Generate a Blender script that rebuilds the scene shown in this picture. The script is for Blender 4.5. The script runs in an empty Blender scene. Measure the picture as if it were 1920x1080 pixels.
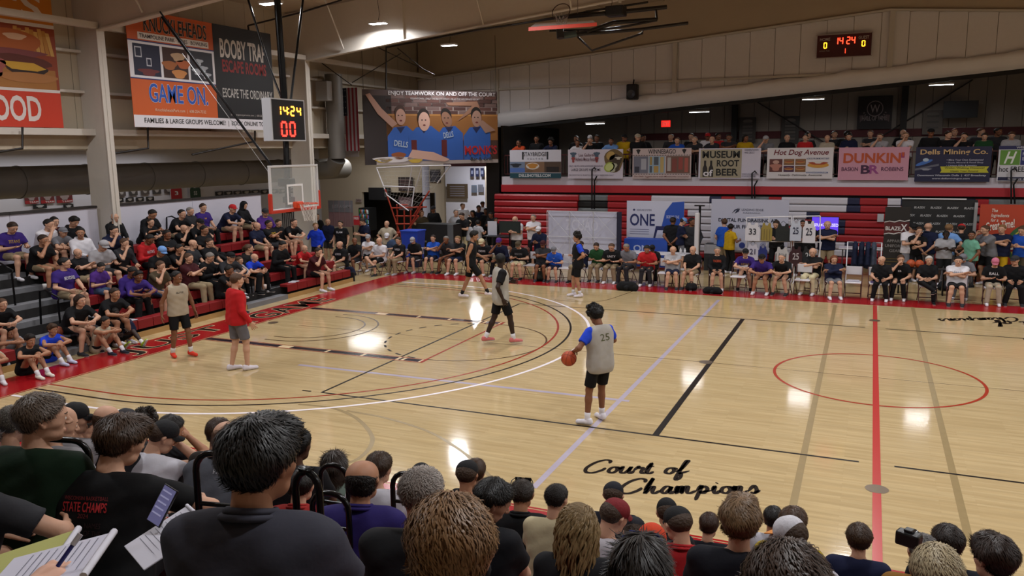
import bpy, bmesh, math, random
import numpy as np
from mathutils import Vector, Matrix
from mathutils.bvhtree import BVHTree
random.seed(7); rng = np.random.default_rng(7)
PI = math.pi
SC = bpy.context.scene
COL = SC.collection

# ---------------- camera (solved from the court lines) ----------------
CAM = np.array([-0.2805, -16.217, 4.2761]); YAW, PIT, ROL, FPX = -.4126, -.1678, -.0119, 1533.8
_fw = np.array([math.sin(YAW)*math.cos(PIT), math.cos(YAW)*math.cos(PIT), math.sin(PIT)])
_r = np.array([math.cos(YAW), -math.sin(YAW), 0.]); _u = np.cross(_r, _fw)
_R = _r*math.cos(ROL)+_u*math.sin(ROL); _U = -_r*math.sin(ROL)+_u*math.cos(ROL)
cd = bpy.data.cameras.new('camera'); cam = bpy.data.objects.new('camera', cd); COL.objects.link(cam)
cd.sensor_width = 36; cd.lens = FPX/1920*36; cd.clip_start = .05; cd.clip_end = 200
m = Matrix.Identity(4)
for i in range(3):
    m[i][0] = _R[i]; m[i][1] = _U[i]; m[i][2] = -_fw[i]; m[i][3] = CAM[i]
cam.matrix_world = m
SC.camera = cam
SC.view_settings.view_transform = 'Standard'; SC.view_settings.look = 'None'
SC.view_settings.gamma = 1; SC.view_settings.use_curve_mapping = False
SC.view_settings.exposure = 0.0
SC.cycles.use_denoising = True
SC.cycles.max_bounces = 6; SC.cycles.diffuse_bounces = 4; SC.cycles.glossy_bounces = 3
SC.cycles.sample_clamp_indirect = 6
w = bpy.data.worlds.new('world'); SC.world = w; w.use_nodes = True
w.node_tree.nodes['Background'].inputs[0].default_value = (.30, .28, .27, 1)
w.node_tree.nodes['Background'].inputs[1].default_value = .15

def ray(px, py): return _fw+_R*(px-960)/FPX+_U*(540-py)/FPX
def PZ(px, py, z=0.): d = ray(px, py); return Vector(CAM+d*(z-CAM[2])/d[2])
def PY(px, py, y): d = ray(px, py); return Vector(CAM+d*(y-CAM[1])/d[1])
def PX(px, py, x): d = ray(px, py); return Vector(CAM+d*(x-CAM[0])/d[0])
def PT(px, py, t): return Vector(CAM+ray(px, py)*t)

# ---------------- materials ----------------
def lin(c):
    if isinstance(c, str): c = tuple(int(c[i:i+2], 16)/255 for i in (0, 2, 4))
    return tuple(((v/12.92) if v <= .04045 else ((v+.055)/1.055)**2.4) for v in c[:3])+(1.,)
_M = {}
def mat(hexc, rough=.7, metal=0., noise=0., scale=8., bump=0., emis=0., spec=.5, alpha=1.):
    key = (hexc, rough, metal, noise, scale, bump, emis, spec, alpha)
    if key in _M: return _M[key]
    m = bpy.data.materials.new('paint_'+hexc); m.use_nodes = True
    nt = m.node_tree; b = nt.nodes['Principled BSDF']
    c = lin(hexc)
    b.inputs['Base Color'].default_value = c
    b.inputs['Roughness'].default_value = rough; b.inputs['Metallic'].default_value = metal
    b.inputs['Specular IOR Level'].default_value = spec
    b.inputs['Alpha'].default_value = alpha
    if emis: b.inputs['Emission Color'].default_value = c; b.inputs['Emission Strength'].default_value = emis
    if noise or bump:
        tc = nt.nodes.new('ShaderNodeTexCoord'); n = nt.nodes.new('ShaderNodeTexNoise')
        n.inputs['Scale'].default_value = scale; n.inputs['Detail'].default_value = 4
        nt.links.new(tc.outputs['Object'], n.inputs['Vector'])
        if noise:
            mx = nt.nodes.new('ShaderNodeMix'); mx.data_type = 'RGBA'
            mx.inputs[6].default_value = tuple(v*(1-noise) for v in c[:3])+(1,)
            mx.inputs[7].default_value = tuple(min(1, v*(1+noise)) for v in c[:3])+(1,)
            nt.links.new(n.outputs['Fac'], mx.inputs[0]); nt.links.new(mx.outputs[2], b.inputs['Base Color'])
        if bump:
            bp = nt.nodes.new('ShaderNodeBump'); bp.inputs['Strength'].default_value = bump; bp.inputs['Distance'].default_value = .02
            nt.links.new(n.outputs['Fac'], bp.inputs['Height']); nt.links.new(bp.outputs[0], b.inputs['Normal'])
    _M[key] = m
    return m
def cloth(hexc): return mat(hexc, .85, 0, .12, 9., .35, spec=.25)
def skinm(hexc): return mat(hexc, .55, 0, .06, 20., .05, spec=.35)

# ---------------- object helpers ----------------
def tag(o, label=None, cat=None, group=None, kind=None):
    if label: o['label'] = label
    if cat: o['category'] = cat
    if group: o['group'] = group
    if kind: o['kind'] = kind
    return o
def empty(name, loc=(0, 0, 0), rz=0., label=None, cat=None, group=None):
    o = bpy.data.objects.new(name, None); COL.objects.link(o)
    o.location = loc; o.rotation_euler = (0, 0, rz); o.empty_display_size = .2
    return tag(o, label, cat, group)
def link(name, me, parent=None, m=None, mats=None):
    o = bpy.data.objects.new(name, me); COL.objects.link(o)
    if parent is not None: o.parent = parent
    if m is not None: me.materials.clear(); me.materials.append(m)
    if mats:
        me.materials.clear()
        for q in mats: me.materials.append(q)
    return o
def copy_tree(o, parent=None):
    c = o.copy(); COL.objects.link(c)
    if parent is not None: c.parent = parent
    for ch in list(o.children): copy_tree(ch, c)
    return c
class MB:
    """collects boxes, tubes, polygons; build() links them as one mesh"""
    def __init__(s): s.v = []; s.f = []; s.sm = []
    def add(s, vs, fs, smooth=False):
        n = len(s.v); s.v += [tuple(q) for q in vs]; s.f += [tuple(i+n for i in f) for f in fs]; s.sm += [smooth]*len(fs); return s
    def box(s, x0, y0, z0, x1, y1, z1, M=None):
        vs = [Vector((x, y, z)) for z in (z0, z1) for y in (y0, y1) for x in (x0, x1)]
        if M is not None: vs = [M @ v for v in vs]
        return s.add(vs, [(0, 2, 3, 1), (4, 5, 7, 6), (0, 1, 5, 4), (1, 3, 7, 5), (3, 2, 6, 7), (2, 0, 4, 6)])
    def bbox(s, x0, y0, z0, x1, y1, z1, b=.01, M=None):
        bm = bmesh.new(); bmesh.ops.create_cube(bm, size=1)
        for v in bm.verts: v.co = Vector(((x0+x1)/2+v.co.x*(x1-x0), (y0+y1)/2+v.co.y*(y1-y0), (z0+z1)/2+v.co.z*(z1-z0)))
        bmesh.ops.bevel(bm, geom=bm.edges[:], offset=b, segments=2, affect='EDGES', profile=.5)
        bm.verts.index_update(); vs = [v.co.copy() for v in bm.verts]
        if M is not None: vs = [M @ v for v in vs]
        fs = [tuple(v.index for v in f.verts) for f in bm.faces]; bm.free()
        return s.add(vs, fs)
    def tube(s, pts, r, n=8, closed=False):
        pts = [Vector(p) for p in pts]; rs = r if isinstance(r, (list, tuple)) else [r]*len(pts)
        N = len(pts); vs = []; up = None
        for i, p in enumerate(pts):
            a = pts[i-1] if (i or closed) else p; b = pts[(i+1) % N] if (i < N-1 or closed) else p
            t = (b-a).normalized()
            if up is None: up = Vector((0, 0, 1)) if abs(t.z) < .9 else Vector((1, 0, 0))
            x = t.cross(up).normalized(); y = x.cross(t).normalized(); up = y
            for k in range(n):
                a_ = 2*PI*k/n; vs.append(p+(x*math.cos(a_)+y*math.sin(a_))*rs[i])
        fs = []
        for i in range(N if closed else N-1):
            j = (i+1) % N
            for k in range(n): l = (k+1) % n; fs.append((i*n+k, i*n+l, j*n+l, j*n+k))
        s.add(vs, fs, True)
        if not closed: s.add(vs[:n], [tuple(range(n))[::-1]]); s.add(vs[-n:], [tuple(range(n))])
        return s
    def lathe(s, prof, n=16, M=None):
        vs = [Vector((r*math.cos(2*PI*k/n), r*math.sin(2*PI*k/n), z)) for r, z in prof for k in range(n)]
        if M is not None: vs = [M @ v for v in vs]
        fs = [(i*n+k, i*n+(k+1) % n, (i+1)*n+(k+1) % n, (i+1)*n+k) for i in range(len(prof)-1) for k in range(n)]
        return s.add(vs, fs, True)
    def poly(s, pts, M=None):
        vs = [Vector(p) for p in pts]
        if M is not None: vs = [M @ v for v in vs]
        return s.add(vs, [tuple(range(len(vs)))])
    def prism(s, pts, axis, a, b):
        def P(p, h): q = list(p); q.insert(axis, h); return Vector(q)
        n = len(pts); vs = [P(p, a) for p in pts]+[P(p, b) for p in pts]
        return s.add(vs, [tuple(range(n))[::-1], tuple(range(n, 2*n))]+[(i, (i+1) % n, n+(i+1) % n, n+i) for i in range(n)])
    def mesh(s, name):
        me = bpy.data.meshes.new(name); me.from_pydata(s.v, [], s.f)
        me.polygons.foreach_set('use_smooth', s.sm); me.update(); return me
    def build(s, name, m, parent=None, kind=None):
        o = link(name, s.mesh(name), parent, m)
        if kind: o['kind'] = kind
        return o
    def fix(s):
        return s
def struct(name, mb, m, parent=None): 
    o = mb.build(name, m, parent)
    if parent is None: o['kind'] = 'structure'
    return o
def text_geo(s, bold=0., shear=0., space=1.):
    cu = bpy.data.curves.new('t', 'FONT'); cu.body = s; bold = min(bold*.5, .03); cu.align_x = 'LEFT'; cu.offset = bold; cu.shear = shear
    cu.space_character = space; cu.resolution_u = 3; cu.fill_mode = 'FRONT'
    o = bpy.data.objects.new('t', cu); me = bpy.data.meshes.new_from_object(o)
    V = np.empty(len(me.vertices)*3); me.vertices.foreach_get('co', V); V = V.reshape(-1, 3)
    F = []
    for p in me.polygons:
        q = tuple(p.vertices)
        if p.normal.z < 0: q = q[::-1]
        if p.area > 1e-7: F.append(q)
    bpy.data.objects.remove(o); bpy.data.curves.remove(cu); bpy.data.meshes.remove(me)
    return V, F
def lettering(parent, s, x0, z0, x1, z1, m, y=-.006, bold=.0, shear=0., rot=0., name='lettering', outline=None, ow=.03, space=1., flat=False, warp=None):
    """text fitted in a box of the parent's local x-z plane (or x-y when flat), facing -y (or up)"""
    out = None
    layers = ([(outline, bold+ow, 0)] if outline else [])+[(m, bold, 1)]
    V0, _ = text_geo(s, bold, shear, space)
    if len(V0) == 0: return None
    lo, hi = V0.min(0), V0.max(0)
    for mm, bo, lay in layers:
        V, F = text_geo(s, bo, shear, space)
        X = x0+(V[:, 0]-lo[0])/(hi[0]-lo[0])*(x1-x0); Z = z0+(V[:, 1]-lo[1])/(hi[1]-lo[1])*(z1-z0)
        if warp: X, Z = warp(X, Z)
        cx, cz = (x0+x1)/2, (z0+z1)/2; c_, s_ = math.cos(rot), math.sin(rot)
        X, Z = cx+(X-cx)*c_-(Z-cz)*s_, cz+(X-cx)*s_+(Z-cz)*c_
        off = y-(.0025*lay if not flat else -.0015*lay)
        P = np.stack([X, Z, np.full(len(X), off)], 1) if flat else np.stack([X, np.full(len(X), off), Z], 1)
        me = bpy.data.meshes.new(name); me.from_pydata(P.tolist(), [], F); me.update()
        o = link(name if lay else 'lettering_outline', me, parent, mm)
        out = o
    return out
def rect(parent, x0, z0, x1, z1, m, y=-.004, name='printed_panel'):
    return MB().poly([(x0, y, z0), (x1, y, z0), (x1, y, z1), (x0, y, z1)]).build(name, m, parent)
def blob(parent, cx, cz, rx, rz, m, y=-.006, n=20, rot=0., name='printed_shape', wob=0., seed=0):
    ps = []
    for k in range(n):
        a = 2*PI*k/n; q = 1+wob*math.sin(3*a+seed)+wob*.6*math.sin(5*a+2*seed)
        X, Z = rx*math.cos(a)*q, rz*math.sin(a)*q
        ps.append((cx+X*math.cos(rot)-Z*math.sin(rot), y, cz+X*math.sin(rot)+Z*math.cos(rot)))
    return MB().poly(ps).build(name, m, parent)
def shape(parent, pts, m, y=-.006, name='printed_shape'):
    return MB().poly([(p[0], y, p[1]) for p in pts]).build(name, m, parent)
def board(name, p0, p1, z0, z1, m, label, cat, thick=.01, group=None, back=None, skew=None):
    """upright panel between two floor-plan points (viewer's left, right); local x from left, z from z0, front -y"""
    d = Vector((p1[0]-p0[0], p1[1]-p0[1], 0)); W = d.length; H = z1-z0
    root = empty(name, (p0[0], p0[1], z0), math.atan2(d.y, d.x), label, cat, group)
    mb = MB().box(0, 0, 0, W, thick, H); mb.build('panel', m, root)
    return root, W, H
POW = 165.
# ---------------- lamps ----------------
LX = (-15.3, -7.6, -.3, 7.0, 14.4); LY = (12.4, 7.3, 2.2, -3.0, -8.2, -13.2)
def lamp_fixture(x, y, z, label, grp, sx=.62, sy=.3, power=150., rz=0., col=(.97, .98, 1.), strength=14., roofz=None):
    r = empty('high_bay_lamp' if roofz else 'strip_lamp', (x, y, z), rz, label, 'ceiling lamp', grp)
    MB().bbox(-sx/2, -sy/2, 0, sx/2, sy/2, .07, .015).build('housing', mat('d8d8d8', .5), r)
    MB().box(-sx/2+.03, -sy/2+.03, -.012, sx/2-.03, sy/2-.03, 0).build('diffuser', mat('f8fbff', .5, emis=strength), r)
    if roofz:
        MB().tube([(0, 0, .07), (.05, .02, .3), (-.05, 0, roofz-z)], .008, 5).build('cord', mat('222222'), r)
    l = bpy.data.lights.new('lamp_light', 'AREA'); l.shape = 'RECTANGLE'; l.size = sx; l.size_y = sy; l.energy = power; l.color = col; l.spread = math.radians(165)
    lo = bpy.data.objects.new('lamp_light', l); COL.objects.link(lo); lo.parent = r; lo.location = (0, 0, -.03)
    return r
def roofz(x, y=0): return 9.25+(19.6-abs(x))/12
rows_ = ('back row', 'far sideline row', 'mid court row', 'near court row', 'near sideline row', 'near stands row')
cols_ = ('over the left baseline', 'over the top of the three point arc', 'over the centre line', 'right of the centre line', 'over the far right of the hall')
for j, y in enumerate(LY):
    for i, x in enumerate(LX):
        if j == 0 and i > 0: continue
        if i == 0 and j == 1: x, y = -15.6, 7.95
        lamp_fixture(x, y, 8.45 if (i == 0 and j == 1) else 8.2, 'white lamp %s, %s' % (cols_[i], rows_[j]), 'high bay lamps over the court', power=POW*(.7 if j == 5 else 1), roofz=roofz(x))

# ---------------- floor ----------------
def floor_mat():
    m = bpy.data.materials.new('maple_floor'); m.use_nodes = True; nt = m.node_tree; b = nt.nodes['Principled BSDF']; L = nt.links
    tc = nt.nodes.new('ShaderNodeTexCoord'); mp = nt.nodes.new('ShaderNodeMapping'); L.new(tc.outputs['Object'], mp.inputs[0])
    br = nt.nodes.new('ShaderNodeTexBrick'); L.new(mp.outputs[0], br.inputs['Vector'])
    br.inputs['Scale'].default_value = 1; br.inputs['Brick Width'].default_value = 1.1; br.inputs['Row Height'].default_value = .057
    br.inputs['Mortar Size'].default_value = .0006; br.offset = .37; br.inputs['Bias'].default_value = -.1
    br.inputs['Color1'].default_value = lin('bfa87e'); br.inputs['Color2'].default_value = lin('b49c72'); br.inputs['Mortar'].default_value = lin('9a8462')
    mp2 = nt.nodes.new('ShaderNodeMapping'); mp2.inputs['Scale'].default_value = (.5, 7, 1); L.new(tc.outputs['Object'], mp2.inputs[0])
    n = nt.nodes.new('ShaderNodeTexNoise'); n.inputs['Scale'].default_value = 2.2; n.inputs['Detail'].default_value = 5; L.new(mp2.outputs[0], n.inputs['Vector'])
    r1 = nt.nodes.new('ShaderNodeMapRange'); r1.inputs[1].default_value = .3; r1.inputs[2].default_value = .7; r1.inputs[3].default_value = .87; r1.inputs[4].default_value = 1.1; L.new(n.outputs['Fac'], r1.inputs[0])
    vm = nt.nodes.new('ShaderNodeVectorMath'); vm.operation = 'SCALE'; L.new(br.outputs['Color'], vm.inputs[0]); L.new(r1.outputs[0], vm.inputs['Scale'])
    L.new(vm.outputs[0], b.inputs['Base Color'])
    b.inputs['Roughness'].default_value = .09; b.inputs['Specular IOR Level'].default_value = .45
    mp3 = nt.nodes.new('ShaderNodeMapping'); mp3.inputs['Scale'].default_value = (1.2, 16, 1); L.new(tc.outputs['Object'], mp3.inputs[0])
    n2 = nt.nodes.new('ShaderNodeTexNoise'); n2.inputs['Scale'].default_value = 1.; n2.inputs['Detail'].default_value = 2; L.new(mp3.outputs[0], n2.inputs['Vector'])
    bp = nt.nodes.new('ShaderNodeBump'); bp.inputs['Strength'].default_value = .35; bp.inputs['Distance'].default_value = .0015; L.new(n2.outputs['Fac'], bp.inputs['Height']); L.new(bp.outputs[0], b.inputs['Normal'])
    return m
FLOOR = struct('floor', MB().box(-26, -19, -.2, 21, 26, 0), floor_mat())
RED = 'a5161c'
fl_red = mat('98141a', .22, noise=.05); fl_blk = mat('140c06', .4, spec=.2); fl_wht = mat('efe6ea', .25); fl_dred = mat('96301c', .25)
fl_tan = mat('94805a', .25, noise=.08); fl_lav = mat('aaa0b0', .25, noise=.08); fl_brn = mat('523a22', .25); fl_crm = mat('d8c09a', .25); fl_navy = mat('1c1420', .25)
_lay = [0.0]
def fpaint(name, pts, m, z):
    return MB().poly([(p[0], p[1], z) for p in pts]).build(name, m, FLOOR)
def fband(name, line, w_, m, z):
    mb = MB(); P = [Vector((p[0], p[1], 0)) for p in line]; Ls = []
    for i, p in enumerate(P):
        t = (P[min(i+1, len(P)-1)]-P[max(i-1, 0)]).normalized(); nn = Vector((-t.y, t.x, 0))*w_/2
        Ls.append((p+nn, p-nn))
    vs = [(q.x, q.y, z) for pr in Ls for q in pr]
    mb.add(vs, [(2*i, 2*i+1, 2*i+3, 2*i+2) for i in range(len(P)-1)])
    return mb.build(name, m, FLOOR)
def arc(cx, cy, r, a0, a1, n=64): return [(cx+r*math.cos(math.radians(a0+(a1-a0)*i/n)), cy+r*math.sin(math.radians(a0+(a1-a0)*i/n))) for i in range(n+1)]
B0 = -14.325; W0 = 7.62
# red border band: baseline (wide) and sidelines
fpaint('border_band', [(B0-.05, -W0-.1), (B0-.05, 8.75), (B0-1.15, 8.75), (B0-1.15, -12)], fl_red, .001)
fpaint('border_band', [(B0-.05, -12), (B0-.05, -W0-.1), (B0-1.15, -12)], fl_red, .001)
fpaint('border_band', [(B0-.05, W0+.02), (14.4, W0+.02), (14.4, 8.75), (B0-.05, 8.75)], fl_red, .0012)
fpaint('border_band', [(B0-.05, -W0-.02), (14.4, -W0-.02), (14.4, -8.7), (B0-.05, -8.7)], fl_red, .0012)
fband('border_line', [(B0+.0, -8.6), (B0+.0, W0+.1)], .04, fl_red, .0016)
fband('border_line', [(B0+.0, -7.6), (14.4, -7.6)], .04, fl_red, .0016)
# pale cross court lines
for x in (-1.25, 1.25): pass
def lp(a, b): return [PZ(*a)[:2], PZ(*b)[:2]]
fband('cross_court_line', lp((1566, 572), (1484, 962)), .09, fl_tan, .0013)
fband('cross_court_line', lp((1711, 576), (1818, 1016)), .09, fl_tan, .0013)
fband('cross_court_line', lp((1348, 562), (1000, 915)), .09, fl_lav, .0014)
fband('cross_court_line', lp((560, 684), (1180, 752)), .10, fl_lav, .0013)
def curve_px(pts):
    P = [PZ(*p) for p in pts]; out = []
    for i in range(len(P)-1):
        a, b, c, d = P[max(i-1, 0)], P[i], P[i+1], P[min(i+2, len(P)-1)]
        for k in range(8):
            t = k/8; out.append(tuple(.5*((2*b)+(c-a)*t+(2*a-5*b+4*c-d)*t*t+(3*b-a-3*c+d)*t**3))[:2])
    out.append(tuple(P[-1])[:2]); return out
fband('cross_court_arc', curve_px([(560, 758), (622, 765), (668, 784), (696, 815), (694, 838), (672, 860), (640, 872)]), .07, fl_tan, .0014)
fband('cross_court_arc', curve_px([(650, 770), (720, 783), (800, 808), (860, 842), (905, 880), (950, 925)]), .06, fl_tan, .0014)
fband('thin_mid_line', [(B0+1.1, 0), (14, 0)], .018, fl_brn, .0014)
fband('cross_court_arc', curve_px([(1040, 562), (1085, 566), (1130, 564), (1170, 552), (1188, 545)]), .03, fl_brn, .0014)
# volleyball court
for y in (-4.572, 4.572):
    for a, b in ((-9.144, -.22), (.22, 9.144)): fband('volleyball_line', [(a, y), (b, y)], .05, fl_blk, .002)
fband('volleyball_line', [(-9.144, -4.572), (-9.144, 4.572)], .05, fl_blk, .0021)
for x in (-3.05, 3.05): fband('volleyball_line', [(x, -4.572), (x, 4.572)], .1, fl_blk, .0022)
# three point arcs
bx = B0+1.6
for r, w_, mm, z in ((6.02, .05, fl_dred, .0030), (6.325, .05, fl_blk, .0027), (6.77, .07, fl_wht, .0033)):
    fband('three_point_arc', [(B0+.02, -r), (B0+.8, -r)]+arc(bx, 0, r, -90, 90, 96)+[(B0+.8, r), (B0+.02, r)], w_, mm, z)
# lane
for s in (-1, 1):
    y0, y1 = s*1.83, s*2.11; F = B0+5.79
    fpaint('lane_line', [(B0, y0), (F+.05, y0), (F+.05, y1), (B0, y1)][::1 if s < 0 else -1][::-1], fl_dred, .0024)
    q0, q1 = s*1.865, s*2.075
    fpaint('lane_line', [(B0, q0), (F-.0, q0), (F-.0, q1), (B0, q1)], fl_crm, .0026)
    q0, q1 = s*1.875, s*2.065
    for a, b in ((0, 2.13), (2.45, 3.38), (3.45, 4.3), (4.37, 5.17), (5.24, 5.30), (5.37, 5.72)):
        fpaint('lane_block', [(B0+a, q0), (B0+b, q0), (B0+b, q1), (B0+a, q1)], fl_navy, .0028)
fband('free_throw_line', [(F, -2.1), (F, 2.1)], .05, fl_dred, .0029)
fband('free_throw_circle', arc(F, 0, 1.83, -90, 90, 40), .04, fl_brn, .0028)
for k in range(13):
    a = 96+k*13.2; fband('free_throw_dash', arc(F, 0, 1.83, a, a+6.5, 4), .05, fl_blk, .0028)
for r in (1.22, 1.55): fband('restricted_arc', [(bx-.25, -r)]+arc(bx, 0, r, -90, 90, 30)+[(bx-.25, r)], .045, fl_brn, .0026)
fband('tick_mark', [PZ(567, 732)[:2], PZ(583, 734)[:2]], .05, fl_blk, .003)
# centre
fband('centre_line', [(0, -7.6), (0, 7.6)], .1, mat('b2322c', .25), .0034)
fband('centre_circle', arc(0, 0, 1.80, 0, 360, 96), .055, mat('a0321e', .25), .0031)
for (px, py, r, mm) in ((1644, 917, .14, 'a0'), (1640, 601, .13, 'a0'), (1324, 679, .14, 'a0'), (512, 605, .13, 'a0')):
    c = PZ(px, py); fpaint('floor_plate', [(c.x+r*math.cos(k*PI/10), c.y+r*math.sin(k*PI/10)) for k in range(20)], mat('7a6a58', .3, .6), .0038)
# baseline lettering JUST A GAME (reads from the court)
root = FLOOR
def base_text(s, y0, y1):
    # local: text runs toward +Y, tops toward -X
    for mm, bo, z in ((fl_crm, .045, .002), (fl_blk, .0, .0024)):
        V, F_ = text_geo(s, bo+.02, 0, 1.02); lo, hi = text_geo(s, .02)[0].min(0), text_geo(s, .02)[0].max(0)
        t = (V[:, 0]-lo[0])/(hi[0]-lo[0]); u = (V[:, 1]-lo[1])/(hi[1]-lo[1])
        P = np.stack([B0-.2-u*.78, y0+t*(y1-y0), np.full(len(t), z)], 1)
        me = bpy.data.meshes.new('l'); me.from_pydata(P.tolist(), [], F_); link('baseline_lettering', me, FLOOR, mm)
base_text('JUST', -3.8, -.85); base_text('A', -.5, .0); base_text('GAME', .35, 3.35)

# court script: hand drawn strokes
SCRIPT = {
 'C': (1.25, [[(1.25,.8),(1.3,1.0),(1.0,1.08),(.5,.85),(.1,.4),(.12,.05),(.5,-.02),(.95,.2),(1.15,.4)]]),
 'o': (.62, [[(.5,.5),(.2,.4),(.08,.12),(.3,0),(.52,.2),(.5,.45),(.62,.42),(.72,.35)]]),
 'u': (.8, [[(0,.25),(.2,.5),(.12,.1),(.3,0),(.5,.2),(.65,.5),(.55,.1),(.68,0),(.85,.2)]]),
 'r': (.6, [[(0,.2),(.25,.55),(.28,.42),(.5,.45),(.42,.1),(.55,0),(.68,.15)]]),
 't': (.5, [[(0,.2),(.35,.85),(.15,.1),(.3,0),(.5,.15)],[(.1,.55),(.5,.6)]]),
 'f': (.75, [[(0,.15),(.3,.4),(.62,.95),(.7,1.1),(.55,1.05),(.25,.3),(.02,-.3),(.05,-.48),(.25,-.3),(.3,0),(.2,.02),(.75,.25)]]),
 'h': (.8, [[(0,.2),(.35,.9),(.45,1.1),(.3,.7),(.05,0),(.35,.42),(.5,.45),(.42,.1),(.55,0),(.82,.2)]]),
 'a': (.72, [[(.55,.45),(.3,.48),(.08,.15),(.25,0),(.5,.3),(.58,.48),(.48,.1),(.58,0),(.78,.18)]]),
 'm': (1.1, [[(0,.2),(.2,.5),(.08,0),(.32,.45),(.42,.42),(.32,0),(.55,.45),(.7,.45),(.62,.1),(.75,0),(1.12,.2)]]),
 'p': (.75, [[(0,.2),(.28,.55),(.05,-.1),(-.12,-.5)],[(.15,.3),(.42,.5),(.55,.3),(.35,.02),(.2,.08),(.8,.2)]]),
 'i': (.4, [[(0,.2),(.2,.5),(.1,.1),(.22,0),(.42,.2)],[(.3,.72),(.34,.78)]]),
 'n': (.8, [[(0,.2),(.2,.5),(.08,0),(.35,.45),(.48,.44),(.4,.1),(.52,0),(.82,.2)]]),
 's': (.55, [[(0,.15),(.35,.55),(.42,.2),(.25,0),(.08,.08)],[(.25,0),(.6,.2)]])}
def script(word, o, ux, uy, sc, name, shear=.25):
    mb = MB(); x = 0
    for ch in word:
        if ch == ' ': x += .55; continue
        adv, strokes = SCRIPT[ch]
        for st in strokes:
            P = [np.array(p, float)+[x, 0] for p in st]; Q = []
            for i in range(len(P)-1):
                a, b, c, d = P[max(i-1, 0)], P[i], P[i+1], P[min(i+2, len(P)-1)]
                for k in range(6):
                    t = k/6; Q.append(.5*(2*b+(c-a)*t+(2*a-5*b+4*c-d)*t*t+(3*b-a-3*c+d)*t**3))
            Q.append(P[-1]); L_, R_ = [], []
            for i, q in enumerate(Q):
                t = Q[min(i+1, len(Q)-1)]-Q[max(i-1, 0)]; t = t/(np.hypot(*t)+1e-9)
                wd = (.055+.055*abs(t[1]))*min(1, .35+min(i, len(Q)-1-i)*.25); nn = np.array([-t[1], t[0]])*wd
                L_.append(q+nn); R_.append(q-nn)
            vs = []
            for l, r in zip(L_, R_):
                for q in (l, r):
                    X, Y_ = (q[0]+shear*q[1])*sc[0], q[1]*sc[1]
                    vs.append((o[0]+ux[0]*X+uy[0]*Y_, o[1]+ux[1]*X+uy[1]*Y_, .0036))
            mb.add(vs, [(2*i, 2*i+1, 2*i+3, 2*i+2) for i in range(len(Q)-1)])
        x += adv
    return mb.build(name, mat('1a100a', .7, spec=.1), FLOOR)
# near text, read from the near side: fit to photographed ends
def fit_script(word, a, b, hpx, name):
    A, Bq = PZ(*a), PZ(*b); d = (Bq-A).xy; W_ = sum(SCRIPT[c][0] if c != ' ' else .55 for c in word)+.2
    ux = d.normalized(); uy = Vector((-ux.y, ux.x)); script(word, A.xy, ux, uy, (d.length/W_, hpx), name)
fit_script('Court of', (1094, 886), (1300, 889), .42, 'court_lettering')
fit_script('Champions', (1160, 925), (1433, 925), .42, 'court_lettering')
fit_script('Court of', (2010, 602), (1852, 604), .45, 'court_lettering')
fit_script('Champions', (1902, 595), (1752, 598), .45, 'court_lettering')

# ---------------- shell ----------------
wallM = mat('b8b2ac', .75, noise=.05, scale=1.2); ceilM = mat('b5a48e', .9, noise=.06, scale=.8); whiteS = mat('c6beb4', .6, noise=.04)
beige = mat('b5a894', .8, noise=.06, scale=1.5); pale = mat('c2c0c8', .7, noise=.03, scale=1.)
CE = MB()
for s in (-1, 1):
    xs = (0, s*20.2)
    vs = [(0, -19, roofz(0)), (xs[1], -19, roofz(20.2)), (xs[1], 18.4, roofz(20.2)), (0, 18.4, roofz(0))]
    CE.add(vs+[(a, b, c+.15) for a, b, c in vs], [(0, 1, 2, 3), (4, 7, 6, 5), (0, 4, 5, 1), (2, 6, 7, 3), (1, 5, 6, 2)])
struct('ceiling', CE, ceilM)
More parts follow.
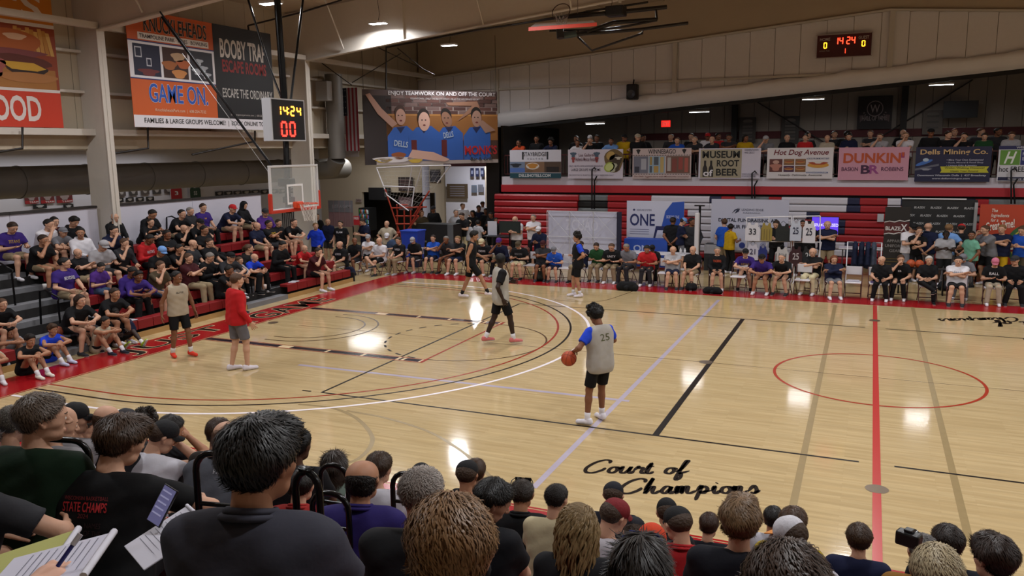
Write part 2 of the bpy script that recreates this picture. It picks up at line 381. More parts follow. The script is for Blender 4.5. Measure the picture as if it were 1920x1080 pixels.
# purlins under the roof sheet run along the hall
for i, x in enumerate(range(-18, 19, 2)):
    if abs(x) < 1: continue
pur = empty('roof_framing', (0, 0, 0)); pur['kind'] = 'structure'
for x in (-18, -15.6, -13.2, -10.8, -8.4, -6, -3.6, -1.2, 1.2, 3.6, 6, 8.4, 10.8, 13.2, 15.6, 18):
    MB().box(x-.03, -18.9, roofz(x)-.07, x+.03, 18, roofz(x)-.003).build('purlin', ceilM, pur)
def hb(x): return 7.62+(19.-abs(x))/12
def rafter(y, dep=True):
    r = empty('rigid_frame', (0, y, 0)); r['kind'] = 'structure'
    for s in (-1, 1):
        pts = [(0, hb(0)+.2), (s*15, hb(15)), (s*19.05, 7.5), (s*20, 8.0), (s*20, roofz(20)-.08), (0, roofz(0)-.08)]
        MB().prism([(p[0], p[1]) for p in pts], 1, -.015, .015).build('web', whiteS, r)
        # lower flange
        vs = [(0, hb(0)+.2), (s*15, hb(15)), (s*19.05, 7.5)]
        for a, b in zip(vs, vs[1:]):
            MB().add([(a[0], -.11, a[1]), (a[0], .11, a[1]), (b[0], .11, b[1]), (b[0], -.11, b[1])]+[(a[0], -.11, a[1]-.03), (a[0], .11, a[1]-.03), (b[0], .11, b[1]-.03), (b[0], -.11, b[1]-.03)], [(0, 1, 2, 3), (7, 6, 5, 4), (0, 3, 7, 4), (1, 5, 6, 2)]).build('flange', whiteS, r)
        MB().prism([(s*19.05, 7.5), (s*19.0, 0), (s*19.98, 0), (s*19.98, 8.0)], 1, -.015, .015).build('column_web', whiteS, r)
        MB().box(s*19.05-.03, -.12, 0, s*19.05+.0, .12, 7.5).build('column_flange', whiteS, r)
        MB().box(s*15-.02, -.1, hb(15), s*15+.02, .1, roofz(15)-.08).build('stiffener', whiteS, r)
        MB().box(s*7.5-.02, -.1, hb(7.5)-.0, s*7.5+.02, .1, roofz(7.5)-.08).build('stiffener', whiteS, r)
        for q in (17.4, 12, 9, 4):
            MB().tube([(s*q, .1, hb(q)+.05), (s*q, 1.1, roofz(q)-.05)], .03, 5).build('flange_brace', whiteS, r)
            MB().tube([(s*q, -.1, hb(q)+.05), (s*q, -1.1, roofz(q)-.05)], .03, 5).build('flange_brace', whiteS, r)
    return r
for y in (-8.75, -.08, 8.6): rafter(y)
# eave struts between the frames
es = empty('eave_strut_line', (0, 0, 0)); es['kind'] = 'structure'
for y0, y1 in ((-18, -8.8), (-8.7, -.12), (-.04, 8.55), (8.65, 17.9)):
    for s in (-1, 1): MB().box(s*19.15-.09, y0, 7.52, s*19.15+.09, y1, 7.68).build('eave_strut', whiteS, es)
# left wall: siding above the corridor opening, in panels
wl = empty('wall_left', (0, 0, 0)); wl['kind'] = 'structure'
for k in range(38):
    y0 = -18.9+k*.98
    MB().box(-20.15, y0+.012, 4.85, -20, y0+.975, 9.4).build('siding_panel', beige, wl)
MB().box(-20.17, -19, 4.85, -20.12, 18.3, 9.6).build('backing', ceilM, wl)
MB().box(-20, -19, 4.78, -19.55, 18, 4.95).build('header_beam', whiteS, wl)
MB().box(-20.05, -19, 4.42, -19.9, 18, 4.78).build('header_fascia', beige, wl)
for z in (5.9, 6.95): MB().box(-20, -19, z, -19.82, 18, z+.07).build('girt', whiteS, wl)
# corridor behind the left bleachers
cw = empty('wall_corridor', (0, 0, 0)); cw['kind'] = 'structure'
MB().box(-25.2, -19, 0, -25, 17, 5).build('plaster', pale, cw)
MB().box(-25.1, -19, 4.42, -20, 17.2, 4.5).build('soffit', beige, cw)
hw = empty('wall_half_height', (0, 0, 0)); hw['kind'] = 'structure'
hwm = mat('c9c6d2', .55, noise=.02, scale=.7)
for a, b in ((-19, -2.75), (-2.74, -.25), (.1, 3.2), (3.21, 6.35)):
    MB().box(-19.75, a, 0, -19.6, b, 2.84).build('wall_panel', hwm, hw)
    MB().box(-19.78, a, 2.84, -19.57, b, 2.90).build('dark_cap', mat('2a2422'), hw)
# back wall above the balcony: post, girts, panels
wb = empty('wall_back', (0, 0, 0)); wb['kind'] = 'structure'
def under(x): return 5.45+(x+15.8)*.0795 if x > -16.1 else 4.6
k = 0; x = -20.
while x < 20:
    x1 = min(x+.94, 20)
    zt = 9.15-abs((x+x1)/2)*1.57/19
    for z0, z1 in ((under(x)+.0, 6.95), (6.97, zt)):
        MB().prism([(x+.012, z0), (x1-.005, z0+(x1-x)*(.0795 if x > -16.1 and z0 < 6.9 else 0)), (x1-.005, z1), (x+.012, z1)], 1, 18.12, 18.2).build('wall_panel', mat('dcd6d6', .6, noise=.04), wb) if z1 > z0+.1 else None
    x = x1
MB().prism([(-20.2, 4.6), (-15.8, 4.6), (-15.8, 5.5), (8.2, 7.4), (20, 7.4), (20, 11), (-20.2, 11)], 1, 18.2, 18.3).build('backing', ceilM, wb)
MB().box(-15.8, 18.0, 6.90, 8, 18.12, 6.99).build('girt', whiteS, wb)
for x in (-15.9, -7.9, 0.1, 8.1): MB().box(x-.09, 17.98, under(x), x+.09, 18.13, 9.15-abs(x)*1.57/19).build('wind_post', whiteS, wb)
for s in (-1, 1): # rake angle
    a, b = (0, roofz(0)-.2), (s*19.9, roofz(19.9)-.2)
    a = (0, 9.15); b = (s*19.9, 7.5)
    MB().prism([(a[0], a[1]), (b[0], b[1]), (b[0], roofz(20)), (0, roofz(0))], 1, 18.05, 18.12).build('end_frame_web', ceilM, wb)
    MB().prism([(a[0], a[1]-.03), (b[0], b[1]-.03), (b[0], b[1]+.04), (a[0], a[1]+.04)], 1, 17.9, 18.05).build('rake_beam', whiteS, wb)
# sloped vinyl wrapped header over the balcony opening
hd = empty('trim_1', (0, 0, 0)); hd['kind'] = 'structure'
vin = mat('efecee', .45, noise=.06, scale=1.5)
def z1_(x): return 5.27+(x+15.8)*.0785
N = 60; vs = []; fs = []
for i in range(N+1):
    x = -15.8+24*i/N
    for (dy, dz) in ((0, 0), (0, .28), (-.06, .42), (.02, .6+.05*math.sin(i*.9)), (.15, .62), (.15, 0)):
        vs.append((x, 17.9+dy+.015*math.sin(i*1.7+dz*9), z1_(x)+dz+(.02*math.sin(i*2.3+dz*20) if dz > .3 else 0)))
for i in range(N):
    for j in range(6): a = i*6+j; b = i*6+(j+1) % 6; fs.append((a, b, b+6, a+6))
mbh = MB(); mbh.add(vs, fs, True); mbh.build('vinyl_wrap', vin, hd)
MB().prism([(-15.8, z1_(-15.8)-.14), (8.2, z1_(8.2)-.14), (8.2, z1_(8.2)+.02), (-15.8, z1_(-15.8)+.02)], 1, 17.98, 18.2).build('dark_beam', mat('15110f'), hd)
# balcony
bal = empty('balcony', (0, 0, 0)); bal['kind'] = 'structure'
MB().box(-14.35, 15.1, 2.8, 9, 24, 2.95).build('deck', mat('4a4440'), bal)
MB().box(-14.35, 15.0, 2.84, 9, 15.12, 3.17).build('white_fascia', mat('c6c2cc', .5), bal)
MB().box(-14.35, 14.93, 2.55, 9, 15.12, 2.84).build('red_fascia', mat('a8202a', .5), bal)
MB().box(-14.35, 15.1, 0, 9, 15.3, 2.6).build('wall_below', mat('181212'), bal)
wu = empty('wall_balcony', (0, 0, 0)); wu['kind'] = 'structure'
upm = mat('8c8278', .75, noise=.05)
x = -18.
while x < 8.5:
    if x > -11.2: MB().box(x, 22, 2.95, x+.62, 22.1, 8.6).build('rib_panel', upm, wu)
    x += .64
MB().box(-18.5, 22.1, 0, 9, 22.3, 9).build('backing', upm, wu)
MB().box(-10.6, 21.95, 4.62, 9, 22.0, 4.93).build('maroon_stripe', mat('4c1418'), wu)
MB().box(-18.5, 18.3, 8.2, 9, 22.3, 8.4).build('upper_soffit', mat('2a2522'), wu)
MB().box(-14.5, 15.3, 2.95, -14.4, 22, 5.25).build('end_wall', mat('1a1614'), wu)
for x in (-6.0, .8): MB().box(x-.12, 21.6, 2.95, x+.12, 21.9, 8.2).build('dark_post', mat('151210'), wu)
for (x0, z0, x1, z1) in ((-5.7, 6.6, -2.2, 4.4), (-.2, 4.5, 3.2, 6.8)):
    MB().tube([(x0, 21.85, z0), (x1, 21.85, z1)], .03, 6).build('diagonal_brace', mat('2a2220'), wu)
struct('wall_right', MB().box(20, -19, 0, 20.2, 26, 9.6), beige)
struct('wall_near', MB().box(-26, -19.2, 0, 21, -19, 11.2), beige)
struct('wall_end', MB().box(8.5, 18.3, 0, 20, 18.5, 9), beige)
struct('wall_far', MB().box(-26, 25.8, 0, 20, 26, 9), pale)
for i, (px, py, y, pl) in enumerate(((1116, 232, 17.6, 'leftmost above the balcony'), (1311, 210, 18.6, 'second from the left above the balcony'), (1525, 186, 18.6, 'left of the hall of fame banner above the balcony'), (1765, 159, 18.6, 'right of the hall of fame banner above the balcony'))):
    p = PY(px, py, y); lamp_fixture(p.x, p.y, p.z, 'white strip lamp, '+pl, 'strip lamps over the balcony', .85, .16, power=26, strength=18)
# railing of the balcony
rl = empty('balcony_railing', (-14.3, 15.2, 2.95), 0, 'dark red metal railing with pickets along the balcony edge', 'railing')
rm = mat('4a1a1c', .5)
MB().box(0, -.03, 1.06, 22.5, .03, 1.11).build('top_rail', rm, rl); MB().box(0, -.02, .3, 22.5, .02, .34).build('bottom_rail', rm, rl)
xs = 0
pk = MB().box(-.012, -.012, .34, .012, .012, 1.06).mesh('picket'); pk.materials.append(rm)
while xs < 21:
    o = link('picket', pk, rl); o.location = (xs, 0, 0); xs += .14
# concession wall and hall
cn = empty('wall_concession', (0, 0, 0)); cn['kind'] = 'structure'
MB().box(-25.2, 17, 0, -22.6, 17.15, 4.5).build('plaster', beige, cn)
MB().box(-22.6, 17, 2.35, -18.6, 17.15, 4.5).build('plaster', beige, cn)
MB().box(-18.6, 17, 0, -18.15, 17.15, 4.5).build('plaster', beige, cn)
MB().box(-18.15, 17, 3.55, -14.5, 17.15, 4.7).build('maroon_header', mat('3c1216'), cn)
MB().box(-25.2, 17.0, 4.4, -14.5, 18.3, 4.62).build('ledge', mat('6b6058'), cn)
MB().box(-15.2, 15.3, 0, -14.6, 24, 5.2).build('dark_partition', mat('1a1412'), cn)
MB().box(-25, 18.6, 4.3, -14.6, 24, 4.4).box(-18.3, 17.1, 4.3, -14.6, 18.6, 4.4).build('hall_ceiling', pale, cn)
MB().box(-25.2, 18.5, 0, -19.5, 18.6, 4.4).build('shop_back', mat('16110f'), cn); MB().box(-25.0, 17.3, 0, -23.0, 18.5, 1.1).build('counter', mat('3a2c28'), cn)
MB().box(-25, 23.5, 0, -14.6, 23.6, 4.3).build('hall_end', mat('c9c9d8'), cn)
l = bpy.data.lights.new('hall_light', 'AREA'); l.size = .45; l.energy = 170; lo = bpy.data.objects.new('hall_light', l); COL.objects.link(lo); lo.location = (-18.6, 21, 4.2)
l = bpy.data.lights.new('corridor_light', 'AREA'); l.shape = 'RECTANGLE'; l.size = .4; l.size_y = 14; l.energy = 120; lo = bpy.data.objects.new('corridor_light', l); COL.objects.link(lo); lo.location = (-23.9, 0, 4.3)
l = bpy.data.lights.new('concession_light', 'AREA'); l.size = 1.5; l.energy = 60; lo = bpy.data.objects.new('concession_light', l); COL.objects.link(lo); lo.location = (-21, 14.5, 4.3)
# ---------------- figure builder: smooth union of round cones -> surface nets ----------------
def _smin(a, b, k):
    h = np.maximum(k-np.abs(a-b), 0)/k
    return np.minimum(a, b)-h*h*k*.25
def rc(a, b, ra, rb, k=.04, clip=None, sub=False, sq=None):
    """round cone a->b; clip=(point, normal) keeps the side against the normal; sq=(axis vector, factor) squashes"""
    return (np.array(a, float), np.array(b, float), ra, rb, k, clip, sub, sq)
def nets(prims, h, clips=(), fold=0., seed=0):
    lo = np.min([np.minimum(p[0], p[1])-max(p[2], p[3]) for p in prims if not p[6]], 0)-2.5*h
    hi = np.max([np.maximum(p[0], p[1])+max(p[2], p[3]) for p in prims if not p[6]], 0)+2.5*h
    n = np.ceil((hi-lo)/h).astype(int)+1
    F = np.full(n, .5, np.float32)
    ax = [lo[i]+h*np.arange(n[i]) for i in range(3)]
    for a, b, ra, rb, k, clip, sub, sq in prims:
        mg = k+1.5*h+max(ra, rb)*(1 if not sq else max(1, sq[1]))
        i0 = np.maximum(((np.minimum(a, b)-mg-lo)/h).astype(int), 0); i1 = np.minimum(((np.maximum(a, b)+mg-lo)/h).astype(int)+2, n)
        if np.any(i1 <= i0): continue
        X = ax[0][i0[0]:i1[0], None, None]-a[0]; Y = ax[1][None, i0[1]:i1[1], None]-a[1]; Z = ax[2][None, None, i0[2]:i1[2]]-a[2]
        ba = b-a; L2 = ba@ba+1e-9
        if sq is not None:
            e = np.array(sq[0], float); e /= np.linalg.norm(e); q = (X*e[0]+Y*e[1]+Z*e[2])*(1/sq[1]-1)
            X, Y, Z = X+q*e[0], Y+q*e[1], Z+q*e[2]
        t = np.clip((X*ba[0]+Y*ba[1]+Z*ba[2])/L2, 0, 1)
        d = np.sqrt((X-t*ba[0])**2+(Y-t*ba[1])**2+(Z-t*ba[2])**2)-(ra+(rb-ra)*t)
        if sq is not None and sq[1] < 1: d = d*(.5+.5*sq[1])
        if clip is not None:
            c, nn = clip; c = np.array(c)-a
            X = ax[0][i0[0]:i1[0], None, None]-a[0]; Y = ax[1][None, i0[1]:i1[1], None]-a[1]; Z = ax[2][None, None, i0[2]:i1[2]]-a[2]
            d = np.maximum(d, (X-c[0])*nn[0]+(Y-c[1])*nn[1]+(Z-c[2])*nn[2])
        S = F[i0[0]:i1[0], i0[1]:i1[1], i0[2]:i1[2]]
        if sub: S[...] = -_smin(-S, d.astype(np.float32), k)
        else: S[...] = _smin(S, d.astype(np.float32), k)
    X = ax[0][:, None, None]; Y = ax[1][None, :, None]; Z = ax[2][None, None, :]
    if fold:
        s = seed*1.7
        F += (fold*(np.sin(31*X+17*Z+s)*np.sin(23*Y-14*Z+s)+.6*np.sin(47*Z-29*X+19*Y+s))).astype(np.float32)
    for c, nn in clips: F = np.maximum(F, ((X-c[0])*nn[0]+(Y-c[1])*nn[1]+(Z-c[2])*nn[2]).astype(np.float32))
    # surface nets
    S = F < 0
    cnt = np.zeros(n-1, np.int8)
    sl = [slice(None, -1), slice(1, None)]
    corners = [(i, j, k) for i in (0, 1) for j in (0, 1) for k in (0, 1)]
    for i, j, k in corners: cnt += S[sl[i], sl[j], sl[k]]
    act = (cnt > 0) & (cnt < 8); I = np.argwhere(act)
    idx = np.full(n-1, -1, np.int32); idx[act] = np.arange(len(I))
    val = {c: F[I[:, 0]+c[0], I[:, 1]+c[1], I[:, 2]+c[2]] for c in corners}
    acc = np.zeros((len(I), 3)); w_ = np.zeros(len(I))
    for c in corners:
        for ax_ in range(3):
            if c[ax_]: continue
            d = list(c); d[ax_] = 1; d = tuple(d)
            va, vb = val[c], val[d]; cr = (va < 0) != (vb < 0)
            t = np.where(cr, va/(va-vb+1e-12*(~cr)), 0)
            p = np.array(c, float)[None].repeat(len(I), 0); p[:, ax_] += t
            acc += p*cr[:, None]; w_ += cr
    V = (I+acc/w_[:, None])*h+lo
    faces = []
    for ax_ in range(3):
        o1, o2 = [(1, 2), (2, 0), (0, 1)][ax_]
        a_ = [slice(1, -1)]*3; a_[ax_] = slice(None, -1); b_ = list(a_); b_[ax_] = slice(1, None)
        A = S[tuple(a_)]; Bq = S[tuple(b_)]; E = np.argwhere(A != Bq)
        if not len(E): continue
        flip = A[tuple(E.T)]
        base = E+1; base[:, ax_] -= 1
        def cell(u, v):
            q = base.copy(); q[:, o1] -= u; q[:, o2] -= v; return idx[q[:, 0], q[:, 1], q[:, 2]]
        Q = np.stack([cell(1, 1), cell(0, 1), cell(0, 0), cell(1, 0)], 1)
        Q[~flip] = Q[~flip][:, ::-1]
        faces.append(Q)
    return V, np.concatenate(faces)
def tomesh(name, V, Q, mi=None):
    me = bpy.data.meshes.new(name); nv, nf = len(V), len(Q)
    me.vertices.add(nv); me.vertices.foreach_set('co', np.asarray(V, np.float32).ravel())
    me.loops.add(nf*4); me.loops.foreach_set('vertex_index', np.asarray(Q, np.int32).ravel())
    me.polygons.add(nf); me.polygons.foreach_set('loop_start', np.arange(0, nf*4, 4, dtype=np.int32))
    me.polygons.foreach_set('use_smooth', np.ones(nf, bool))
    if mi is not None: me.polygons.foreach_set('material_index', np.asarray(mi, np.int32))
    me.update(calc_edges=True); return me
SK_EYE = mat('e8e2dc', .3); SK_IRIS = mat('1c1410', .2); SK_LIP = mat('9a5a50', .5); SK_BROW = mat('2a1c14', .8)
# --- head: local origin in the middle of the skull, +y face, +z up
def head_template(h=.0055):
    P = [rc((0, -.015, .035), (0, .01, .035), .078, .074, .03), rc((0, -.03, .03), (0, -.02, .02), .078, .07, .03),
         rc((0, .02, -.03), (0, .03, -.06), .062, .05, .04), rc((-.028, .03, -.075), (.028, .03, -.075), .03, .03, .03),
         rc((0, .055, -.098), (0, .055, -.093), .02, .02, .025), rc((-.03, .055, .018), (.03, .055, .018), .028, .028, .02),
         rc((-.04, .045, -.02), (-.035, .05, -.03), .026, .022, .02), rc((.04, .045, -.02), (.035, .05, -.03), .026, .022, .02),
         rc((-.031, .088, .004), (-.031, .084, .002), .012, .012, .012, sub=True), rc((.031, .088, .004), (.031, .084, .002), .012, .012, .012, sub=True),
         rc((0, .08, .01), (0, .103, -.028), .009, .0125, .012), rc((-.012, .092, -.032), (.012, .092, -.032), .008, .008, .008),
         rc((-.031, .072, .002), (-.031, .073, .002), .0135, .0135, .003), rc((.031, .072, .002), (.031, .073, .002), .0135, .0135, .003),
         rc((-.02, .078, -.062), (.02, .078, -.062), .008, .008, .008), rc((-.016, .079, -.07), (.016, .079, -.07), .008, .008, .006),
         rc((-.042, .068, .024), (-.018, .083, .028), .006, .007, .008), rc((.042, .068, .024), (.018, .083, .028), .006, .007, .008)]
    for s in (-1, 1):
        P += [rc((s*.078, -.012, .022), (s*.082, -.018, .008), .013, .014, .008), rc((s*.08, -.016, .004), (s*.074, -.004, -.028), .013, .008, .008), rc((s*.09, -.008, .004), (s*.088, -.004, -.004), .007, .006, .004, sub=True)]
    P += [rc((0, -.03, -.05), (0, -.035, -.13), .049, .049, .03)]
    V, Q = nets(P, h)
    c = V[Q].mean(1); mi = np.zeros(len(Q), int)
    for s in (-1, 1):
        d = np.linalg.norm((c-[s*.031, .087, .002])*[1, .6, 1.5], axis=1)
        mi[d < .0135] = 1; mi[np.linalg.norm(c-[s*.031, .087, .002], axis=1) < .0068] = 2
        mi[(np.abs(c[:, 0]-s*.031) < .02) & (np.abs(c[:, 2]-.027) < .0045) & (c[:, 1] > .06)] = 4
    mi[(np.abs(c[:, 0]) < .024) & (np.abs(c[:, 2]+.066) < .008) & (c[:, 1] > .072)] = 3
    return V, Q, mi
HEADV, HEADQ, HEADM = head_template()
# --- hand: wrist at origin, fingers along -z, palm facing +y, thumb toward +x (right hand mirrored)
def hand_template(curl, h=.0045):
    P = [rc((-.02, 0, -.02), (-.028, 0, -.082), .013, .012, .012), rc((0, 0, -.015), (0, 0, -.085), .015, .012, .012), rc((.02, 0, -.02), (.026, 0, -.08), .014, .012, .012), rc((0, 0, .02), (0, 0, -.02), .025, .023, .015, sq=((0, 1, 0), .75))]
    for i, (x, L) in enumerate(((-.032, .058), (-.011, .07), (.011, .074), (.03, .068))):
        L = [.058, .07, .075, .068][i]; a = curl*(1.1-.05*i); p = np.array([x, 0, -.085])
        sp = x*.35
        for j, f in enumerate((.45, .31, .24)):
            th = a*(j+.6); q = p+np.array([sp*f, math.sin(th)*L*f, -math.cos(th)*L*f]); P.append(rc(p, q, .0088-.0008*j, .0083-.0008*j, .003)); p = q
    P += [rc((.024, .004, -.025), (.048, .016, -.055), .013, .010, .008), rc((.048, .016, -.055), (.054, .028+.02*curl, -.082), .0095, .008, .004)]
    return nets(P, h)
HANDS = {'relax': hand_template(.35), 'grip': hand_template(.8), 'flat': hand_template(.1)}
def basis(zdir, ydir):
    z = np.array(zdir, float); z /= np.linalg.norm(z); y = np.array(ydir, float); y = y-z*(y@z); nn = np.linalg.norm(y)
    if nn < 1e-4: y = np.array([1., 0, 0])-z*z[0]; nn = np.linalg.norm(y)
    y /= nn; return np.stack([np.cross(y, z), y, z], 1)
def rx(a): c, s = math.cos(a), math.sin(a); return np.array([[1, 0, 0], [0, c, -s], [0, s, c]])
def rz_(a): c, s = math.cos(a), math.sin(a); return np.array([[c, -s, 0], [s, c, 0], [0, 0, 1]])
def ry(a): c, s = math.cos(a), math.sin(a); return np.array([[c, 0, s], [0, 1, 0], [-s, 0, c]])
def ik(a, b, l1, l2, hint):
    a, b = np.array(a, float), np.array(b, float); d = b-a; D = np.linalg.norm(d); mx = (l1+l2)*.995
    if D > mx: b = a+d/D*mx; d = b-a; D = mx
    t = (l1*l1-l2*l2+D*D)/(2*D); hgt = math.sqrt(max(l1*l1-t*t, 0)); u = d/D
    hn = np.array(hint, float); hn = hn-u*(hn@u); hn /= np.linalg.norm(hn)+1e-9
    return a+u*t+hn*hgt, b
def pose(pel=(0, 0, .93), lean=(0, 0), side=0., twist=0., hy=0., hp=0., LH=None, RH=None, LF=(-.1, 0, .08), RF=(.1, 0, .08), ly=0., ry_=0.,
         lk=(0, 1, .2), rk=(0, 1, .2), le=(-.5, -.6, -.3), re=(.5, -.6, -.3), hands=('relax', 'relax'), fp=(0, 0), palm=None, slim=1., hr=0.):
    J = {}; P = np.array(pel, float)
    R1 = rz_(twist*.4) @ ry(side) @ rx(-lean[0]); R2 = rz_(twist) @ ry(side) @ rx(-lean[1])
    J['pel'] = P; J['waist'] = P+R1 @ [0, 0, .17]; J['chest'] = J['waist']+R2 @ [0, 0, .17]; J['sh'] = J['chest']+R2 @ [0, 0, .115]; J['neck'] = J['sh']+R2 @ [0, -.005, .055]
    J['R1'], J['R2'] = R1, R2
    RH_ = rz_(twist+hy) @ ry(hr) @ rx(-lean[1]*.35-hp); J['RHd'] = RH_
    J['head'] = J['neck']+R2 @ [0, .012, .036]+RH_ @ [0, .02, .115]
    for s, n in ((-1, 'L'), (1, 'R')):
        sh = J['sh']+R2 @ [s*.175, 0, -.015]; t = LH if s < 0 else RH
        if t is None: t = sh+np.array([s*.08, .04, -.54])
        e, wv = ik(sh, t, .285, .255, le if s < 0 else re)
        hip = P+rz_(twist*.3) @ [s*.09, 0, 0]; k, an = ik(hip, LF if s < 0 else RF, .43, .43, lk if s < 0 else rk)
        J['sh'+n], J['el'+n], J['wr'+n], J['hip'+n], J['kn'+n], J['an'+n] = sh, e, wv, hip, k, an
    J['fy'] = (ly, ry_); J['fp'] = fp; J['hands'] = hands; J['palm'] = palm; J['slim'] = slim
    return J
def torso(J, o=0., belly=0.):
    s = J['slim']; R1, R2 = J['R1'], J['R2']; P = []
    def bar(c, R, w_, r, dy=0., k=.07): c = np.array(c)+R @ [0, dy, 0]; P.append(rc(c-R @ [w_, 0, 0], c+R @ [w_, 0, 0], r+o, r+o, k))
    bar(J['pel'], R1, .075*s, .105*s, -.01); bar((J['pel']+J['waist'])/2, R1, .07*s, .102*s+belly*.5, belly*.7)
    bar(J['waist'], R1, .065*s, .1*s+belly, belly); bar((J['waist']+J['chest'])/2, R2, .085*s, .1*s+belly*.5, belly*.5+.005)
    bar(J['chest'], R2, .095*s, .103*s, .01); bar(J['sh']-R2 @ [0, 0, .03], R2, .12*s, .078*s, 0)
    P.append(rc(J['sh']+R2 @ [-.05, -.01, .005], J['sh']+R2 @ [.05, -.01, .005], .055+o, .055+o, .06))
    return P
def body_mesh(J, h=.015, belly=0., name='body'):
    s = J['slim']; P = torso(J, -.012, belly*.9)
    P.append(rc(J['neck']-J['R2'] @ [0, 0, .03], J['head']-J['RHd'] @ [0, .03, .05], .052, .049, .03))
    for n in 'LR':
        sh, e, wv, hp_, k, a = (J[q+n] for q in ('sh', 'el', 'wr', 'hip', 'kn', 'an'))
        P += [rc(sh, e, .05*s, .038*s, .04), rc(e, e+(wv-e)*.3, .038*s, .038*s, .02), rc(e+(wv-e)*.3, wv, .039*s, .0255, .02)]
        P += [rc(hp_, k, .082*s, .055*s, .05), rc(k, k+(a-k)*.35, .05*s, .052*s, .02), rc(k+(a-k)*.3, a, .052*s, .034, .02)]
    V, Q = nets(P, h); Vs, Qs, Ms = [V], [Q], [np.zeros(len(Q), int)]; off = len(V)
    Vs.append(HEADV @ J['RHd'].T+J['head']); Qs.append(HEADQ+off); Ms.append(HEADM); off += len(HEADV)
    for i, n in enumerate('LR'):
        hv, hq = HANDS[J['hands'][i]]; hv = hv*1.05
        if n == 'L': hv = hv*[-1, 1, 1]; hq = hq[:, ::-1]
        dirn = J['wr'+n]-J['el'+n]; pd = J['palm'][i] if J['palm'] else (J['R2'] @ [1 if n == 'L' else -1, .3, 0])
        # thumb side is +x for right hand: palm +y
        Rb = basis(-dirn, pd)
        Vs.append(hv @ Rb.T+J['wr'+n]); Qs.append(hq+off); Ms.append(np.zeros(len(hq), int)); off += len(hv)
    return tomesh(name, np.concatenate(Vs), np.concatenate(Qs), np.concatenate(Ms))
def shirt_mesh(J, kind='tee', h=.015, belly=0., fold=.003, loose=.012, seed=0, hem=.10):
    s = J['slim']; P = torso(J, .008+loose*.4, belly); R1, R2 = J['R1'], J['R2']
    P[0] = P[0][:2]+(P[0][2]+.008, P[0][3]+.008)+P[0][4:]
    q0 = P[0]; dn = R1 @ [0, 0, -.09 if J['pel'][2] > .7 else -.03]; P.append(rc(q0[0]+dn, q0[1]+dn, q0[2]+.002, q0[3]+.002, .06))
    if kind == 'hood': P.append(rc(J['neck']+R2 @ [-.05, -.06, .0], J['neck']+R2 @ [.05, -.06, .0], .045, .045, .04))
    for n in 'LR':
        sh, e, wv = J['sh'+n], J['el'+n], J['wr'+n]
        if kind in ('tee', 'polo'):
            f = .68; q = sh+(e-sh)*f; d = (e-sh)/np.linalg.norm(e-sh)
            P.append(rc(sh, q+d*.06, .062*s+loose*.3, .058*s+loose, .045, clip=(q, d)))
        elif kind in ('long', 'hood'):
            P.append(rc(sh, e, .062*s+loose*.3, .05*s+loose*.4, .045)); d = (wv-e)/np.linalg.norm(wv-e)
            P.append(rc(e, wv+d*.03, .05*s+loose*.4, .037, .02, clip=(wv-d*.01, d)))
        elif kind == 'tank':
            P.append(rc(sh+R2 @ [(.06 if n == 'L' else -.06), 0, .03], J['chest'], .04, .06, .03))
            P.append(rc(sh+(e-sh)*.0+R2 @ [(-.05 if n == 'L' else .05), 0, -.02], e, .058, .05, .012, sub=True))
    up = R1 @ [0, 0, 1]; nk = R2 @ [0, .35, 1]; nk /= np.linalg.norm(nk)
    V, Q = nets(P, h, clips=[(J['pel']-up*hem, -up), (J['neck']+R2 @ [0, 0, .005 if kind != 'polo' else .022], nk)], fold=fold, seed=seed)
    return tomesh('shirt', V, Q)
def legs_mesh(J, kind='shorts', h=.015, fold=.0015, seed=3, top=.09):
    s = J['slim']; P = [torso(J, .006)[0], torso(J, .0)[1]]
    for n in 'LR':
        hp_, k, a = J['hip'+n], J['kn'+n], J['an'+n]
        if kind == 'shorts':
            d = (k-hp_)/np.linalg.norm(k-hp_); q = hp_+(k-hp_)*.88
            P.append(rc(hp_, q+d*.05, .098*s, .082*s, .05, clip=(q, d)))
        else:
            d = (a-k)/np.linalg.norm(a-k)
            P += [rc(hp_, k, .096*s, .07*s, .05), rc(k, a+d*.04, .068*s, .055, .03, clip=(a+d*.0, d))]
    up = J['R1'] @ [0, 0, 1]
    V, Q = nets(P, h, clips=[(J['pel']+up*top, up)], fold=fold, seed=seed)
    return tomesh('legs', V, Q)
# shoe: ankle at origin, toe +y, sole at z=-.08
def shoe_template():
    V, Q = nets([rc((0, -.045, -.035), (0, .0, -.03), .042, .042, .03), rc((0, .02, -.035), (0, .13, -.052), .042, .034, .03), rc((0, .14, -.055), (0, .15, -.055), .036, .033, .02),
                 rc((0, -.035, -.005), (0, -.03, .015), .04, .04, .02)], .0085, clips=[((0, 0, -.079), (0, 0, -1.)), ((0, 0, .02), (0, 0, 1.))])
    c = V[Q].mean(1); return tomesh('shoe', V, Q, (c[:, 2] < -.058).astype(int))
SHOE = shoe_template(); SHOE.materials.append(mat('e6e4e4', .6)); SHOE.materials.append(mat('d8d4d0', .6))
SOCK = MB().lathe([(.036, -.02), (.041, .0), (.043, .05), (.046, .1), (.040, .102)], 14).mesh('sock'); SOCK.materials.append(mat('e8e6e4', .9))
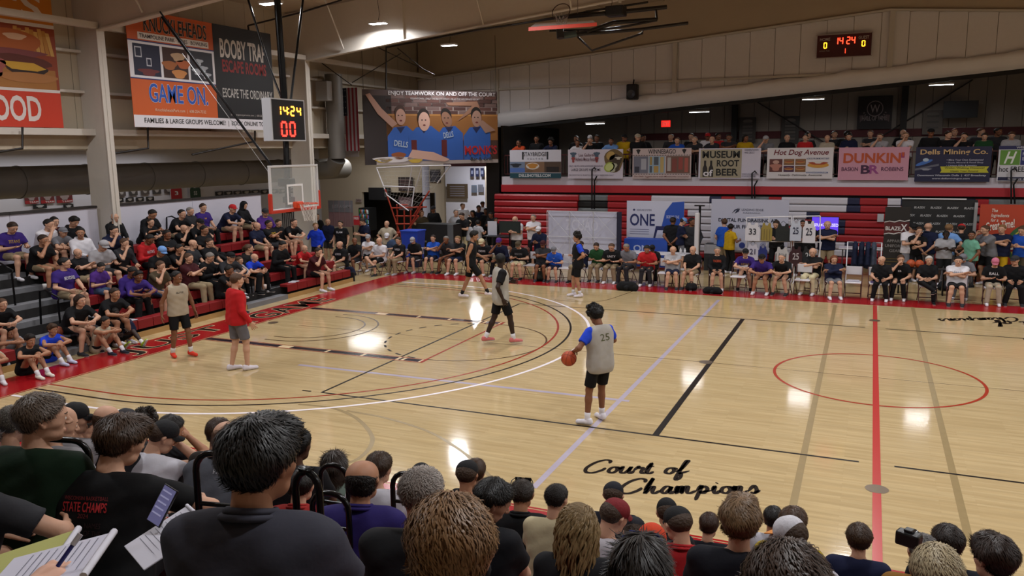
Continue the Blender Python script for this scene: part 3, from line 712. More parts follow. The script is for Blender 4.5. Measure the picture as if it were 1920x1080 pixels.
# hair and headwear in the head frame
def hair_mesh(kind, h=.007, seed=0):
    sk = [rc((0, -.018, .038), (0, .008, .038), .088, .083, .03), rc((0, -.034, .025), (0, -.03, .0), .087, .078, .03)]
    front = ((0, .05, .06), np.array([0, .83, -.56])); n_ = lambda v: np.array(v, float)/np.linalg.norm(v)
    fold = 0
    if kind == 'short': cl = [((0, .055, .064), n_((0, .7, -.71))), ((0, -.02, -.018), n_((0, .5, -.87)))]; fold = .0022
    elif kind == 'buzz':
        sk = [rc((0, -.016, .037), (0, .01, .037), .0815, .077, .03), rc((0, -.032, .027), (0, -.025, .01), .081, .073, .03)]; cl = [((0, .05, .066), n_((0, .7, -.71))), ((0, -.02, -.015), n_((0, .5, -.87)))]
    elif kind == 'fringe':
        sk = [rc((0, -.03, .02), (0, -.03, -.01), .084, .08, .03)]; cl = [((0, .0, .06), n_((0, .25, 1))), ((0, -.0, -.05), n_((0, .6, -.8)))]; fold = .001
    elif kind == 'thick':
        sk = [rc((0, -.02, .045), (0, .02, .055), .094, .083, .03), rc((0, -.036, .03), (0, -.03, .0), .092, .08, .03), rc((-.03, .045, .095), (.03, .045, .095), .03, .03, .03)]
        cl = [((0, .068, .06), n_((0, .7, -.71))), ((0, -.02, -.022), n_((0, .5, -.87)))]; fold = .004
    elif kind == 'curly':
        sk = [rc((0, -.02, .06), (0, .03, .065), .105, .09, .03), rc((0, -.036, .03), (0, -.03, .01), .1, .085, .03)]; r_ = np.random.default_rng(5)
        for _ in range(150):
            a, b_ = r_.uniform(0, 2*PI), r_.uniform(-.25, 1.5); p = np.array([math.cos(a)*math.cos(b_)*.1, -.008+math.sin(a)*math.cos(b_)*.1, .055+math.sin(b_)*.1])
            if p[1] > .05 and p[2] < .06: continue
            q_ = r_.uniform(.98, 1.22); sk.append(rc(p*.98, p*q_+[0, 0, .006], .018, .012, .004))
        cl = [((0, .08, .055), n_((0, .8, -.6))), ((0, -.02, -.03), n_((0, .5, -.87)))]; fold = .003
    elif kind == 'long':
        sk = sk+[rc((-.05, -.035, .0), (-.065, -.045, -.2), .05, .035, .03), rc((.05, -.035, .0), (.065, -.045, -.2), .05, .035, .03), rc((0, -.06, 0), (0, -.075, -.22), .06, .045, .04)]
        cl = [((0, .058, .05), n_((0, .8, -.6)))]; fold = .004
        sk.append(rc((0, .075, -.03), (0, .07, -.3), .075, .07, .02, sub=True))
    elif kind == 'pony':
        sk = sk+[rc((0, -.12, .03), (0, -.14, -.1), .028, .018, .02)]; cl = [((0, .055, .064), n_((0, .7, -.71))), ((0, -.02, -.025), n_((0, .3, -.95)))]; fold = .002
    elif kind == 'hood':
        sk = [rc((0, -.02, .035), (0, .0, .04), .103, .1, .03), rc((0, -.03, -.02), (0, -.04, -.12), .098, .1, .04), rc((0, .09, .0), (0, .16, -.03), .068, .09, .02, sub=True)]; cl = []; fold = .002
    elif kind in ('cap', 'capback'):
        s = 1 if kind == 'cap' else -1
        sk = [rc((0, -.012, .045), (0, .008, .045), .09, .086, .02)]
        cl = [((0, 0, .012), n_((0, .24, -1)))]
        if s > 0: sk.append(rc((0, -.118, .02), (0, -.09, .02), .03, .026, .004, sub=True))
        V, Q = nets(sk, h, clips=cl)
        # bill
        vs = []; 
        for i in range(9):
            a = PI*(.12+.76*i/8); ox, oy = math.cos(a)*.082, math.sin(a)*.075; L_ = .075*math.sin(a)**.5
            for (r_, zz) in ((0., .0), (1., -.008)):
                for th in (0, .006): vs.append((ox*(1-.1*r_), s*(oy+L_*r_)-(.0 if s > 0 else .01), (.038 if s > 0 else -.004)+zz*1.5-.025*abs(math.cos(a))*r_-th))
        vs = np.array(vs); qs = []
        for i in range(8):
            a, b_ = i*4, i*4+4
            qs += [(a, b_, b_+2, a+2), (a+1, a+3, b_+3, b_+1), (a+2, b_+2, b_+3, a+3)]
        return tomesh(kind, np.concatenate([V, vs]), np.concatenate([Q, np.array(qs)+len(V)]))
    if kind in ('short', 'thick', 'buzz', 'fringe', 'pony'): sk += [rc((q*.095, .006, -.004), (q*.095, -.006, -.014), .027, .03, .006, sub=True) for q in (-1, 1)]
    V, Q = nets(sk, h, clips=cl, fold=fold, seed=seed)
    return tomesh('hair_'+kind, V, Q)
HAIR = {k: hair_mesh(k) for k in ('short', 'buzz', 'fringe', 'thick', 'curly', 'long', 'pony', 'hood', 'cap', 'capback')}
HAIR_N = {'cap': 'cap', 'capback': 'cap', 'hood': 'hood'}
def hairm(hexc, cap=False): return mat(hexc, .8 if cap else .6, 0, .25, 60., .6 if not cap else .15, spec=.3)
def T4(R, p):
    m = Matrix.Identity(4)
    for i in range(3):
        for j in range(3): m[i][j] = float(R[i][j])
        m[i][3] = float(p[i])
    return m
def oslot(name, me, parent, mats):
    """object that shares mesh data but keeps its own first material(s)"""
    while len(me.materials) < len(mats): me.materials.append(mats[len(me.materials)])
    o = bpy.data.objects.new(name, me); COL.objects.link(o); o.parent = parent
    for i, m in enumerate(mats):
        if m is not None: o.material_slots[i].link = 'OBJECT'; o.material_slots[i].material = m
    return o
SKIN = {'w': 'c0947a', 'p': 'c89a84', 't': 'a5765a', 'b': '7a4e36', 'd': '4a2e20', 'k': '2e1c14'}
HC = {'k': '14100e', 'b': '2c1d14', 'n': '4a3222', 'l': '7a5c3c', 'g': '77716c', 'w': 'b4aea8', 'r': '6a3a20'}
CN = {'1a1a1c': 'black', '15151a': 'black', 'e8e6ea': 'white', 'c8c6ca': 'light grey', '6a6a6e': 'grey', '3c3c40': 'charcoal', '1e2440': 'navy', '241c50': 'purple'}
SHIRTN = {'tee': 't_shirt', 'polo': 'polo_shirt', 'long': 'long_sleeve_shirt', 'hood': 'hooded_sweatshirt', 'tank': 'tank_top'}
class Tpl:
    """one pose; its meshes are made on demand and shared by every figure that takes the pose"""
    def __init__(s, h=.0135, belly=0., **kw): s.J = pose(**kw); s.c = {}; s.h = h; s.belly = belly
    def get(s, k):
        if k not in s.c:
            if k == 'body': s.c[k] = body_mesh(s.J, s.h, s.belly)
            elif k == 'collar':
                J, R = s.J, s.J['R2']; c = J['neck']+R @ [0, -.004, .006]; mb = MB()
                for q in range(2): mb.tube([tuple(c+R @ [(.062+.012*q)*math.cos(a), (.062+.012*q)*math.sin(a)*1.02, .012-.016*q-.02*math.sin(a)]) for a in [PI*.56+2*PI*.94*i/22 for i in range(23)]], .011, 6)
                s.c[k] = mb.mesh('collar')
            elif k in SHIRTN: s.c[k] = shirt_mesh(s.J, k, s.h, s.belly, seed=len(s.c))
            else: s.c[k] = legs_mesh(s.J, k, s.h)
        return s.c[k]
def person(tp, loc, rz, label, group, sh=('tee', '1a1a1c'), lg=('shorts', '2a2a2c'), shoe='e6e4e4', hair=('short', 'b'), skin='w', s=1., girth=1., socks=None, sole='d8d4d0'):
    r = empty('person', loc, rz, label, 'person', group); r.scale = (s*girth, s*girth, s)
    b = tp.get('body')
    for m in (SK_EYE, SK_IRIS, SK_LIP, SK_BROW):
        if len(b.materials) == 0: b.materials.append(skinm(SKIN['w']))
        if len(b.materials) < 5: b.materials.append(m)
    oslot('body', b, r, [skinm(SKIN[skin])])
    J = tp.J
    if sh: oslot(SHIRTN[sh[0]], tp.get(sh[0]), r, [cloth(sh[1])])
    if sh and sh[0] == 'polo': oslot('collar', tp.get('collar'), r, [cloth(sh[1])])
    if lg: oslot({'shorts': 'shorts', 'pants': 'trousers'}[lg[0]], tp.get(lg[0]), r, [cloth(lg[1])])
    for i, n in enumerate('LR'):
        o = oslot('shoe', SHOE, r, [cloth(shoe), cloth(sole)]); d = J['an'+n]
        o.matrix_local = T4(rz_(J['fy'][i]) @ rx(J['fp'][i] if J['fp'] else 0), d)
        if socks:
            o = oslot('sock', SOCK, r, [cloth(socks)]); kd = J['kn'+n]-d
            o.matrix_local = T4(basis(kd, (0, 1, 0)), d)
    if hair and hair[0] != 'bald':
        o = oslot(HAIR_N.get(hair[0], 'hair'), HAIR[hair[0]], r, [hairm(HC.get(hair[1], hair[1]), hair[0] in HAIR_N)]); o.matrix_local = T4(J['RHd'], J['head'])
        if hair[0] in ('cap', 'capback') :
            o2 = oslot('hair', HAIR['buzz'], r, [hairm(HC.get(hair[2], hair[2]) if len(hair) > 2 else HC['b'])]); o2.matrix_local = T4(J['RHd'], J['head'])
    return r
def decal(parent, me, s, m, origin, right, up, wd, ht, off=.004, bold=.02, name='shirt_print', shear=0.):
    """flat print that follows the cloth: text projected on the mesh along its chest normal"""
    right, up = Vector(right).normalized(), Vector(up).normalized(); nn = right.cross(up)  # points away from the wearer toward the reader
    bvh = BVHTree.FromPolygons([v.co for v in me.vertices], [tuple(p.vertices) for p in me.polygons])
    if isinstance(s, str): V, F = text_geo(s, bold, shear)
    else: V, F = np.array([(a, b, 0) for a, b in s], float), [tuple(range(len(s)))]
    lo, hi = V.min(0), V.max(0); out = []
    o = Vector(origin)
    for v in V:
        p = o+right*((v[0]-lo[0])/(hi[0]-lo[0])-.5)*wd+up*((v[1]-lo[1])/(hi[1]-lo[1])-.5)*ht
        hit = bvh.ray_cast(p+nn*.35, -nn, .7)
        out.append(tuple(hit[0]+nn*off) if hit[0] else tuple(p))
    me2 = bpy.data.meshes.new(name); me2.from_pydata(out, [], F); me2.update()
    return link(name, me2, parent, m)
def on_chest(r, tp, kind, s, hexc, wd=.2, ht=.1, dz=0., back=False, dx=0., shear=0.):
    J = tp.J; R = J['R2']; f = -1 if back else 1
    o = J['chest']+R @ [dx, 0, dz]
    return decal(r, tp.get(kind), s, mat(hexc, .8), o, R @ [-f, 0, 0], R @ [0, 0, 1], wd, ht)

# ---------------- poses ----------------
SE = .52  # pelvis joint over the floor of a seated figure
sit = {
 'lap': Tpl(pel=(0, 0, SE), lean=(-.05, .08), LH=(-.1, .36, .62), RH=(.1, .36, .62), LF=(-.14, .44, .08), RF=(.14, .46, .08), hp=.12),
 'elbows': Tpl(pel=(0, 0, SE), lean=(.45, .6), LH=(-.03, .52, .66), RH=(.05, .53, .66), LF=(-.17, .4, .08), RF=(.17, .42, .08), hp=-.15, hands=('grip', 'grip'), le=(-1, 0, -.2), re=(1, 0, -.2)),
 'crossed': Tpl(pel=(0, .02, SE), lean=(-.12, -.02), LH=(.12, .2, .83), RH=(-.12, .22, .87), LF=(-.13, .46, .08), RF=(.14, .5, .08), hp=.1, le=(-1, .3, -.5), re=(1, .3, -.5), belly=.02),
 'chin': Tpl(pel=(0, 0, SE), lean=(.25, .4), LH=(-.14, .42, .63), RH=(.06, .36, 1.0), LF=(-.15, .42, .08), RF=(.16, .44, .08), hy=.15, re=(.6, .5, -1), palm=((0, 0, -1), (-1, -.4, 0)), hands=('relax', 'grip')),
 'legcross': Tpl(pel=(0, 0, SE), lean=(-.1, .05), LH=(-.05, .3, .68), RH=(.14, .32, .68), LF=(-.12, .45, .08), RF=(-.12, .5, .38), ry_=-.5, rk=(.9, .3, .6), hp=.1),
 'notes': Tpl(pel=(0, 0, SE), lean=(.12, .28), LH=(-.14, .36, .70), RH=(.1, .34, .72), LF=(-.14, .42, .08), RF=(.14, .44, .08), hp=.38, palm=((0, .3, 1), (0, .3, 1)), belly=.01),
 'turn': Tpl(pel=(0, 0, SE), lean=(0, .12), twist=.2, hy=.55, LH=(-.12, .38, .63), RH=(.14, .36, .63), LF=(-.16, .42, .08), RF=(.18, .42, .08)),
 'turnl': Tpl(pel=(0, 0, SE), lean=(.1, .22), twist=-.15, hy=-.5, LH=(-.12, .4, .65), RH=(.14, .4, .65), LF=(-.16, .42, .08), RF=(.18, .42, .08), belly=.025),
}
stand = {
 'down': Tpl(pel=(0, 0, .93), LH=(-.26, .06, .86), RH=(.26, .06, .86), LF=(-.11, -.02, .08), RF=(.12, .03, .08), hy=.1),
 'crossed': Tpl(pel=(0, 0, .93), lean=(-.03, 0), LH=(.1, .2, 1.24), RH=(-.1, .22, 1.28), LF=(-.13, 0, .08), RF=(.13, .02, .08), le=(-1, .3, -.5), re=(1, .3, -.5), belly=.02, hp=.1),
 'phone': Tpl(pel=(0, 0, .93), lean=(0, .08), LH=(-.06, .3, 1.15), RH=(.08, .32, 1.17), LF=(-.11, 0, .08), RF=(.12, .04, .08), hp=.35, hands=('grip', 'grip')),
 'behind': Tpl(pel=(0, 0, .93), LH=(-.06, -.17, .92), RH=(.06, -.17, .93), LF=(-.13, 0, .08), RF=(.13, 0, .08), le=(-1, -.2, 0), re=(1, -.2, 0), belly=.015),
 'hips': Tpl(pel=(0, 0, .93), LH=(-.17, .03, 1.0), RH=(.17, .03, 1.0), LF=(-.12, 0, .08), RF=(.13, .02, .08), le=(-1, -.5, 0), re=(1, -.5, 0), hy=-.3),
 'rail': Tpl(pel=(0, 0, .91), lean=(.3, .5), LH=(.02, .5, 1.1), RH=(.08, .5, 1.12), LF=(-.12, -.05, .08), RF=(.12, 0, .08), le=(-1, 0, -.3), re=(1, 0, -.3), hp=-.2),
 'side': Tpl(pel=(0, 0, .93), lean=(0, .05), hy=.9, LH=(-.22, .12, .9), RH=(.2, .25, 1.15), LF=(-.11, 0, .08), RF=(.12, .04, .08)),
 'chinrest': Tpl(pel=(0, 0, .92), lean=(.12, .25), LH=(.1, .42, 1.12), RH=(.06, .3, 1.45), LF=(-.11, -.04, .08), RF=(.12, 0, .08), le=(-1, 0, -.5), re=(.5, .5, -1), hands=('relax', 'grip')),
}
floor_sit = {
 'knees': Tpl(pel=(0, 0, .11), lean=(.2, .45), LH=(.02, .45, .42), RH=(.08, .46, .44), LF=(-.1, .56, .08), RF=(.12, .6, .08), lk=(0, .3, 1), rk=(0, .3, 1), hands=('grip', 'grip'), le=(-1, .2, 0), re=(1, .2, 0)),
 'knees2': Tpl(pel=(0, 0, .11), lean=(.25, .5), hy=.35, LH=(.05, .42, .5), RH=(-.05, .44, .52), LF=(-.12, .62, .08), RF=(.12, .52, .08), lk=(-.2, .3, 1), rk=(.2, .3, 1), hands=('grip', 'relax'), le=(-1, .2, 0), re=(1, .2, 0)),
 'chin': Tpl(pel=(0, 0, .11), lean=(.25, .5), hy=.2, LH=(.12, .42, .5), RH=(.1, .35, .62), LF=(-.1, .62, .08), RF=(.12, .66, .08), lk=(0, .3, 1), rk=(0, .3, 1), hands=('grip', 'grip'), re=(.6, .5, -1)),
 'stretch': Tpl(pel=(0, 0, .11), lean=(-.1, .2), LH=(-.1, .3, .35), RH=(.2, .3, .3), LF=(-.16, .72, .08), RF=(.16, .55, .1), lk=(-.5, .3, 1), rk=(.8, .3, .5), fp=(.9, .7)),
}
class Pr:
    """prints laid out in fractions of a board"""
    def __init__(s, t): s.o, s.W, s.H = t; s.y = -.004
    def r(s, x0, z0, x1, z1, c, lay=0, name='printed_panel'): return rect(s.o, x0*s.W, z0*s.H, x1*s.W, z1*s.H, mat(c, .6), s.y-.002*lay, name)
    def t(s, tx, x0, z0, x1, z1, c, bold=.02, lay=2, **k): return lettering(s.o, tx, x0*s.W, z0*s.H, x1*s.W, z1*s.H, mat(c, .6), s.y-.002*lay, bold, **{q: (mat(v, .6) if q == 'outline' else v) for q, v in k.items()})
    def b(s, cx, cz, rx, rz, c, lay=1, **k): return blob(s.o, cx*s.W, cz*s.H, rx*s.W, rz*s.H, mat(c, .6), s.y-.002*lay, **k)
    def s(s, pts, c, lay=1): return shape(s.o, [(a*s.W, b*s.H) for a, b in pts], mat(c, .6), s.y-.002*lay)
def onY(name, px0, px1, py0, py1, y, c, label, cat, group=None, thick=.01):
    """board on a plane of constant y between two photographed columns and rows"""
    pm = (px0+px1)/2; a = PY(px0, (py0+py1)/2, y); b = PY(px1, (py0+py1)/2, y)
    return Pr(board(name, (a.x, y), (b.x, y), PY(pm, py1, y).z, PY(pm, py0, y).z, mat(c, .6), label, cat, thick, group))
def onX(name, px0, px1, py0, py1, x, c, label, cat, group=None, thick=.01):
    pm = (px0+px1)/2; a = PX(px0, (py0+py1)/2, x); b = PX(px1, (py0+py1)/2, x)
    return Pr(board(name, (x, a.y), (x, b.y), PX(pm, py1, x).z, PX(pm, py0, x).z, mat(c, .6), label, cat, thick, group))

# ---------------- left bleachers ----------------
bl = empty('bleachers', (-15.9, 0, 0), 0, 'telescopic bleachers with red seats and grey steps along the left baseline', 'bleachers')
redseat = mat('84161a', .5, noise=.05); stepm = mat('77777b', .6, noise=.08, scale=3); dkm = mat('161414', .8); toe = mat('b08a56', .5, noise=.1, scale=3)
SECT = [(-9.2, -5.35), (-2.95, 1.2), (2.95, 6.3)]; AIS = [(-5.35, -2.95), (1.2, 2.95)]
seatmesh = MB().bbox(-.29, .006, -.085, 0, .454, 0, .015).box(-.02, .01, -.22, -.002, .45, -.07).mesh('seat'); seatmesh.materials.append(redseat)
for k in range(6):
    xf = -.61*k
    if k: MB().box(xf-.29, -9.3, .27*k-.04, xf+.33, 6.35, .27*k).build('footboard', stepm, bl)
    MB().box(xf-.30, -9.3, max(0, .27*k-.3), xf-.27, 6.35, .27*k+.34).build('riser', dkm, bl)
    for a, b in SECT:
        y = a
        while y+.46 <= b+.05: o = link('seat', seatmesh, bl); o.location = (xf, y, .27*k+.42); y += .46
    for a, b in AIS:
        for q in (0, 1):
            if k == 0 and q == 0: continue
            MB().bbox(xf-.30*q-.0, a+.01, .27*k-.135*(1-q)-.035, xf+.31-.30*q, b-.01, .27*k+.135*q-.0 if q == 0 else .27*k+.135, .006).build('step', stepm, bl)
            MB().box(xf+.29-.30*q, a+.01, max(0, .27*k-.135*(1-q)-.12), xf+.30-.3*q, b-.01, .27*k-.135*(1-q)+(.0 if q == 0 else .1)-.0).build('step_riser', mat('5e5e62', .7), bl)
for a, b in SECT: MB().box(-.03, a, 0, .0, b, .13).build('toe_board', toe, bl)
MB().box(-3.5, 6.35, 0, 0, 6.4, .3).build('end_panel', dkm, bl)
bk = mat('121214', .35, .5)
for n_, (x, y) in enumerate(((-.5, -4.1), (-1.9, -4.1), (-.6, 2.1), (-2.0, 2.1), (-3.1, 2.1))):
    z = .27*round(-x/.61); MB().tube([(x, y, z), (x, y, z+.85), (x+.05, y, z+.93), (x-.35, y, z+1.08), (x-.55, y, z+1.05), (x-.62, y, z+.3)], .022, 7).build('handrail', bk, bl)

# ---------------- folded bleachers behind the far sideline ----------------
fb = empty('folded_bleachers', (-14.7, 14.9, 0), 0, 'folded bleachers in red, white and navy panels under the balcony', 'bleachers')
FC = {'R': mat('9c1a22', .42, noise=.04), 'W': mat('c9c6cf', .45, noise=.03), 'N': mat('141a3c', .45), 'G': mat('6e7274', .5), 'K': dkm, 'T': toe}
FROWS = ['R928,1085 G1085,1140 R1140,1222 W1222,1331 N1331,1353 R1353,1378 G1378,1442 R1442,1466 W1466,1590 N1590,1613 R1613,1665 W1665,1690 N1690,1830 R1830,1855 G1855,1925 R1925,2100',
 'R928,1083 K1083,1140 R1140,1222 W1222,1331 W1331,1480 W1480,1588 N1588,1614 R1614,1664 W1664,1690 R1690,1855 K1855,1925 R1925,2100',
 'R928,1083 G1083,1140 R1140,1290 W1290,1400 W1400,1513 N1513,1538 R1538,1700 R1700,1830 G1830,1925 R1925,2100', 'R928,1140 R1140,1313 W1313,1420 W1420,1510 R1510,1573 N1573,1586 R1586,1750 R1750,2100',
 'R928,1083 R1083,1300 W1300,1400 R1400,1573 N1573,1585 R1585,1750 R1750,2100', 'R928,1083 R1083,1300 W1300,1400 R1400,1573 R1573,1750 R1750,2100',
 'R928,1083 R1083,1300 W1300,1420 W1420,1585 N1585,1610 R1610,1750 R1750,2100', 'R928,1083 R1083,1300 W1300,1420 W1420,1586 N1586,1606 R1606,1750 R1750,2100', 'R928,1083 R1083,1300 R1300,1750 R1750,2100', 'K928,2100']
for i, row in enumerate(FROWS):
    z1 = 2.46-.262*i
    for seg in row.split():
        c = seg[0]; a, b = map(int, seg[1:].split(',')); xa, xb = PY(a, 365+12*i, 14.9).x+14.7, PY(b, 365+12*i, 14.9).x+14.7
        d = 0 if c in 'RWN' else .12
        L_ = [(d-.03, z1-.235), (d-.06, z1-.2), (d-.06, z1-.06), (d-.02, z1), (d+.25, z1), (d+.25, z1-.235)]
        vs = [(xa+.004, y, z) for y, z in L_]+[(xb-.004, y, z) for y, z in L_]
        MB().add(vs, [(0, 1, 2, 3, 4, 5)[::-1], tuple(range(6, 12))]+[(j, (j+1) % 6, 6+(j+1) % 6, 6+j) for j in range(6)]).build('seat_panel' if d == 0 else 'aisle_panel', FC[c], fb)
for px, py0, py1 in ((1110, 318, 392), (1410, 325, 372), (1896, 320, 382)):
    a, b = PY(px, py0, 14.7), PY(px, py1, 14.7); o = Vector((-14.7, 14.9, 0))
    MB().tube([tuple(b-o), tuple(a-o), tuple(a-o+Vector((.1, 0, .08))), tuple(a-o+Vector((.16, 0, 0)))], .03, 6).tube([tuple(b-o+Vector((.1, 0, 0))), tuple(a-o+Vector((.1, 0, -.45))), tuple(a-o+Vector((.2, 0, -.25)))], .03, 6).build('aisle_rail', bk, fb)

# ---------------- folding chairs ----------------
def chair_proto():
    r = empty('folding_chair', (0, 0, 0), 0, 'x', 'chair', 'folding chairs along the far sideline')
    wh = mat('cfcbd0', .5); fr = mat('4a1e1e', .45, .3)
    MB().bbox(-.21, -.02, .43, .21, .40, .465, .012).build('seat', wh, r)
    vs = MB().bbox(-.21, -.135, .62, .21, -.115, .86, .01)
    vs.build('backrest', wh, r)
    for s in (-1, 1):
        MB().tube([(s*.225, .38, 0), (s*.225, .2, .36), (s*.225, -.12, .86)], .012, 6).build('leg', fr, r)
        MB().tube([(s*.205, -.12, 0), (s*.205, .12, .3), (s*.205, .36, .44)], .012, 6).build('leg', fr, r)
    MB().tube([(-.225, .3, .14), (.225, .3, .14)], .009, 5).build('crossbar', fr, r)
    MB().tube([(-.205, -.05, .09), (.205, -.05, .09)], .009, 5).build('crossbar', fr, r)
    return r
CH = chair_proto(); CHN = [0]
def chair(x, y, rz, label, group='folding chairs along the far sideline'):
    o = CH if CHN[0] == 0 else copy_tree(CH); CHN[0] += 1
    o.location = (x, y, 0); o.rotation_euler = (0, 0, rz); o['label'] = label; o['group'] = group; return o

# ---------------- main basketball hoop ----------------
hp = empty('basketball_hoop', (-13.1, 0, 2.9), 0, 'glass backboard with red padding and orange rim hung over the left baseline', 'basketball hoop')
wf = mat('d6d6d8', .4, .2); rp = mat('b8301c', .5); org = mat('d8441c', .4)
gl = bpy.data.materials.new('glass'); gl.use_nodes = True; gb = gl.node_tree.nodes['Principled BSDF']; gb.inputs['Base Color'].default_value = (.9, .95, .95, 1); gb.inputs['Roughness'].default_value = .03; gb.inputs['Alpha'].default_value = .14
MB().box(-.01, -.89, .02, .0, .89, 1.05).build('glass_pane', gl, hp)
for (a, b, c, d) in ((-.915, 0, .915, .05), (-.915, 1.02, .915, 1.07), (-.915, .05, -.865, 1.02), (.865, .05, .915, 1.02)):
    MB().bbox(-.035, a, b, .025, c, d, .008).build('frame_bar', wf, hp)
for (a, b, c, d) in ((-.305, .13, .305, .18), (-.305, .56, .305, .61), (-.305, .18, -.255, .56), (.255, .18, .305, .56)):
    MB().box(0.001, a, b, .004, c, d).build('target_line', mat('e6e6e8', .4), hp)
MB().bbox(-.05, -.95, -.05, .045, .95, .03, .02).build('edge_padding', rp, hp)
for s in (-1, 1): MB().bbox(-.05, s*.915-.035, .0, .045, s*.915+.035, .42, .02).build('edge_padding', rp, hp)
MB().bbox(0, -.12, .03, .14, .12, .19, .02).build('rim_bracket', org, hp)
MB().tube([(.38+.23*math.cos(a), .23*math.sin(a), .15) for a in [2*PI*k/28 for k in range(28)]], .011, 6, True).build('rim', org, hp)
def net_mb(c, r0, r1, hgt, n=12, rows=5, th=.0045, M=None):
    mb = MB()
    for s in (-1, 1):
        for k in range(n):
            pts = []
            for j in range(rows*2+1):
                f = j/(rows*2); a = 2*PI*(k+s*.5*j*.5)/n; r = r0+(r1-r0)*f**.7
                p = Vector((c[0]+r*math.cos(a), c[1]+r*math.sin(a), c[2]-hgt*f)); pts.append(M @ p if M else p)
            mb.tube(pts, th, 4)
    return mb
net_mb((.38, 0, .15), .225, .12, .42).build('net', mat('d8d4d0', .8), hp)
o0 = Vector((-13.1, 0, 2.9)); L_ = lambda px, py, x: tuple(PX(px, py, x)-o0)
bkm = mat('0e0e10', .3, .4)
MB().tube([L_(519, -12, -13.6), L_(533, 190, -13.6)], .085, 10).tube([L_(533, 190, -13.6), L_(541, 400, -13.45)], .075, 10).build('mast', bkm, hp)
MB().tube([L_(569, -8, -13.8), L_(545, 190, -13.6)], .03, 8).build('brace', bkm, hp)
MB().tube([L_(463, -8, -14.6), L_(503, 120, -14.2), L_(530, 190, -13.7)], .028, 8).build('brace', bkm, hp)
MB().tube([L_(296, 22, -17.2), L_(505, 305, -13.4)], .03, 8).build('brace', bkm, hp)
MB().tube([L_(300, 22, -16.2), L_(510, 312, -13.3)], .022, 8).build('brace', bkm, hp)
MB().tube([L_(342, 100, -15.6), L_(503, 322, -13.2)], .007, 5).build('cable', mat('b0b0b0', .3, .6), hp)
MB().bbox(-.4, -.14, .55, -.05, .1, .75, .02).bbox(-.35, -.06, .15, -.04, .05, .3, .02).build('mount', bkm, hp)
# clock on the mast
ck = onX('shot_clock', 510, 570, 188, 262, -13.25, '17171a', 'clock box reading 14:24 over 00 on the mast above the backboard', 'clock', thick=.25)
ck.y = -.006
MB().box(-.03, -.01, -.03, 0, .25, ck.H+.03).box(ck.W, -.01, -.03, ck.W+.03, .25, ck.H+.03).box(0, -.01, ck.H, ck.W, .25, ck.H+.03).box(0, -.01, -.03, ck.W, .25, 0).build('white_case', mat('b8bac0', .5), ck.o)
SEG = {'0': 'abcdef', '1': 'bc', '2': 'abged', '3': 'abgcd', '4': 'fgbc', '5': 'afgcd', '6': 'afgecd', '7': 'abc', '8': 'abcdefg', '9': 'abcdfg'}
def digit(root, ch, x, z, w_, h_, c, y, e=6.):
    g = {'a': (0, 1, 1, 1), 'd': (0, 0, 1, 0), 'g': (0, .5, 1, .5), 'f': (0, .5, 0, 1), 'b': (1, .5, 1, 1), 'e': (0, 0, 0, .5), 'c': (1, 0, 1, .5)}; mb = MB(); t = w_*.14
    for q in SEG[ch]:
        a, b, c_, d = g[q]; mb.box(x+a*w_-t*(1 if a == c_ else -.6), y-.004, z+b*h_-t*(1 if b == d else -.6), x+c_*w_+t*(1 if a == c_ else -.6), y, z+d*h_+t*(1 if b == d else -.6))
    mb.build('digit', mat(c, .4, emis=e), root)
w_, h_ = ck.W, ck.H
for i, ch in enumerate('14'): digit(ck.o, ch, w_*(.16+.2*i), h_*.62, w_*.11, h_*.22, 'ffa030', -.008)
for i, ch in enumerate('24'): digit(ck.o, ch, w_*(.58+.2*i), h_*.62, w_*.11, h_*.22, 'ffa030', -.008)
MB().box(w_*.5, -.012, h_*.67, w_*.525, -.008, h_*.70).box(w_*.5, -.012, h_*.77, w_*.525, -.008, h_*.80).build('colon', mat('ffa030', .4, emis=6.), ck.o)
for i in range(2): digit(ck.o, '0', w_*(.27+.26*i), h_*.1, w_*.15, h_*.34, 'ff2a20', -.008)
# ---------------- folded hoop under the roof ----------------
T0 = 21.6; c0 = PT(1060, 60, T0)
rh = empty('folded_hoop', c0, 0, 'basketball hoop folded up flat under the roof with black arms', 'basketball hoop')
Q = lambda px, py, dt=0.: tuple(PT(px, py, T0+dt)-c0)
def slab(a, b, c, d, th, nm, mm): 
    vs = [a, b, c, d]; up = Vector((0, 0, th)); v2 = [tuple(Vector(p)+up) for p in vs]
    MB().add(vs+v2, [(0, 1, 2, 3)[::-1], (4, 5, 6, 7), (0, 1, 5, 4), (1, 2, 6, 5), (2, 3, 7, 6), (3, 0, 4, 7)]).build(nm, mm, rh)
slab(Q(992, 56, -.4), Q(1118, 47, -.4), Q(1112, 42, .7), Q(1004, 47, .7), .05, 'backboard', mat('e0dce0', .4))
slab(Q(991, 58, -.45), Q(1119, 49, -.45), Q(1119, 48.5, -.38), Q(991, 57.5, -.38), .09, 'edge_padding', mat('c03a24', .5))
cc = Vector(Q(1052, 22, .1)); rr = .2
MB().tube([tuple(cc+Vector((.25*math.cos(a), .1*math.sin(a), .22*math.sin(a)))) for a in [2*PI*k/20 for k in range(20)]], .012, 6, True).build('rim', mat('3a2018', .5), rh)
net_mb((0, 0, 0), .2, .1, .4, 10, 4, .005, Matrix.Translation(Vector(Q(1053, 26, .1)))).build('net', mat('a89888', .8), rh)
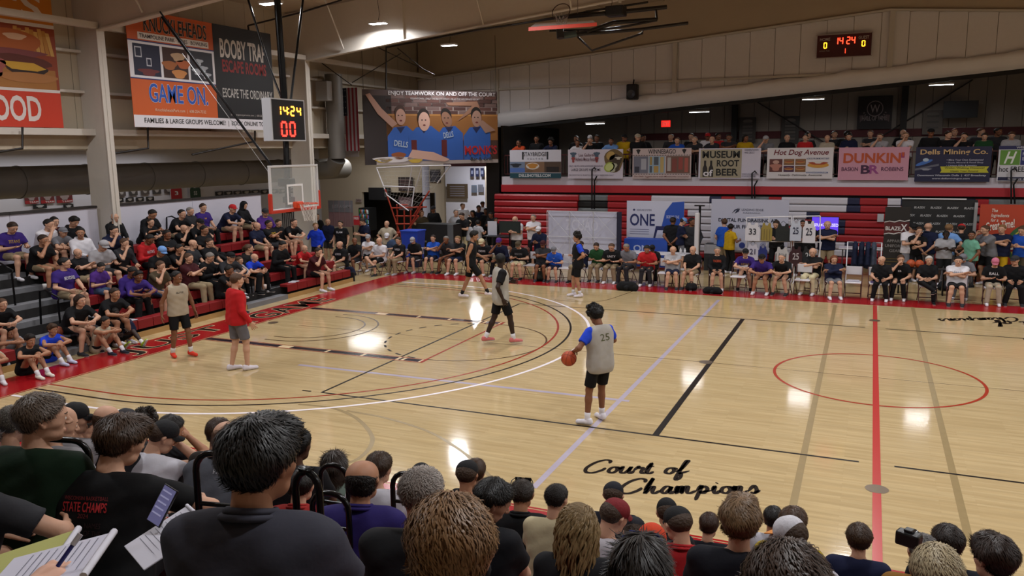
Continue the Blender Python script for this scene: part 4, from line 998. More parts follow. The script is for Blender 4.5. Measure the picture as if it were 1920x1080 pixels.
for pts, r in (([(1064, 31), (1165, 22), (1250, 13)], .06), ([(1066, 66), (1200, 55), (1290, 43)], .045), ([(1100, 60), (1150, 42), (1232, 36)], .055), ([(1080, 62), (1180, 48), (1232, 38)], .03), ([(1030, 58), (1110, 55)], .03),
               ([(1084, 57), (1084, 70), (1110, 95), (1205, 62), (1205, 54)], .03), ([(1232, 37), (1230, 18)], .03), ([(960, 47), (1060, 29), (1100, 22)], .025), ([(1098, 22), (1215, 4)], .03)):
    MB().tube([Q(a, b, .3+.02*i) for i, (a, b) in enumerate(pts)], r, 7).build('arm', mat('1a1414', .4, .3), rh)
MB().tube([Q(1048, 68, .2), Q(1080, 63, .25)], .09, 10).build('drive', mat('3a4648', .4, .5), rh)
MB().bbox(-.25, -.2, -.12, .25, .2, .14, .03, Matrix.Translation(Vector(Q(1155, 22, .3)))).build('winch', mat('14100f', .5), rh)
MB().tube([Q(1050, 55, .1), Q(1051, 72, .1)], .1, 10).build('mount', mat('161212', .5), rh)
MB().tube([Q(1083, 40, .3), Q(1083, -8, .3)], .012, 5).build('cable', mat('80786e'), rh)
# sprinkler pipes and sway rods under the roof
pi = empty('sprinkler_pipes', (0, 0, 0), 0, 'thin black sprinkler pipe running under the roof above the court corner', 'pipe')
MB().tube([PT(724, 168, 31), PT(724, 89, 31), PT(900, 55, 26.5), PT(1060, 32, 23.5)], .035, 6).build('pipe', mat('1c1614', .5), pi)
MB().tube([PT(465, 48, 27), PT(570, 22, 27), PT(640, 0, 26)], .03, 6).build('pipe', mat('1c1614', .5), pi)
MB().tube([PT(468, 68, 27), PT(465, 48, 27)], .03, 6).build('pipe', mat('1c1614', .5), pi)
sw = empty('sway_rods', (0, 0, 0), 0, 'crossed dark sway rods between the frames at the back left corner', 'rod')
for a, b in (((660, 155), (752, 100)), ((700, 85), (815, 140)), ((595, 112), (660, 160)), ((745, 90), (800, 135))):
    MB().tube([PT(a[0], a[1], 31), PT(b[0], b[1], 31)], .018, 5).build('rod', mat('2a2420', .5), sw)
for nm, (a, b, c_) in (('first', ((130, 285), (278, 240), (278, 285))),):
    pass
pp = empty('branch_pipes', (0, 0, 0), 0, 'black sprinkler branch pipes hanging below the orange banners', 'pipe')
for a, b, c_ in (((42, 238), (42, 278), (-20, 288)), ((277, 238), (278, 278), (200, 290)), ((478, 245), (478, 265), (360, 290))):
    MB().tube([PX(a[0], a[1], -19.4), PX(b[0], b[1], -19.4), PX(c_[0], c_[1], -19.4)], .03, 6).build('pipe', mat('1c1614', .5), pp)
p = PX(613, 170, -19.1); MB().bbox(-.5, -.02, -.36, .02, .3, .36, .02).build('louver_box', mat('8a8682', .5), empty('exhaust_louver', p, 0, 'square grey louver box on the wall left of the flag', 'vent'))
# ---------------- ducts ----------------
dk = mat('77736e', .55, .4, noise=.1, scale=2)
du = empty('air_duct', (-21.9, 0, 3.54), 0, 'long round galvanized air duct behind the left bleachers', 'duct')
mb = MB(); 
for i in range(13):
    y0 = -14+2.2*i; mb2 = MB(); mb2.tube([(0, y0, 0), (0, y0+2.19, 0)], .44, 24); mb2.build('duct_section', dk, du)
    MB().tube([(0, y0-.03, 0), (0, y0+.03, 0)], .46, 24).build('duct_collar', dk, du)
d2 = empty('vertical_duct', (-19.45, 10.7, 4.3), 0, 'vertical galvanized duct rising left of the flag', 'duct')
MB().tube([(0, 0, -.3), (0, 0, 2.9)], .33, 20).build('duct_section', dk, d2); MB().tube([(0, 0, -.3), (-.3, .1, -.7), (-1.4, .2, -.8)], .34, 20).build('duct_elbow', dk, d2)
# ---------------- left banners ----------------
XB = -19.76
fo = onX('food_banner', -230, 104, -60, 236, XB, 'c87a1c', 'tall orange food banner with a burger at the left edge, cut by the frame', 'banner')
fo.r(0, 0, 1, .245, 'c4361c'); fo.r(0, .245, 1, .265, 'd8d0cc', 1); fo.r(0, .265, 1, .69, '8a3a1c'); fo.r(0, .69, 1, .715, 'd8d0cc', 1)
fo.t("L'S", .6, .74, .93, .91, 'd8ccc0', .04); fo.t('FOOD', .5, .04, .86, .215, 'd8ccc8', .05)
fo.r(.02, .265, .98, .4, 'a06a30', 2)
for i in range(9): fo.s([(.72+.03*i, .5), (.745+.03*i, .5), (.76+.025*i, .68-.012*(i % 3)), (.735+.025*i, .68-.012*(i % 3))], ('c08a40', 'b07830', 'c89a50')[i % 3], 2)
fo.b(.7, .575, .2, .085, 'a85824', 4, wob=.03); fo.b(.74, .61, .07, .022, 'd0a888', 5, wob=.1); fo.b(.7, .5, .22, .03, '7a3c3c', 5, wob=.12); fo.b(.76, .445, .19, .045, '5a2418', 6, wob=.1, seed=2); fo.s([(.62, .44), (.84, .44), (.92, .405), (.86, .385), (.7, .39)], 'c89a30', 7); fo.b(.8, .39, .13, .04, '2c1812', 6, wob=.06); fo.b(.8, .34, .19, .035, 'a8703c', 7, wob=.05); fo.b(.6, .4, .06, .07, '9a5048', 7, wob=.15)
kn = onX('arcade_banner', 244, 511, 40, 241, -18.95, 'c0561f', 'large orange and black family fun banner between the two left columns', 'banner')
kn.r(.545, .105, 1, 1, '141214', 1); kn.r(0, 0, 1, .105, 'd6d2d8', 1); kn.r(0, .425, .545, .735, 'd8d4d8', 1); kn.r(0, .735, .545, .745, '20306a', 2); kn.r(0, .415, .545, .425, '20306a', 2)
kn.t('KNUCKLEHEADS', .1, .83, .5, .965, '141214', .03, 3, outline='d8c8b8', ow=.06, warp=None); kn.s([(.06+.03*math.cos(PI/2+k*PI/5)*(1 if k % 2 == 0 else .42), .93+.045*math.sin(PI/2+k*PI/5)*(1 if k % 2 == 0 else .42)) for k in range(10)], '24407c', 4)
kn.r(.06, .755, .51, .815, 'd8cfc8', 2); kn.t('TRAMPOLINE PARK · RIDES · BOWLING', .07, .768, .5, .802, '1a1614', .02, 4)
for x0, x1, c in ((.025, .185, '1a1c34'), (.2, .36, '3a2018'), (.375, .53, '2a2c34')): kn.r(x0, .445, x1, .715, c, 2)
kn.r(.035, .6, .075, .69, 'b8b8c0', 3); kn.r(.04, .61, .07, .68, '1a1c34', 4); kn.r(.1, .53, .13, .6, 'b8b8c0', 3); kn.r(.105, .54, .125, .59, '1a1c34', 4); kn.b(.11, .48, .055, .03, '6a2c2c', 3, wob=.2)
for q in ((.24, .56, '9a5c30'), (.3, .64, 'b09070'), (.3, .49, 'c08048'), (.33, .58, 'a85830')): kn.b(q[0], q[1], .045, .04, q[2], 3, wob=.12)
for q in ((.43, .62), (.46, .56), (.48, .5), (.42, .53)): kn.b(q[0], q[1], .03, .03, 'a8acb4', 3, wob=.25)
kn.t('GAME ON.', .1, .22, .48, .385, '2450a8', .03, 3, outline='d8d0d8', ow=.05); kn.t('KnuckleheadsPark.com  |  608-254-7332', .13, .135, .46, .17, 'd8c0a8', .0, 3)
kn.t('BOOBY TRAP', .59, .69, .945, .875, 'c8c0b8', .05, 3); kn.t('ESCAPE ROOMS', .6, .555, .945, .675, '8e2420', .05, 3); kn.t('ESCAPE THE ORDINARY', .59, .31, .985, .4, 'b8b4b0', .02, 3); kn.t('boobytrapescaperooms.com  |  608-253-6933', .64, .13, .93, .155, 'b0a8a4', .0, 3)
kn.t('FAMILIES & LARGE GROUPS WELCOME!  |  BOOK ONLINE TODAY!', .06, .025, .97, .082, '1a1818', .02, 3)
# ---------------- diagonal sports bar banner ----------------
br_ = PY(932, 172, 14.75); zt = br_.z; bb = PY(932, 305, 14.75).z; blp = PZ(679, 167, zt)
mk = Pr(board('sports_bar_banner', (blp.x, blp.y), (br_.x, 14.75), bb, zt, mat('4a2e24', .6), 'wide photo banner of four youths in blue jerseys eating, above the concession hall', 'banner', .03))
mk.r(.0, .78, 1, 1, '4c3c3a', 0); mk.r(.2, .66, 1, .94, '8a7c78', 0)
for x_ in (.05, mk.W-.05): MB().tube([(x_, .02, mk.H), (x_, .02, mk.H+2.2)], .01, 5).build('cable', mat('1c1614'), mk.o)
for j in range(5):
    for i in range(9):
        x0 = .2+i*.1-(j % 2)*.04; 
        if x0 < 1: mk.r(x0, .68+j*.052, min(1, x0+.09), .725+j*.052, ('5a3a34', '6a5450', '4a302c')[(i*2+j) % 3], 1, 'printed_brick')
mk.r(.16, .32, 1, .68, '8a5a2c', 1); mk.r(.16, .655, 1, .68, 'a8743c', 2); mk.r(0, 0, .2, .92, '241a1a', 1); mk.r(.08, 0, 1, .05, 'a89c98', 5)
SKp = ('b08878', 'c8a090', '8a6450', '9a7868')
def kid(cx, cz, sc, tilt, sk, hc, jx, jl):
    mk.s([(jx-.1*sc, .05), (jx-.1*sc, .38), (jx-.05*sc, .5), (jx+.05*sc, .52), (jx+.11*sc, .42), (jx+.11*sc, .05)], '2a58a8', 6+jl)
    mk.s([(jx-.03*sc, .5), (jx, .42), (jx+.035*sc, .51)], '16204a', 7+jl)
    mk.b(cx, cz+.04, .041*sc, .105*sc, hc, 7+jl, rot=tilt); mk.b(cx+.004, cz-.02, .038*sc, .115*sc, sk, 8+jl, rot=tilt); mk.b(cx-.012, cz, .006, .008, '1a1210', 9+jl); mk.b(cx+.014, cz, .006, .008, '1a1210', 9+jl); mk.b(cx+.004, cz-.07, .01, .012, '6a3030', 9+jl)
kid(.26, .66, .95, 0, SKp[0], '3a241c', .26, 0); kid(.93-.1, .64, 1., 0, SKp[3], '1a1412', .83, 0); kid(.6, .63, .95, .4, SKp[2], '1a1210', .62, 0); kid(.43, .6, 1.12, 0, SKp[1], '221814', .43, 3)
mk.s([(.2, .5), (.1, .68), (.02, .93), (.05, .95), (.13, .75), (.24, .55)], SKp[0], 6); mk.s([(.68, .58), (.8, .8), (.62, .8), (.6, .84), (.84, .86), (.86, .78)], SKp[2], 6)
mk.s([(.3, .07), (.34, .2), (.5, .16), (.62, .06), (.58, .03), (.4, .07)], SKp[1], 13); mk.s([(.98, .46), (.88, .6), (.84, .58), (.9, .42)], SKp[3], 12)
mk.t('DELLS', .21, .24, .31, .32, 'a8b8c8', .03, 12, rot=-.15); mk.t('DELLS', .575, .36, .65, .44, 'a8b8c8', .03, 12, rot=.15); mk.r(.335, .08, .375, .33, '5a1416', 12); mk.r(.56, .1, .6, .33, '5a1416', 12)
for q in ((.13, .06, .06, .03, 'c0a040'), (.24, .12, .05, .05, '8a4a24'), (.36, .05, .05, .03, 'c0a040'), (.2, .07, .14, .04, 'c8c0c0')): mk.b(q[0], q[1], q[2], q[3], q[4], 13, wob=.1)
mk.t('ENJOY TEAMWORK ON AND OFF THE COURT', .18, .915, .985, .985, 'c8c2c4', .03, 5, outline='3a3030'); mk.t('DOWNTOWN · ONLY ONE BLOCK AWAY!  OR AT THE WILDERNESS RESORT', .34, .875, .86, .9, 'b0a8a8', .01, 5)
mk.t("MONK'S", .735, .12, .99, .25, 'b01c24', .06, 14, outline='d8d4d4', ow=.05); mk.t('Bar & Grill', .78, .035, .95, .085, '1a1818', .04, 14, outline='c8c4c4', ow=.04)
# flag
fl = onY('flag', 627, 672, 165, 283, 11.5, '9a8e92', 'American flag hanging vertically on the wall left of the photo banner', 'flag')
for i in range(13): fl.r(i/13, 0 , (i+1)/13, 1, '8e2832' if i % 2 == 0 else 'a8a0a4', 1, 'stripe')
fl.r(0, .56, .56, 1, '1a2036', 2, 'canton')
for i in range(6):
    for j in range(5): fl.s([(.05+i*.09+.018*math.cos(PI/2+k*PI/5)*(1 if k % 2 == 0 else .45), .6+j*.09+.014*math.sin(PI/2+k*PI/5)*(1 if k % 2 == 0 else .45)) for k in range(10)], 'a8a4a8', 3)
sg = onY('white_sign_box', 614, 672, 246, 294, 11.8, 'b4aeb0', 'white sign box behind the lower part of the flag', 'sign'); sg.t('RR', .1, .35, .3, .7, '8e3034', .03)
# ---------------- score board and things high on the back wall ----------------
sb = onY('scoreboard', 1532, 1634, 64, 106, 17.9, '4a1014', 'dark red scoreboard reading home 0 and 14:24 high on the back wall', 'scoreboard', thick=.15)
MB().box(-.03, -.01, -.03, sb.W+.03, .0, 0).box(-.03, -.01, sb.H, sb.W+.03, .0, sb.H+.03).build('frame', mat('a89a96', .5), sb.o)
sb.t('HOME', .05, .74, .24, .88, 'c0b4b0', .02); sb.t('GUEST', .76, .74, .95, .88, 'c0b4b0', .02); sb.t('BONUS  POSS', .05, .26, .24, .32, 'a09490', 0)
digit(sb.o, '0', sb.W*.13, sb.H*.42, sb.W*.05, sb.H*.24, 'ffc020', -.01); digit(sb.o, '0', sb.W*.83, sb.H*.42, sb.W*.05, sb.H*.24, 'ffc020', -.01)
for i, ch in zip((.33, .42, .55, .64), '1424'): digit(sb.o, ch, sb.W*i, sb.H*.56, sb.W*.055, sb.H*.3, 'ff3820', -.01)
digit(sb.o, '1', sb.W*.5, sb.H*.14, sb.W*.03, sb.H*.22, 'ff3820', -.01)
p = PY(1186, 172, 17.7); sp = empty('wall_speaker', p, 0, 'black loudspeaker on the wind post of the back wall', 'loudspeaker')
MB().bbox(-.22, -.2, -.32, .22, .2, .3, .04).build('cabinet', mat('141214', .6), sp); MB().lathe([(.02, 0), (.12, .02), (.15, .04), (.17, .04)], 16, Matrix.Translation((0, -.2, -.1)) @ Matrix.Rotation(PI/2, 4, 'X')).build('cone', mat('3a3c44', .4), sp); MB().tube([(0, .1, .3), (0, .2, .5)], .03, 6).build('bracket', mat('141214', .6), sp)
ex = onY('exit_sign', 1240, 1257, 226, 238, 19., 'c8201c', 'small red lit exit sign over the balcony', 'sign'); ex.t('EXIT', .12, .2, .88, .8, 'ffd0c8', .03); rect(ex.o, 0, 0, ex.W, ex.H, mat('e0241c', .5, emis=1.5), -.005, 'lit_face')
hf = onY('hall_of_fame_banner', 1608, 1673, 180, 242, 21.85, '1c1416', 'square black hall of fame banner with a basketball emblem over the balcony', 'banner')
hf.t('HALL OF FAME', .14, .26, .86, .4, '8a7c7c', .03); hf.b(.5, .62, .24, .24, '8a7c7c', 1); hf.b(.5, .62, .215, .215, '241618', 2); hf.t('W', .36, .5, .64, .74, '9a8c8c', .03, 3); hf.s([(.08, .2), (.18, .32), (.18, .44), (.06, .42)], '5a4a4a', 1); hf.s([(.92, .2), (.82, .32), (.82, .44), (.94, .42)], '5a4a4a', 1)
for i in range(7):
    for s_ in (-1, 1): a = math.radians(200+s_*0+i*14) if s_ > 0 else math.radians(-20-i*14); hf.b(.5+.33*math.cos(a)*1, .6+.3*math.sin(a)*1, .035, .02, '6a5c5c', 1, n=8, rot=a)
for px0, px1, py0, py1, c, lb in ((1386, 1417, 220, 268, '3a3430', 'dark narrow poster with pale border left of the dark post on the balcony wall'), (1465, 1498, 218, 268, '34302c', 'dark narrow poster beside the dark post on the balcony wall'), (1730, 1768, 207, 252, '5a5048', 'tall worn poster left of the balcony television')):
    q = onY('wall_poster', px0, px1, py0, py1, 21.85, c, lb, 'poster', 'posters on the balcony wall')
    for i in range(6): q.r(.2, .12+.12*i, .8, .2+.12*i, ('5a524c', '4a4440')[i % 2], 1)
    q.b(.5, .85, .3, .07, '6a625a', 1)
tv = onY('television', 1769, 1834, 189, 221, 21.2, '0a0a0c', 'black wall television over the right part of the balcony', 'television', thick=.08); MB().box(tv.W*.4, .08, tv.H*.3, tv.W*.6, .7, tv.H*.7).build('bracket', dkm, tv.o); tv.r(.02, .03, .98, .97, '101014', 0)
# ---------------- balcony banners ----------------
def BB(px0, px1, c, lb, py0=279, py1=335): return onY('balcony_banner', px0, px1, py0, py1, 14.86, c, lb, 'banner', 'sponsor banners on the balcony rail', .012)
q = BB(956, 1052, 'c4c2cc', 'white, photo and teal hotel banner, first from the left on the balcony rail', 281, 334)
q.r(0, 0, 1, .18, '12404c'); q.t('DELLSHOTELS.COM', .18, .04, .8, .15, 'c8ccd0', .05); q.t('STAYBRIDGE', .27, .78, .72, .92, '22262c', .01); q.t('S U I T E S', .35, .66, .65, .71, '44484c', .0)
for s_ in (.245, .725): q.r(s_, .66, s_+.03, .93, '22262c', 2)
q.r(0, .2, .3, .58, '6a7890', 1); q.r(0, .2, .3, .36, '4a68a8', 2); q.b(.12, .46, .1, .07, '20242c', 3, wob=.2); q.r(.3, .2, .68, .58, '7a5c44', 1); q.b(.45, .43, .13, .12, 'c8c0b8', 2); q.b(.45, .44, .1, .09, 'b07830', 3, wob=.12); q.b(.38, .25, .08, .05, '6a5038', 3); q.r(.68, .2, 1, .58, '4a382c', 1); q.r(.72, .22, .96, .4, '1e1614', 2)
q = BB(1065, 1168, 'c4bcc8', 'white banner with tacos and lime wedges, second on the balcony rail', 280, 335)
q.t('LARGE GROUPS WELCOME', .06, .26, .6, .35, '2a2030', .01); q.t('ONLY 1 BLOCK FROM WOODSIDE FIELDHOUSE', .02, .4, .64, .46, '3a3050', .0); q.t('Authentic Mexican Restaurant', .14, .6, .56, .73, '5a2430', .02); q.t('DELICIOUS TACOS, BURRITOS AND MORE, MADE FRESH DAILY', .02, .09, .84, .14, '5a5060', 0); q.t('Los Gallardo', .2, .76, .5, .86, '5a2430', .02)
for s_ in (.1, .53): q.b(s_, .83, .05, .09, '46586a', 2, wob=.25); q.b(s_, .66, .03, .1, '8e3a3a', 3, wob=.2)
q.b(.84, .62, .17, .4, '6a5430', 2, wob=.06); q.b(.87, .56, .1, .3, '3a2c1c', 3, wob=.15); q.b(.78, .78, .08, .14, 'b09050', 3, rot=.6); q.b(.82, .4, .07, .16, 'a8a890', 4, wob=.2); q.b(.76, .4, .1, .16, '9aa848', 4, rot=.5); q.b(.76, .4, .075, .12, 'c0c880', 5, rot=.5); q.b(.92, .7, .05, .05, 'c0b8a8', 5, wob=.3)
q = BB(1186, 1296, 'bcaaa8', 'cream banner with dark print and row of photos, third on the balcony rail', 278, 335)
q.t('WINNEBAGO', .27, .82, .74, .97, '1c1818', .02); q.s([(.06, .95), (.1, .98), (.14, .95), (.1, .8)], '1c1818', 2); q.s([(.84, .95), (.88, .98), (.92, .95), (.88, .8)], '1c1818', 2)
for x0, x1, c in ((.02, .27, '6a6a78'), (.28, .56, '8aa0b0'), (.58, .98, '6a4c40')): q.r(x0, .18, x1, .74, c, 1)
for x0, x1, z0, z1, c in ((.04, .12, .2, .4, '30303c'), (.15, .24, .3, .66, 'a0a0a8'), (.3, .34, .45, .72, '9a8048'), (.37, .45, .45, .72, '4a5058'), (.48, .54, .2, .72, 'b09860'), (.3, .34, .2, .42, '4a5058'), (.37, .45, .2, .42, 'a88848'), (.6, .66, .25, .7, 'a8a09c'), (.68, .76, .22, .66, '7a3c34'), (.79, .86, .3, .7, '8e4038'), (.89, .95, .22, .68, 'a05044')): q.r(x0, z0, x1, z1, c, 2)
for i in range(22): q.s([(i/22, .76), ((i+.5)/22, .79), ((i+1)/22, .76)], '2a2220', 2); q.s([(i/22, .16), ((i+.5)/22, .13), ((i+1)/22, .16)], '2a2220', 2)
q.t("The Dells' biggest store with Minnetonka moccasins!", .03, .03, .97, .1, '6a3a2c', .01, shear=.3)
q = BB(1310, 1426, 'c2bcca', 'cream and black root beer museum banner, fourth on the balcony rail', 278, 335)
q.r(.03, .03, .7, .97, '9a9078', 1); q.t('MUSEUM', .06, .68, .67, .92, '14120f', .07, 3); q.t('ROOT', .3, .4, .66, .62, '14120f', .07, 3); q.t('BEER', .29, .1, .65, .33, '14120f', .07, 3); q.t('of', .08, .08, .24, .3, 'd8d4d8', .05, 6)
for s_ in (.07, .17): q.s([(s_, .06), (s_, .35), (s_+.02, .45), (s_+.02, .6), (s_+.055, .6), (s_+.055, .45), (s_+.075, .35), (s_+.075, .06)], '1c1614', 4)
q.t('DOWNTOWN\nWIS DELLS', .74, .82, .96, .97, '5a5870', .01); q.t("WORLD'S LARGEST SELECTION\nOF GLASS BOTTLE SODAS", .71, .06, .97, .18, '6a687c', .0)
q = BB(1438, 1562, 'ccc6c8', 'white banner with hot dog photos and maroon script, fifth on the balcony rail', 277, 335)
q.t('Hot Dog Avenue', .1, .72, .93, .94, '6a1828', .03, shear=.25); q.r(.04, .22, .24, .64, '5a2c28', 1); q.b(.14, .38, .08, .12, 'a87060', 2, wob=.2); q.b(.14, .54, .05, .06, 'b89080', 2)
for i in range(2):
    for j in range(2): q.r(.26+i*.175, .22+j*.22, .42+i*.175, .42+j*.22, '4a2a44' if j == 0 and i == 0 else '7a5434', 1); q.b(.34+i*.175, .32+j*.22, .07, .04, 'b07c40', 2); q.b(.34+i*.175, .33+j*.22, .06, .018, '8e3c24', 3)
q.t("ACROSS FROM MONK'S BAR!", .6, .62, .94, .68, '3a4a70', .01); q.b(.78, .44, .16, .09, 'c08a34', 2); q.b(.78, .5, .14, .05, '9a3c20', 3, wob=.1); q.b(.78, .53, .07, .04, 'c8c2b8', 4, wob=.2); q.t('WWW.HOTDOGAVENUE.COM', .6, .17, .93, .23, '3a5a98', .01); q.t('Honestly. Deliciously. Awesome.', .18, .07, .85, .15, '2a2020', .01, shear=.25)
q = BB(1572, 1704, 'c08a9c', 'pink banner with orange and purple letters, sixth on the balcony rail', 276, 338)
q.t("DUNKIN'", .07, .52, .93, .84, 'b04a20', .09, 2); q.r(.89, .68, .935, .84, '8a2468', 3); q.t('BASKIN', .05, .28, .29, .4, '4a1a40', .02); q.t('ROBBINS', .62, .28, .93, .4, '4a1a40', .02); q.t('B', .33, .2, .46, .46, '3a1438', .09, 3); q.t('R', .45, .2, .59, .46, '8a3c78', .09, 3)
for i in range(34): a, b = random.random(), random.random(); an = random.random()*3; q.s([(a, b), (a+.02*math.cos(an), b+.03*math.sin(an)), (a+.02*math.cos(an)-.002, b+.03*math.sin(an)+.008), (a-.002, b+.008)], 'd0a4b4', 1)
q = BB(1716, 1858, '14163a', 'navy mining banner with gold title and yellow ribbon, seventh on the balcony rail', 275, 341)
q.t('Dells Mining Co.', .06, .74, .95, .93, 'c0a070', .04)
for i, t_ in enumerate(('• Mine Your Own Gemstones!', '• Rock, Mineral & Fossil Shop', '• Unique Gifts & Jewelry')): q.t(t_, .42, .6-.082*i, (.9, .9, .82)[i], .65-.082*i, 'b8b8c8', .02)
q.s([(.34, .26), (.36, .32), (.34, .44), (.98, .44), (.95, .35), (.98, .26)], 'b8b42c', 2); q.t('Within Walking Distance!', .4, .36, .92, .42, '1c1c14', .01, 4); q.t('Open Year Round', .48, .275, .84, .33, '1c1c14', .01, 4)
q.t('Downtown Wisconsin Dells  |  427 Broadway', .04, .15, .95, .21, 'c0c0cc', .04); q.t('www.dellsminingco.com', .24, .06, .74, .12, 'c0c0cc', .02)
q.b(.12, .55, .12, .05, '3c68b0', 3, rot=.35); q.b(.14, .63, .04, .05, 'a8b8c8', 4); q.s([(.0, .32), (.32, .46), (.32, .52), (.0, .38)], '5a5c6a', 2); q.b(.15, .36, .07, .03, '8a8c98', 4, wob=.2)
q = BB(1871, 1980, 'c4c4cc', 'white banner with green square at the right frame edge on the balcony rail', 273, 340)
q.r(0, .9, 1, 1, '1a1c50', 1); q.t('WISCONSIN DELLS', .3, .92, .95, .98, 'c8c8d0', .02, 3); q.r(.03, .46, .38, .88, '5a8a34', 1); q.t('H', .1, .5, .32, .84, 'd8dcd8', .04, 3, shear=.4); q.r(.39, .46, .98, .88, '242c6c', 1); q.t('Holiday Inn\nExpress', .42, .56, .9, .82, 'b8bcd0', .02, 3); q.t('hot FREE breakfast', .03, .27, .95, .42, '1c1a20', .01); q.r(.02, .02, .98, .12, '1a1c40', 1); q.t('Reserve at 800-465-4329', .2, .035, .95, .105, 'c0c0c8', .02, 3)
CC = {'bk': ('black', '101013'), 'dk': ('dark grey', '2a2a2e'), 'gy': ('grey', '6c6c72'), 'lg': ('light grey', '9c9a9e'), 'wh': ('white', 'cfccd2'), 'nv': ('navy', '141a34'), 'pu': ('purple', '34206c'), 'vi': ('violet', '4c2a7a'), 'bl': ('blue', '1c4aa8'), 'rb': ('royal blue', '1c3cc0'), 'lb': ('light blue', '6c94cc'),
 'rd': ('red', 'b02024'), 'or': ('orange', 'b0401c'), 'mr': ('maroon', '3c1218'), 'ol': ('olive', '4a4030'), 'tn': ('tan', 'a89c88'), 'kh': ('khaki', '8a7a60'), 'ye': ('yellow', 'b08c10'), 'gn': ('green', '1c4424'), 'mt': ('mint green', '6ca48c'), 'cr': ('cream', 'c8bc98'), 'jn': ('denim', '3c4c68'), 'pk': ('pink', 'c06c84'), 'co': ('coral red', 'a03c3c')}
GN = {'tee': 't-shirt', 'polo': 'polo shirt', 'long': 'long-sleeved top', 'hood': 'hooded sweatshirt', 'tank': 'tank top'}
PN = {'lap': 'hands in lap', 'elbows': 'leaning forward', 'crossed': 'arms crossed', 'chin': 'hand at chin', 'legcross': 'legs crossed', 'notes': 'looking down', 'turn': 'turned aside', 'turnl': 'turned aside', 'down': 'standing', 'phone': 'hands in front', 'behind': 'hands behind back', 'hips': 'hands on hips', 'rail': 'leaning on rail', 'side': 'looking sideways', 'chinrest': 'hand at chin'}
ORD = ['leftmost', 'second from left', 'third from left', 'fourth from left', 'fifth from left', 'sixth from left', 'seventh from left', 'eighth from left', 'ninth from left', 'tenth from left', '11th from left', '12th from left', '13th from left', '14th from left', '15th from left', '16th from left', '17th from left', '18th from left', '19th from left', '20th from left']
PARAM = {}
def parse(line):
    t = line.split(); px, py, ps = float(t[0]), float(t[1]), t[2]; g, c = t[3].split(':'); lk, lc = t[4].split(':'); h = t[5].split(':'); sk = t[6]
    kw = dict(q.split('=') for q in t[7:])
    hair = (h[0], CC[h[1]][1] if h[0] in HAIR_N and h[1] in CC else h[1]) if len(h) > 1 else ('bald', 'b')
    cap = ''
    if h[0] in ('cap', 'capback', 'hood'): cap = CC.get(h[1], ('dark', ''))[0]+(' cap' if h[0] != 'hood' else ' hood')
    return dict(px=px, py=py, ps=ps, sh=(g, CC[c][1]), lg=({'s': 'shorts', 'p': 'pants'}[lk], CC[lc][1]), hair=hair, sk=sk, c=CC[c][0], g=GN[g], cap=cap, shoe=CC[kw.get('shoe', random.choice(['wh', 'wh', 'lg', 'bk', 'dk']))][1], txt=kw.get('t', ''), tc=kw.get('tc', 'wh'), y=float(kw.get('y', 0)), rot=float(kw.get('rot', 0)), x=float(kw.get('x', 0)))
def mklabel(e, i, place):
    bits = 'person in %s %s%s, %s, %s, %s' % (e['c'], e['g'], ' and '+e['cap'] if e['cap'] else '', PN[e['ps']], ORD[i] if i < len(ORD) else '%dth from left' % (i+1), place)
    w = bits.split()
    if len(w) > 16: bits = 'person in %s %s%s, %s, %s' % (e['c'], e['g'], ' and '+e['cap'] if e['cap'] else '', ORD[i] if i < len(ORD) else '%dth from left' % (i+1), place)
    return bits
def mk(e, tp, loc, rz, label, group, s=1.):
    r = person(tp, loc, rz, label, group, e['sh'], e['lg'], e['shoe'], e['hair'], e['sk'], s, random.choice([1.04, 1.1, 1.14, 1.2]))
    if e['txt']:
        on_chest(r, tp, e['sh'][0], e['txt'].replace('_', ' '), CC[e['tc']][1], .22 if len(e['txt']) > 3 else .08, .07 if len(e['txt']) > 3 else .05, .02)
    return r
